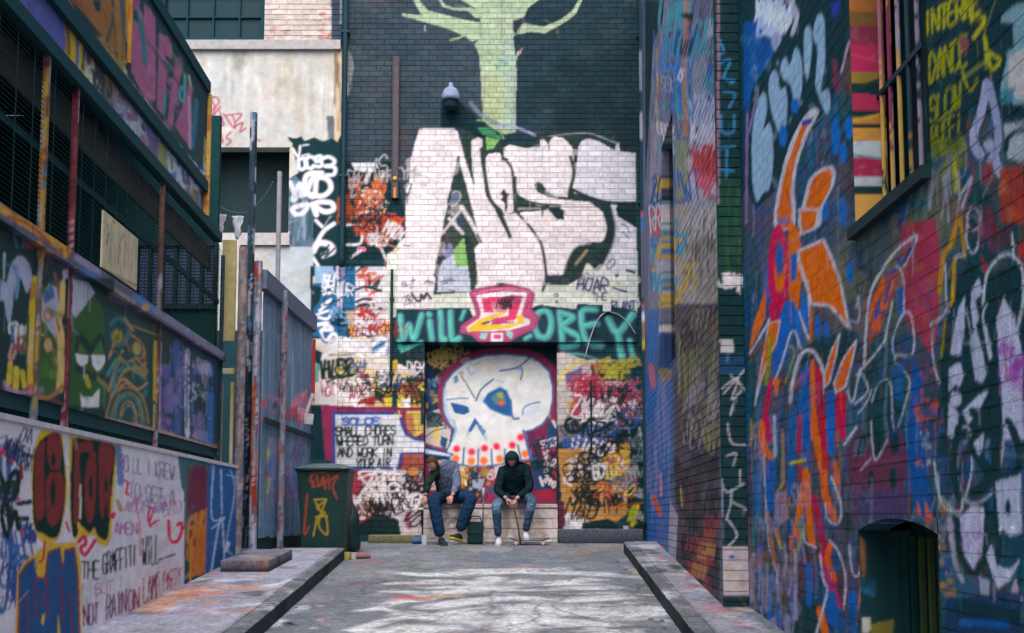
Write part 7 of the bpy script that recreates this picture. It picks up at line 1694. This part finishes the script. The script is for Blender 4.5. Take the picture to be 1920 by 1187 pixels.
cup(797, 17.75, 0.055, 0.14, 'b4bccc', 'white paper cup on the ground left of the seated man in grey')
cup(787, 17.9, 0.05, 0.2, '3a5a9c', 'blue bottle lying beside the step left of the seated people', True)
cup(905, 17.85, 0.04, 0.12, 'c9c4c4', 'white paper cup at the foot of the leaning stick')
cup(1173, 18.1, 0.05, 0.12, 'c8c4c8', 'white paper cup standing on the long low step', False, ground_z(17.96) + 0.14)
rl = random.Random(31)
for i in range(26):
    y = rl.uniform(9.3, 16.5); s_ = rl.choice([-1, 1]); x = (kerb_l(y) + rl.uniform(0.03, 0.2)) if s_ < 0 else (kerb_r(y) - rl.uniform(0.03, 0.2))
    m = MB(); n = 6; r_ = rl.uniform(0.012, 0.035); pts = [(x + r_ * rl.uniform(0.5, 1.2) * math.cos(k / n * 6.283), y + r_ * rl.uniform(0.5, 1.2) * math.sin(k / n * 6.283), ground_z(y) + rl.uniform(0.004, 0.014)) for k in range(n)]
    m.add(pts + [(p_[0], p_[1], p_[2] + 0.003) for p_ in pts], [list(range(n))[::-1], [n + k for k in range(n)]] + [[k, (k + 1) % n, n + (k + 1) % n, n + k] for k in range(n)])
    cl_ = rl.choice(['b0b0b4', '5a4a34', '7c6c44', '3a3a34', 'a89c8c'])
    o = m.build('litter_scrap', flat(cl_, 0.9)); tag(o, 'tiny %s scrap in the gutter beside the %s' % ({'b0b0b4': 'white paper', '5a4a34': 'brown leaf', '7c6c44': 'yellowish leaf', '3a3a34': 'blackish leaf', 'a89c8c': 'beige paper'}[cl_], 'low white wall kerb' if s_ < 0 else 'brick building kerb'), 'litter', 'scraps along the kerbs')

# ================================================================== people
def skin(name, nodes, edges, mat_, parent, root=None, sub=2, colfn=None):
    """nodes: key -> (x,y,z, rx, ry); one continuous surface grown round the joints"""
    keys = list(nodes); idx = {k: i for i, k in enumerate(keys)}
    po = np.array(parent_origin(parent))
    me = bpy.data.meshes.new(name + '_skeleton')
    me.from_pydata([(np.array(nodes[k][:3]) - po).tolist() for k in keys], [(idx[a], idx[b]) for a, b in edges], [])
    ob = bpy.data.objects.new(name + '_skeleton', me); COL.objects.link(ob)
    md = ob.modifiers.new('skin', 'SKIN'); md.use_smooth_shade = True
    sv_ = me.skin_vertices[0].data
    for k in keys:
        r = nodes[k][3:]; sv_[idx[k]].radius = (r[0], r[1] if len(r) > 1 else r[0]); sv_[idx[k]].use_root = (k == root)
    s2 = ob.modifiers.new('sub', 'SUBSURF'); s2.levels = sub; s2.render_levels = sub
    dg = bpy.context.evaluated_depsgraph_get(); dg.update()
    nm = bpy.data.meshes.new_from_object(ob.evaluated_get(dg))
    bpy.data.objects.remove(ob)
    nm.materials.clear(); nm.materials.append(mat_)
    if colfn is not None:
        v = np.array([list(p.co) for p in nm.vertices]) + po
        at = nm.color_attributes.new('Col', 'FLOAT_COLOR', 'POINT'); c4 = np.ones((len(v), 4), np.float32); c4[:, :3] = colfn(v); at.data.foreach_set('color', c4.ravel())
    nm.polygons.foreach_set('use_smooth', [True] * len(nm.polygons))
    o = bpy.data.objects.new(name, nm); COL.objects.link(o); o.parent = parent
    return o
def lerp(a, b, t): return tuple(a[i] + (b[i] - a[i]) * t for i in range(3))
SKIN_ = flat('b98a80', 0.55, 0, 0.08, 0.05)
def build_hand(parent, wrist, direc, side, spread, curl, mat_, down=(0, 0, -1)):
    """palm and five fingers from the wrist"""
    d = Vector(direc).normalized(); dn = Vector(down); dn = (dn - d * dn.dot(d)).normalized(); s = d.cross(dn).normalized() * side
    wv = Vector(wrist); nodes = {'w': (*wv, 0.03, 0.022), 'p': (*(wv + d * 0.05), 0.04, 0.02)}; ed = [('w', 'p')]
    nodes['k'] = (*(wv + d * 0.085), 0.038, 0.017); ed.append(('p', 'k'))
    for i, (o_, L) in enumerate(((-0.03, 0.066), (-0.01, 0.076), (0.011, 0.07), (0.03, 0.055))):
        b = wv + d * 0.09 + s * o_; k1 = b + (d * (1 - curl) + dn * curl).normalized() * L * 0.5; k2 = k1 + (d * (1 - 1.7 * curl) + dn * curl * 1.7).normalized() * L * 0.5
        nodes['a%d' % i] = (*b, 0.0095); nodes['b%d' % i] = (*k1, 0.009); nodes['c%d' % i] = (*k2, 0.0075); ed += [('k', 'a%d' % i), ('a%d' % i, 'b%d' % i), ('b%d' % i, 'c%d' % i)]
    t1 = wv + d * 0.03 - s * 0.035; t2 = t1 + d * 0.035 - s * 0.02 + dn * 0.012; t3 = t2 + d * 0.03 + dn * 0.012
    nodes['t1'] = (*t1, 0.012); nodes['t2'] = (*t2, 0.011); nodes['t3'] = (*t3, 0.008); ed += [('p', 't1'), ('t1', 't2'), ('t2', 't3')]
    return nodes, ed
def shoe(parent, heel, toe, col, sole, name='shoe'):
    h, t_ = Vector(heel), Vector(toe); d = (t_ - h); L = d.length; d.normalize(); s = Vector((0, 0, 1)).cross(d).normalized(); up = d.cross(s) * -1
    if up.z < 0: up = -up
    vs = []; fs = []; sec = [(0, .033, .075), (.12, .042, .095), (.3, .043, .10), (.5, .044, .075), (.7, .05, .058), (.88, .045, .048), (1, .018, .03)]
    for f_, w_, hh in sec:
        for k in range(10):
            a = 2 * math.pi * k / 10; x, z = math.cos(a), math.sin(a)
            zz = hh * (0.5 + 0.5 * z) if z > -0.5 else hh * 0.1
            vs.append(tuple(h + d * (f_ * L) + s * (x * w_) + up * zz))
    for i in range(len(sec) - 1):
        for k in range(10): fs.append([i * 10 + k, i * 10 + (k + 1) % 10, i * 10 + 10 + (k + 1) % 10, i * 10 + 10 + k])
    fs.append(list(range(10))[::-1]); fs.append([60 + k for k in range(10)])
    m = MB(); m.add(vs, fs); o = m.build(name, flat(col, 0.6), parent, smooth=True)
    m = MB(); vs = []; fs = []
    for f_, w_, hh in sec:
        for k in range(2):
            for z in (-0.018, 0.012): vs.append(tuple(h + d * (f_ * L * 1.03 - 0.004) + s * ((1 if k else -1) * (w_ + 0.005)) + up * z))
    for i in range(6):
        a = i * 4; b = a + 4; fs += [[a, b, b + 1, a + 1], [a + 2, a + 3, b + 3, b + 2], [a + 1, b + 1, b + 3, a + 3], [a, a + 2, b + 2, b]]
    fs += [[0, 1, 3, 2], [24, 26, 27, 25]]
    m.add(vs, fs); m.build('sole', flat(sole, 0.6), o)
def head(parent, c, look, hair, hood=None, r=0.105):
    """a head with face; look = direction of the face"""
    bm = bmesh.new(); bmesh.ops.create_icosphere(bm, subdivisions=4, radius=1)
    f = Vector(look).normalized(); rt = f.cross(Vector((0, 0, 1))).normalized(); up = rt.cross(f).normalized(); C_ = Vector(c)
    vs = []
    for v in bm.verts:
        x, y, z = v.co
        w_ = 0.076 * (1 - 0.18 * max(0, -z)); dd = 0.098; hh = 0.118
        p = Vector((x * w_, y * dd, z * hh))
        if y > 0:
            if z < -0.3: p.y *= 1 - 0.12 * (-z - 0.3); p.x *= 1 - 0.25 * (-z - 0.3)
            p.y += 0.022 * math.exp(-((x / 0.14) ** 2 + ((z + 0.15) / 0.17) ** 2))           # nose
            p.y -= 0.010 * math.exp(-(((abs(x) - 0.38) / 0.16) ** 2 + ((z - 0.03) / 0.1) ** 2))  # eye sockets
            p.y += 0.006 * math.exp(-((x / 0.3) ** 2 + ((z + 0.48) / 0.07) ** 2))             # lips
            p.y += 0.008 * math.exp(-((x / 0.25) ** 2 + ((z + 0.8) / 0.15) ** 2))
        for s_ in (-1, 1):
            g = math.exp(-(((x - s_ * 0.98) / 0.2) ** 2 + (y / 0.18) ** 2 + ((z + 0.05) / 0.22) ** 2)); p.x += s_ * 0.014 * g
        vs.append(C_ + rt * p.x + f * p.y + up * p.z)
    bm.verts.index_update(); fs = [[v.index for v in q.verts] for q in bm.faces]; co = [tuple(v.co) for v in bm.verts]
    cols = []
    for x, y, z in co:
        k = H('b98a80')
        if y > 0.5 and math.hypot((abs(x) - 0.36) / 0.13, (z - 0.03) / 0.06) < 1: k = H('3a2c2a')
        if y > 0.5 and math.hypot((abs(x) - 0.36) / 0.2, (z - 0.2) / 0.05) < 1: k = H('4a3830')
        if y > 0.5 and math.hypot(x / 0.26, (z + 0.48) / 0.06) < 1: k = H('9a5a56')
        cols.append(k)
    me = mesh_obj('head', np.array([tuple(v) for v in vs]), fs, M_CLOTH, parent, np.array(cols), True)
    # hair shell
    hv = []; hf = []; keep = {}
    rr_ = random.Random(8)
    for i, (x, y, z) in enumerate(co):
        if (y < 0.35 + 0.5 * max(0, z - 0.3) and z > -0.45 - 0.2 * min(y, 0)) or z > 0.62:
            keep[i] = len(hv); p = Vector((x * 0.084, y * 0.107, z * 0.128)) * (1 + rr_.uniform(0, 0.06)); hv.append(C_ + rt * p.x + f * p.y + up * p.z)
    for q in fs:
        if all(i in keep for i in q): hf.append([keep[i] for i in q])
    mesh_obj('hair', np.array([tuple(v) for v in hv]), hf, flat(hair, 0.8), parent, None, True).modifiers.new('thick', 'SOLIDIFY').thickness = 0.006
    bm.free()
    return f, rt, up

def P4(zx, zy, y):                  # a point measured in the enlarged view of the seated people, at lane depth y
    return tuple(at_depth(730 + zx / 4, 760 + zy / 4, y))
seat_z = ledge_v
def person_A():
    t = thing('person', (P4(450, 760, 18.2)[0], 18.1, seat_z), 'seated person in grey blue hooded top and jeans, bent far forward', 'person')
    g0 = ground_z
    hip = P4(440, 690, 18.28); hip = (hip[0], 18.28, seat_z + 0.11)
    chest = P4(430, 560, 18.12); sh = P4(410, 470, 17.98); neck = P4(375, 430, 17.9); hd = P4(325, 440, 17.84)
    shR = P4(360, 480, 17.95); elR = P4(285, 590, 17.8); wrR = P4(272, 680, 17.75)         # the arm with the dark sleeve
    shL = P4(485, 455, 18.05); elL = P4(510, 590, 17.95); wrL = P4(470, 680, 17.72)
    kR = P4(330, 710, 17.66); aR = P4(385, 1000, 17.72)
    kL = P4(620, 690, 17.70); aL = P4(520, 955, 17.78)
    hR = (hip[0] - 0.1, 18.24, seat_z + 0.1); hL = (hip[0] + 0.1, 18.24, seat_z + 0.1)
    skin('body', {'pel': (*hip, .13, .11), 'ch': (*chest, .12, .1), 'n': (*neck, .05), 'hd': (*hd, .055), 'sr': (*shR, .05), 'er': (*elR, .036), 'wr': (*wrR, .028), 'sl': (*shL, .05), 'el': (*elL, .036), 'wl': (*wrL, .028), 'hr': (*hR, .08), 'kr': (*kR, .055), 'ar': (*aR, .038), 'hl': (*hL, .08), 'kl': (*kL, .055), 'al': (*aL, .038)},
         [('pel', 'ch'), ('ch', 'n'), ('n', 'hd'), ('ch', 'sr'), ('sr', 'er'), ('er', 'wr'), ('ch', 'sl'), ('sl', 'el'), ('el', 'wl'), ('pel', 'hr'), ('hr', 'kr'), ('kr', 'ar'), ('pel', 'hl'), ('hl', 'kl'), ('kl', 'al')], SKIN_, t, 'pel')
    dark = H('1f3a30'); grey = H('66728e')
    def topcol(v):
        k = np.clip((v[:, 0] - (shR[0] + 0.035)) / 0.02, 0, 1)[:, None]
        fold_shading = (0.5 + 0.5 * np.sin(v[:, 2] * 38 + v[:, 0] * 21))[:, None] * 0.12  # crease shading put into the cloth colour as darker bands
        return (dark * (1 - k) + grey * k) * (1 - fold_shading)
    skin('hooded_top', {'pel': (hip[0], hip[1] - 0.01, hip[2] + 0.03, .175, .13), 'ab': (*lerp(hip, chest, .55), .2, .15), 'ch': (*chest, .2, .15), 'sh': (*sh, .15, .11), 'n': (*neck, .075), 'sr': (*shR, .085), 'mr': (*lerp(shR, elR, .5), .068), 'er': (*elR, .062), 'wr': (*lerp(elR, wrR, .85), .045), 'sl': (*shL, .1), 'ml': (*lerp(shL, elL, .5), .088), 'el': (*elL, .078), 'wl': (*lerp(elL, wrL, .85), .046)},
         [('pel', 'ab'), ('ab', 'ch'), ('ch', 'sh'), ('sh', 'n'), ('sh', 'sr'), ('sr', 'mr'), ('mr', 'er'), ('er', 'wr'), ('sh', 'sl'), ('sl', 'ml'), ('ml', 'el'), ('el', 'wl')], M_CLOTH, t, 'pel', 2, topcol)
    def jc(v):
        k = np.clip((np.sin(v[:, 2] * 13 + v[:, 0] * 9) * 0.5 + 0.5), 0, 1)[:, None]; return H('1a3652') * (1 - 0.35 * k) + H('244668') * 0.35 * k
    skin('jeans', {'pel': (hip[0], hip[1] + 0.03, hip[2] - 0.02, .12, .1), 'hr': (*hR, .105), 'mr': (*lerp(hR, kR, .55), .115), 'kr': (*kR, .105), 'cr': (*lerp(kR, aR, .5), .098), 'ar': (*lerp(kR, aR, .97), .088), 'hl': (*hL, .105), 'ml': (*lerp(hL, kL, .55), .115), 'kl': (*kL, .105), 'cl': (*lerp(kL, aL, .5), .098), 'al': (*lerp(kL, aL, .97), .088)},
         [('pel', 'hr'), ('hr', 'mr'), ('mr', 'kr'), ('kr', 'cr'), ('cr', 'ar'), ('pel', 'hl'), ('hl', 'ml'), ('ml', 'kl'), ('kl', 'cl'), ('cl', 'al')], M_CLOTH, t, 'pel', 2, jc)
    for w_, e_ in ((wrR, elR), (wrL, elL)):
        nd, ed = build_hand(t, w_, Vector(w_) - Vector(e_), 1, .02, .35, SKIN_, (0, 1, -0.3)); skin('hand', nd, ed, SKIN_, t, 'p', 1)
    head(t, hd, (-0.35, -0.75, -0.75), '4a382c')
    gy = 17.66
    shoe(t, (aR[0] - .01, aR[1] + .08, ground_z(aR[1]) + .02), (aR[0] + .08, aR[1] - .19, ground_z(aR[1] - .19) + .02), '1f3238', '3a4a30')
    shoe(t, (aL[0] + .03, aL[1] + .06, ground_z(aL[1]) + .06), (aL[0] - .12, aL[1] - .17, ground_z(aL[1] - .17) + .12), '22343a', 'b0a030')
    return t
def person_B():
    t = thing('person', (P4(930, 760, 18.2)[0], 18.1, seat_z), 'seated person in black hood and ripped pale jeans with white shoes', 'person')
    hip = P4(930, 700, 18.28); hip = (hip[0], 18.28, seat_z + 0.11)
    chest = P4(930, 560, 18.16); sh = P4(935, 480, 18.06); neck = P4(925, 445, 18.0); hd = P4(920, 408, 17.94)
    shR = P4(850, 490, 18.05); elR = P4(810, 640, 17.95); wrR = P4(880, 700, 17.7)
    shL = P4(1030, 480, 18.05); elL = P4(1060, 620, 17.95); wrL = P4(945, 705, 17.7)
    kR = P4(800, 745, 17.66); aR = P4(818, 1000, 17.72)
    kL = P4(1075, 700, 17.68); aL = P4(1020, 955, 17.8)
    hR = (hip[0] - 0.1, 18.24, seat_z + 0.1); hL = (hip[0] + 0.1, 18.24, seat_z + 0.1)
    skin('body', {'pel': (*hip, .13, .11), 'ch': (*chest, .12, .1), 'n': (*neck, .05), 'hd': (*hd, .055), 'sr': (*shR, .05), 'er': (*elR, .036), 'wr': (*wrR, .028), 'sl': (*shL, .05), 'el': (*elL, .036), 'wl': (*wrL, .028), 'hr': (*hR, .08), 'kr': (*kR, .055), 'ar': (*aR, .038), 'hl': (*hL, .08), 'kl': (*kL, .055), 'al': (*aL, .038)},
         [('pel', 'ch'), ('ch', 'n'), ('n', 'hd'), ('ch', 'sr'), ('sr', 'er'), ('er', 'wr'), ('ch', 'sl'), ('sl', 'el'), ('el', 'wl'), ('pel', 'hr'), ('hr', 'kr'), ('kr', 'ar'), ('pel', 'hl'), ('hl', 'kl'), ('kl', 'al')], SKIN_, t, 'pel')
    def bc2(v):
        fold_shading = (0.5 + 0.5 * np.sin(v[:, 2] * 33 + v[:, 0] * 17))[:, None] * 0.2; return np.tile(H('14282c'), (len(v), 1)) * (1 + fold_shading)  # fold shading painted as paler bands in the black cloth
    tp = skin('hooded_top', {'pel': (hip[0], hip[1] - 0.02, hip[2] + 0.03, .2, .14), 'ab': (*lerp(hip, chest, .55), .205, .15), 'ch': (*chest, .2, .14), 'sh': (*sh, .15, .11), 'n': (*neck, .09), 'sr': (*shR, .09), 'mr': (*lerp(shR, elR, .5), .076), 'er': (*elR, .07), 'wr': (*lerp(elR, wrR, .85), .048), 'sl': (*shL, .09), 'ml': (*lerp(shL, elL, .5), .076), 'el': (*elL, .07), 'wl': (*lerp(elL, wrL, .85), .048)},
         [('pel', 'ab'), ('ab', 'ch'), ('ch', 'sh'), ('sh', 'n'), ('sh', 'sr'), ('sr', 'mr'), ('mr', 'er'), ('er', 'wr'), ('sh', 'sl'), ('sl', 'ml'), ('ml', 'el'), ('el', 'wl')], M_CLOTH, t, 'pel', 2, bc2)
    def jc(v):
        k = np.clip(np.exp(-((v[:, 2] - (kR[2] - 0.02)) / 0.10) ** 2) * 0.85 + 0.2 * (np.sin(v[:, 2] * 17 + v[:, 0] * 11) * 0.5 + 0.5), 0, 1)[:, None]; return H('203c58') * (1 - k) + H('6a829e') * k
    skin('jeans', {'pel': (hip[0], hip[1] + 0.03, hip[2] - 0.02, .12, .1), 'hr': (*hR, .105), 'mr': (*lerp(hR, kR, .55), .095), 'kr': (*kR, .08), 'cr': (*lerp(kR, aR, .5), .068), 'ar': (*lerp(kR, aR, .97), .056), 'hl': (*hL, .105), 'ml': (*lerp(hL, kL, .55), .095), 'kl': (*kL, .08), 'cl': (*lerp(kL, aL, .5), .068), 'al': (*lerp(kL, aL, .97), .056)},
         [('pel', 'hr'), ('hr', 'mr'), ('mr', 'kr'), ('kr', 'cr'), ('cr', 'ar'), ('pel', 'hl'), ('hl', 'ml'), ('ml', 'kl'), ('kl', 'cl'), ('cl', 'al')], M_CLOTH, t, 'pel', 2, jc)
    nd, ed = build_hand(t, wrR, Vector((0.75, -0.35, -0.5)), 1, .02, .4, SKIN_, (0.2, 0.6, -0.6)); skin('hand', nd, ed, SKIN_, t, 'p', 1)
    nd, ed = build_hand(t, wrL, Vector((-0.35, -0.35, -0.85)), -1, .02, .4, SKIN_, (-0.3, 0.7, -0.3)); skin('hand', nd, ed, SKIN_, t, 'p', 1)
    f, rt, up = head(t, hd, (-0.06, -0.6, -0.85), '1c2020')
    # hood: a shell open at the face
    bm = bmesh.new(); bmesh.ops.create_icosphere(bm, subdivisions=4, radius=1)
    C_ = Vector(hd); keep = {}; hv = []
    for i, v in enumerate(bm.verts):
        x, y, z = v.co
        if y > 0.45 and abs(x) < 0.68 and -0.95 < z < 0.62: continue
        keep[i] = len(hv); p = Vector((x * 0.112, y * 0.125 - 0.006, z * 0.15)); hv.append(tuple(C_ + rt * p.x + f * p.y + up * p.z))
    bm.verts.index_update(); hf = [[keep[v.index] for v in q.verts] for q in bm.faces if all(v.index in keep for v in q.verts)]; bm.free()
    h_ = mesh_obj('hood', np.array(hv), hf, flat('183038', 0.9), t, None, True); h_.modifiers.new('thick', 'SOLIDIFY').thickness = 0.012
    # faded print across the chest
    cx_, cy_, cz_ = P4(925, 520, 17.9)
    m = MB(); r = random.Random(3)
    for k in range(9):
        if k in (3, 4): continue
        m.box((cx_ - 0.11 + k * 0.027, chest[1] - 0.142, P4(925, 518, 17.95)[2] + r.uniform(-.004, .004)), (0.017, 0.012, 0.022))
    m.build('chest_print', flat('5f8480', 0.8), t)
    shoe(t, (aR[0] + .01, aR[1] + .07, ground_z(aR[1]) + .02), (aR[0] + .0, aR[1] - .2, ground_z(aR[1] - .2) + .02), 'c8c8d0', 'b8b8c0')
    shoe(t, (aL[0], aL[1] + .06, ground_z(aL[1]) + .1), (aL[0] + .02, aL[1] - .2, ground_z(aL[1] - .2) + .1), 'c8c8d0', 'b8b8c0')
    return t, aL
person_A()
pb, aLB = person_B()
# skateboard under the hooded person's raised foot
sx, sy = aLB[0] + 0.06, aLB[1] - 0.06
skb = thing('skateboard', (sx, sy, ground_z(sy)), 'black skateboard under a white shoe of the hooded person', 'skateboard')
m = MB(); vs = []; fs = []
for i in range(15):
    t_ = i / 14 * 2 - 1; w_ = 0.1 * math.sqrt(max(0.02, 1 - max(0, abs(t_) - 0.75) ** 2 * 16)); lift = 0.03 * max(0, abs(t_) - 0.7) / 0.3
    for s_ in (-1, 1): vs.append((sx + t_ * 0.3, sy + s_ * w_, ground_z(sy) + 0.075 + lift))
for i in range(14): fs.append([2 * i, 2 * i + 2, 2 * i + 3, 2 * i + 1])
m.add(vs, fs); dk_ = m.build('deck', flat('1c2c30', 0.7), skb); dk_.modifiers.new('thick', 'SOLIDIFY').thickness = 0.012
for s_ in (-1, 1):
    tk = MB().box((sx + s_ * 0.2, sy, ground_z(sy) + 0.05), (0.03, 0.14, 0.025)).build('truck', flat('7c8084', 0.4, 0.8), skb)
    for q_ in (-1, 1): MB().lathe((sx + s_ * 0.2, sy + q_ * 0.085 - 0.015, ground_z(sy) + 0.029), [(0, 0), (.026, 0), (.028, .008), (.028, .024), (.026, .03), (0, .03)], 12, 'y').build('wheel', flat('b0acb0', 0.5), skb)
# black bag between the two, leaning stick, cane
q = P4(645, 1030, 17.8)
bag = thing('shoulder_bag', (q[0], 17.85, ground_z(17.85)), 'boxy black bag standing on the ground between the two seated people', 'bag')
m = MB(); m.box((q[0], 17.85, ground_z(17.85) + 0.17), (0.24, 0.16, 0.34), bev=0.03); m.build('bag_body', flat('14242a', 0.8), bag)
m = MB(); m.box((q[0], 17.765, ground_z(17.85) + 0.24), (0.21, 0.012, 0.16), bev=0.004); m.build('flap', flat('1a2c30', 0.8), bag)
m = MB(); m.tube([(q[0] - .1, 17.85, ground_z(17.85) + .33), (q[0] - .06, 17.84, ground_z(17.85) + .42), (q[0] + .06, 17.84, ground_z(17.85) + .42), (q[0] + .1, 17.85, ground_z(17.85) + .33)], 0.01, 6); m.build('strap', flat('14242a', 0.8), bag)
a, b = P4(700, 1030, 17.75), P4(706, 620, 17.95)
st_ = thing('walking_stick', (a[0], a[1], ground_z(a[1])), 'thin grey stick with pale grip standing between the seated people', 'stick')
MB().tube([(a[0], a[1], ground_z(a[1])), lerp(a, b, .5), lerp(a, b, .86)], 0.012, 8).build('shaft', flat('4a5864', 0.5), st_, smooth=True)
MB().tube([lerp(a, b, .84), lerp(a, b, .93), b], [0.022, 0.026, 0.02], 8).build('grip', flat('9a9cb0', 0.5), st_, smooth=True)
a, b = P4(985, 1000, 17.66), P4(938, 780, 17.62)
o = MB().tube([(a[0], a[1], ground_z(a[1]) + .005), lerp(a, b, .35), lerp(a, b, .7), b, (b[0] - 0.01, b[1] + 0.01, b[2] + 0.06)], 0.013, 8).build('brown_cane', flat('5c4a40', 0.6), smooth=True); tag(o, 'curved brown cane hanging from the hooded person clasped hands', 'cane')
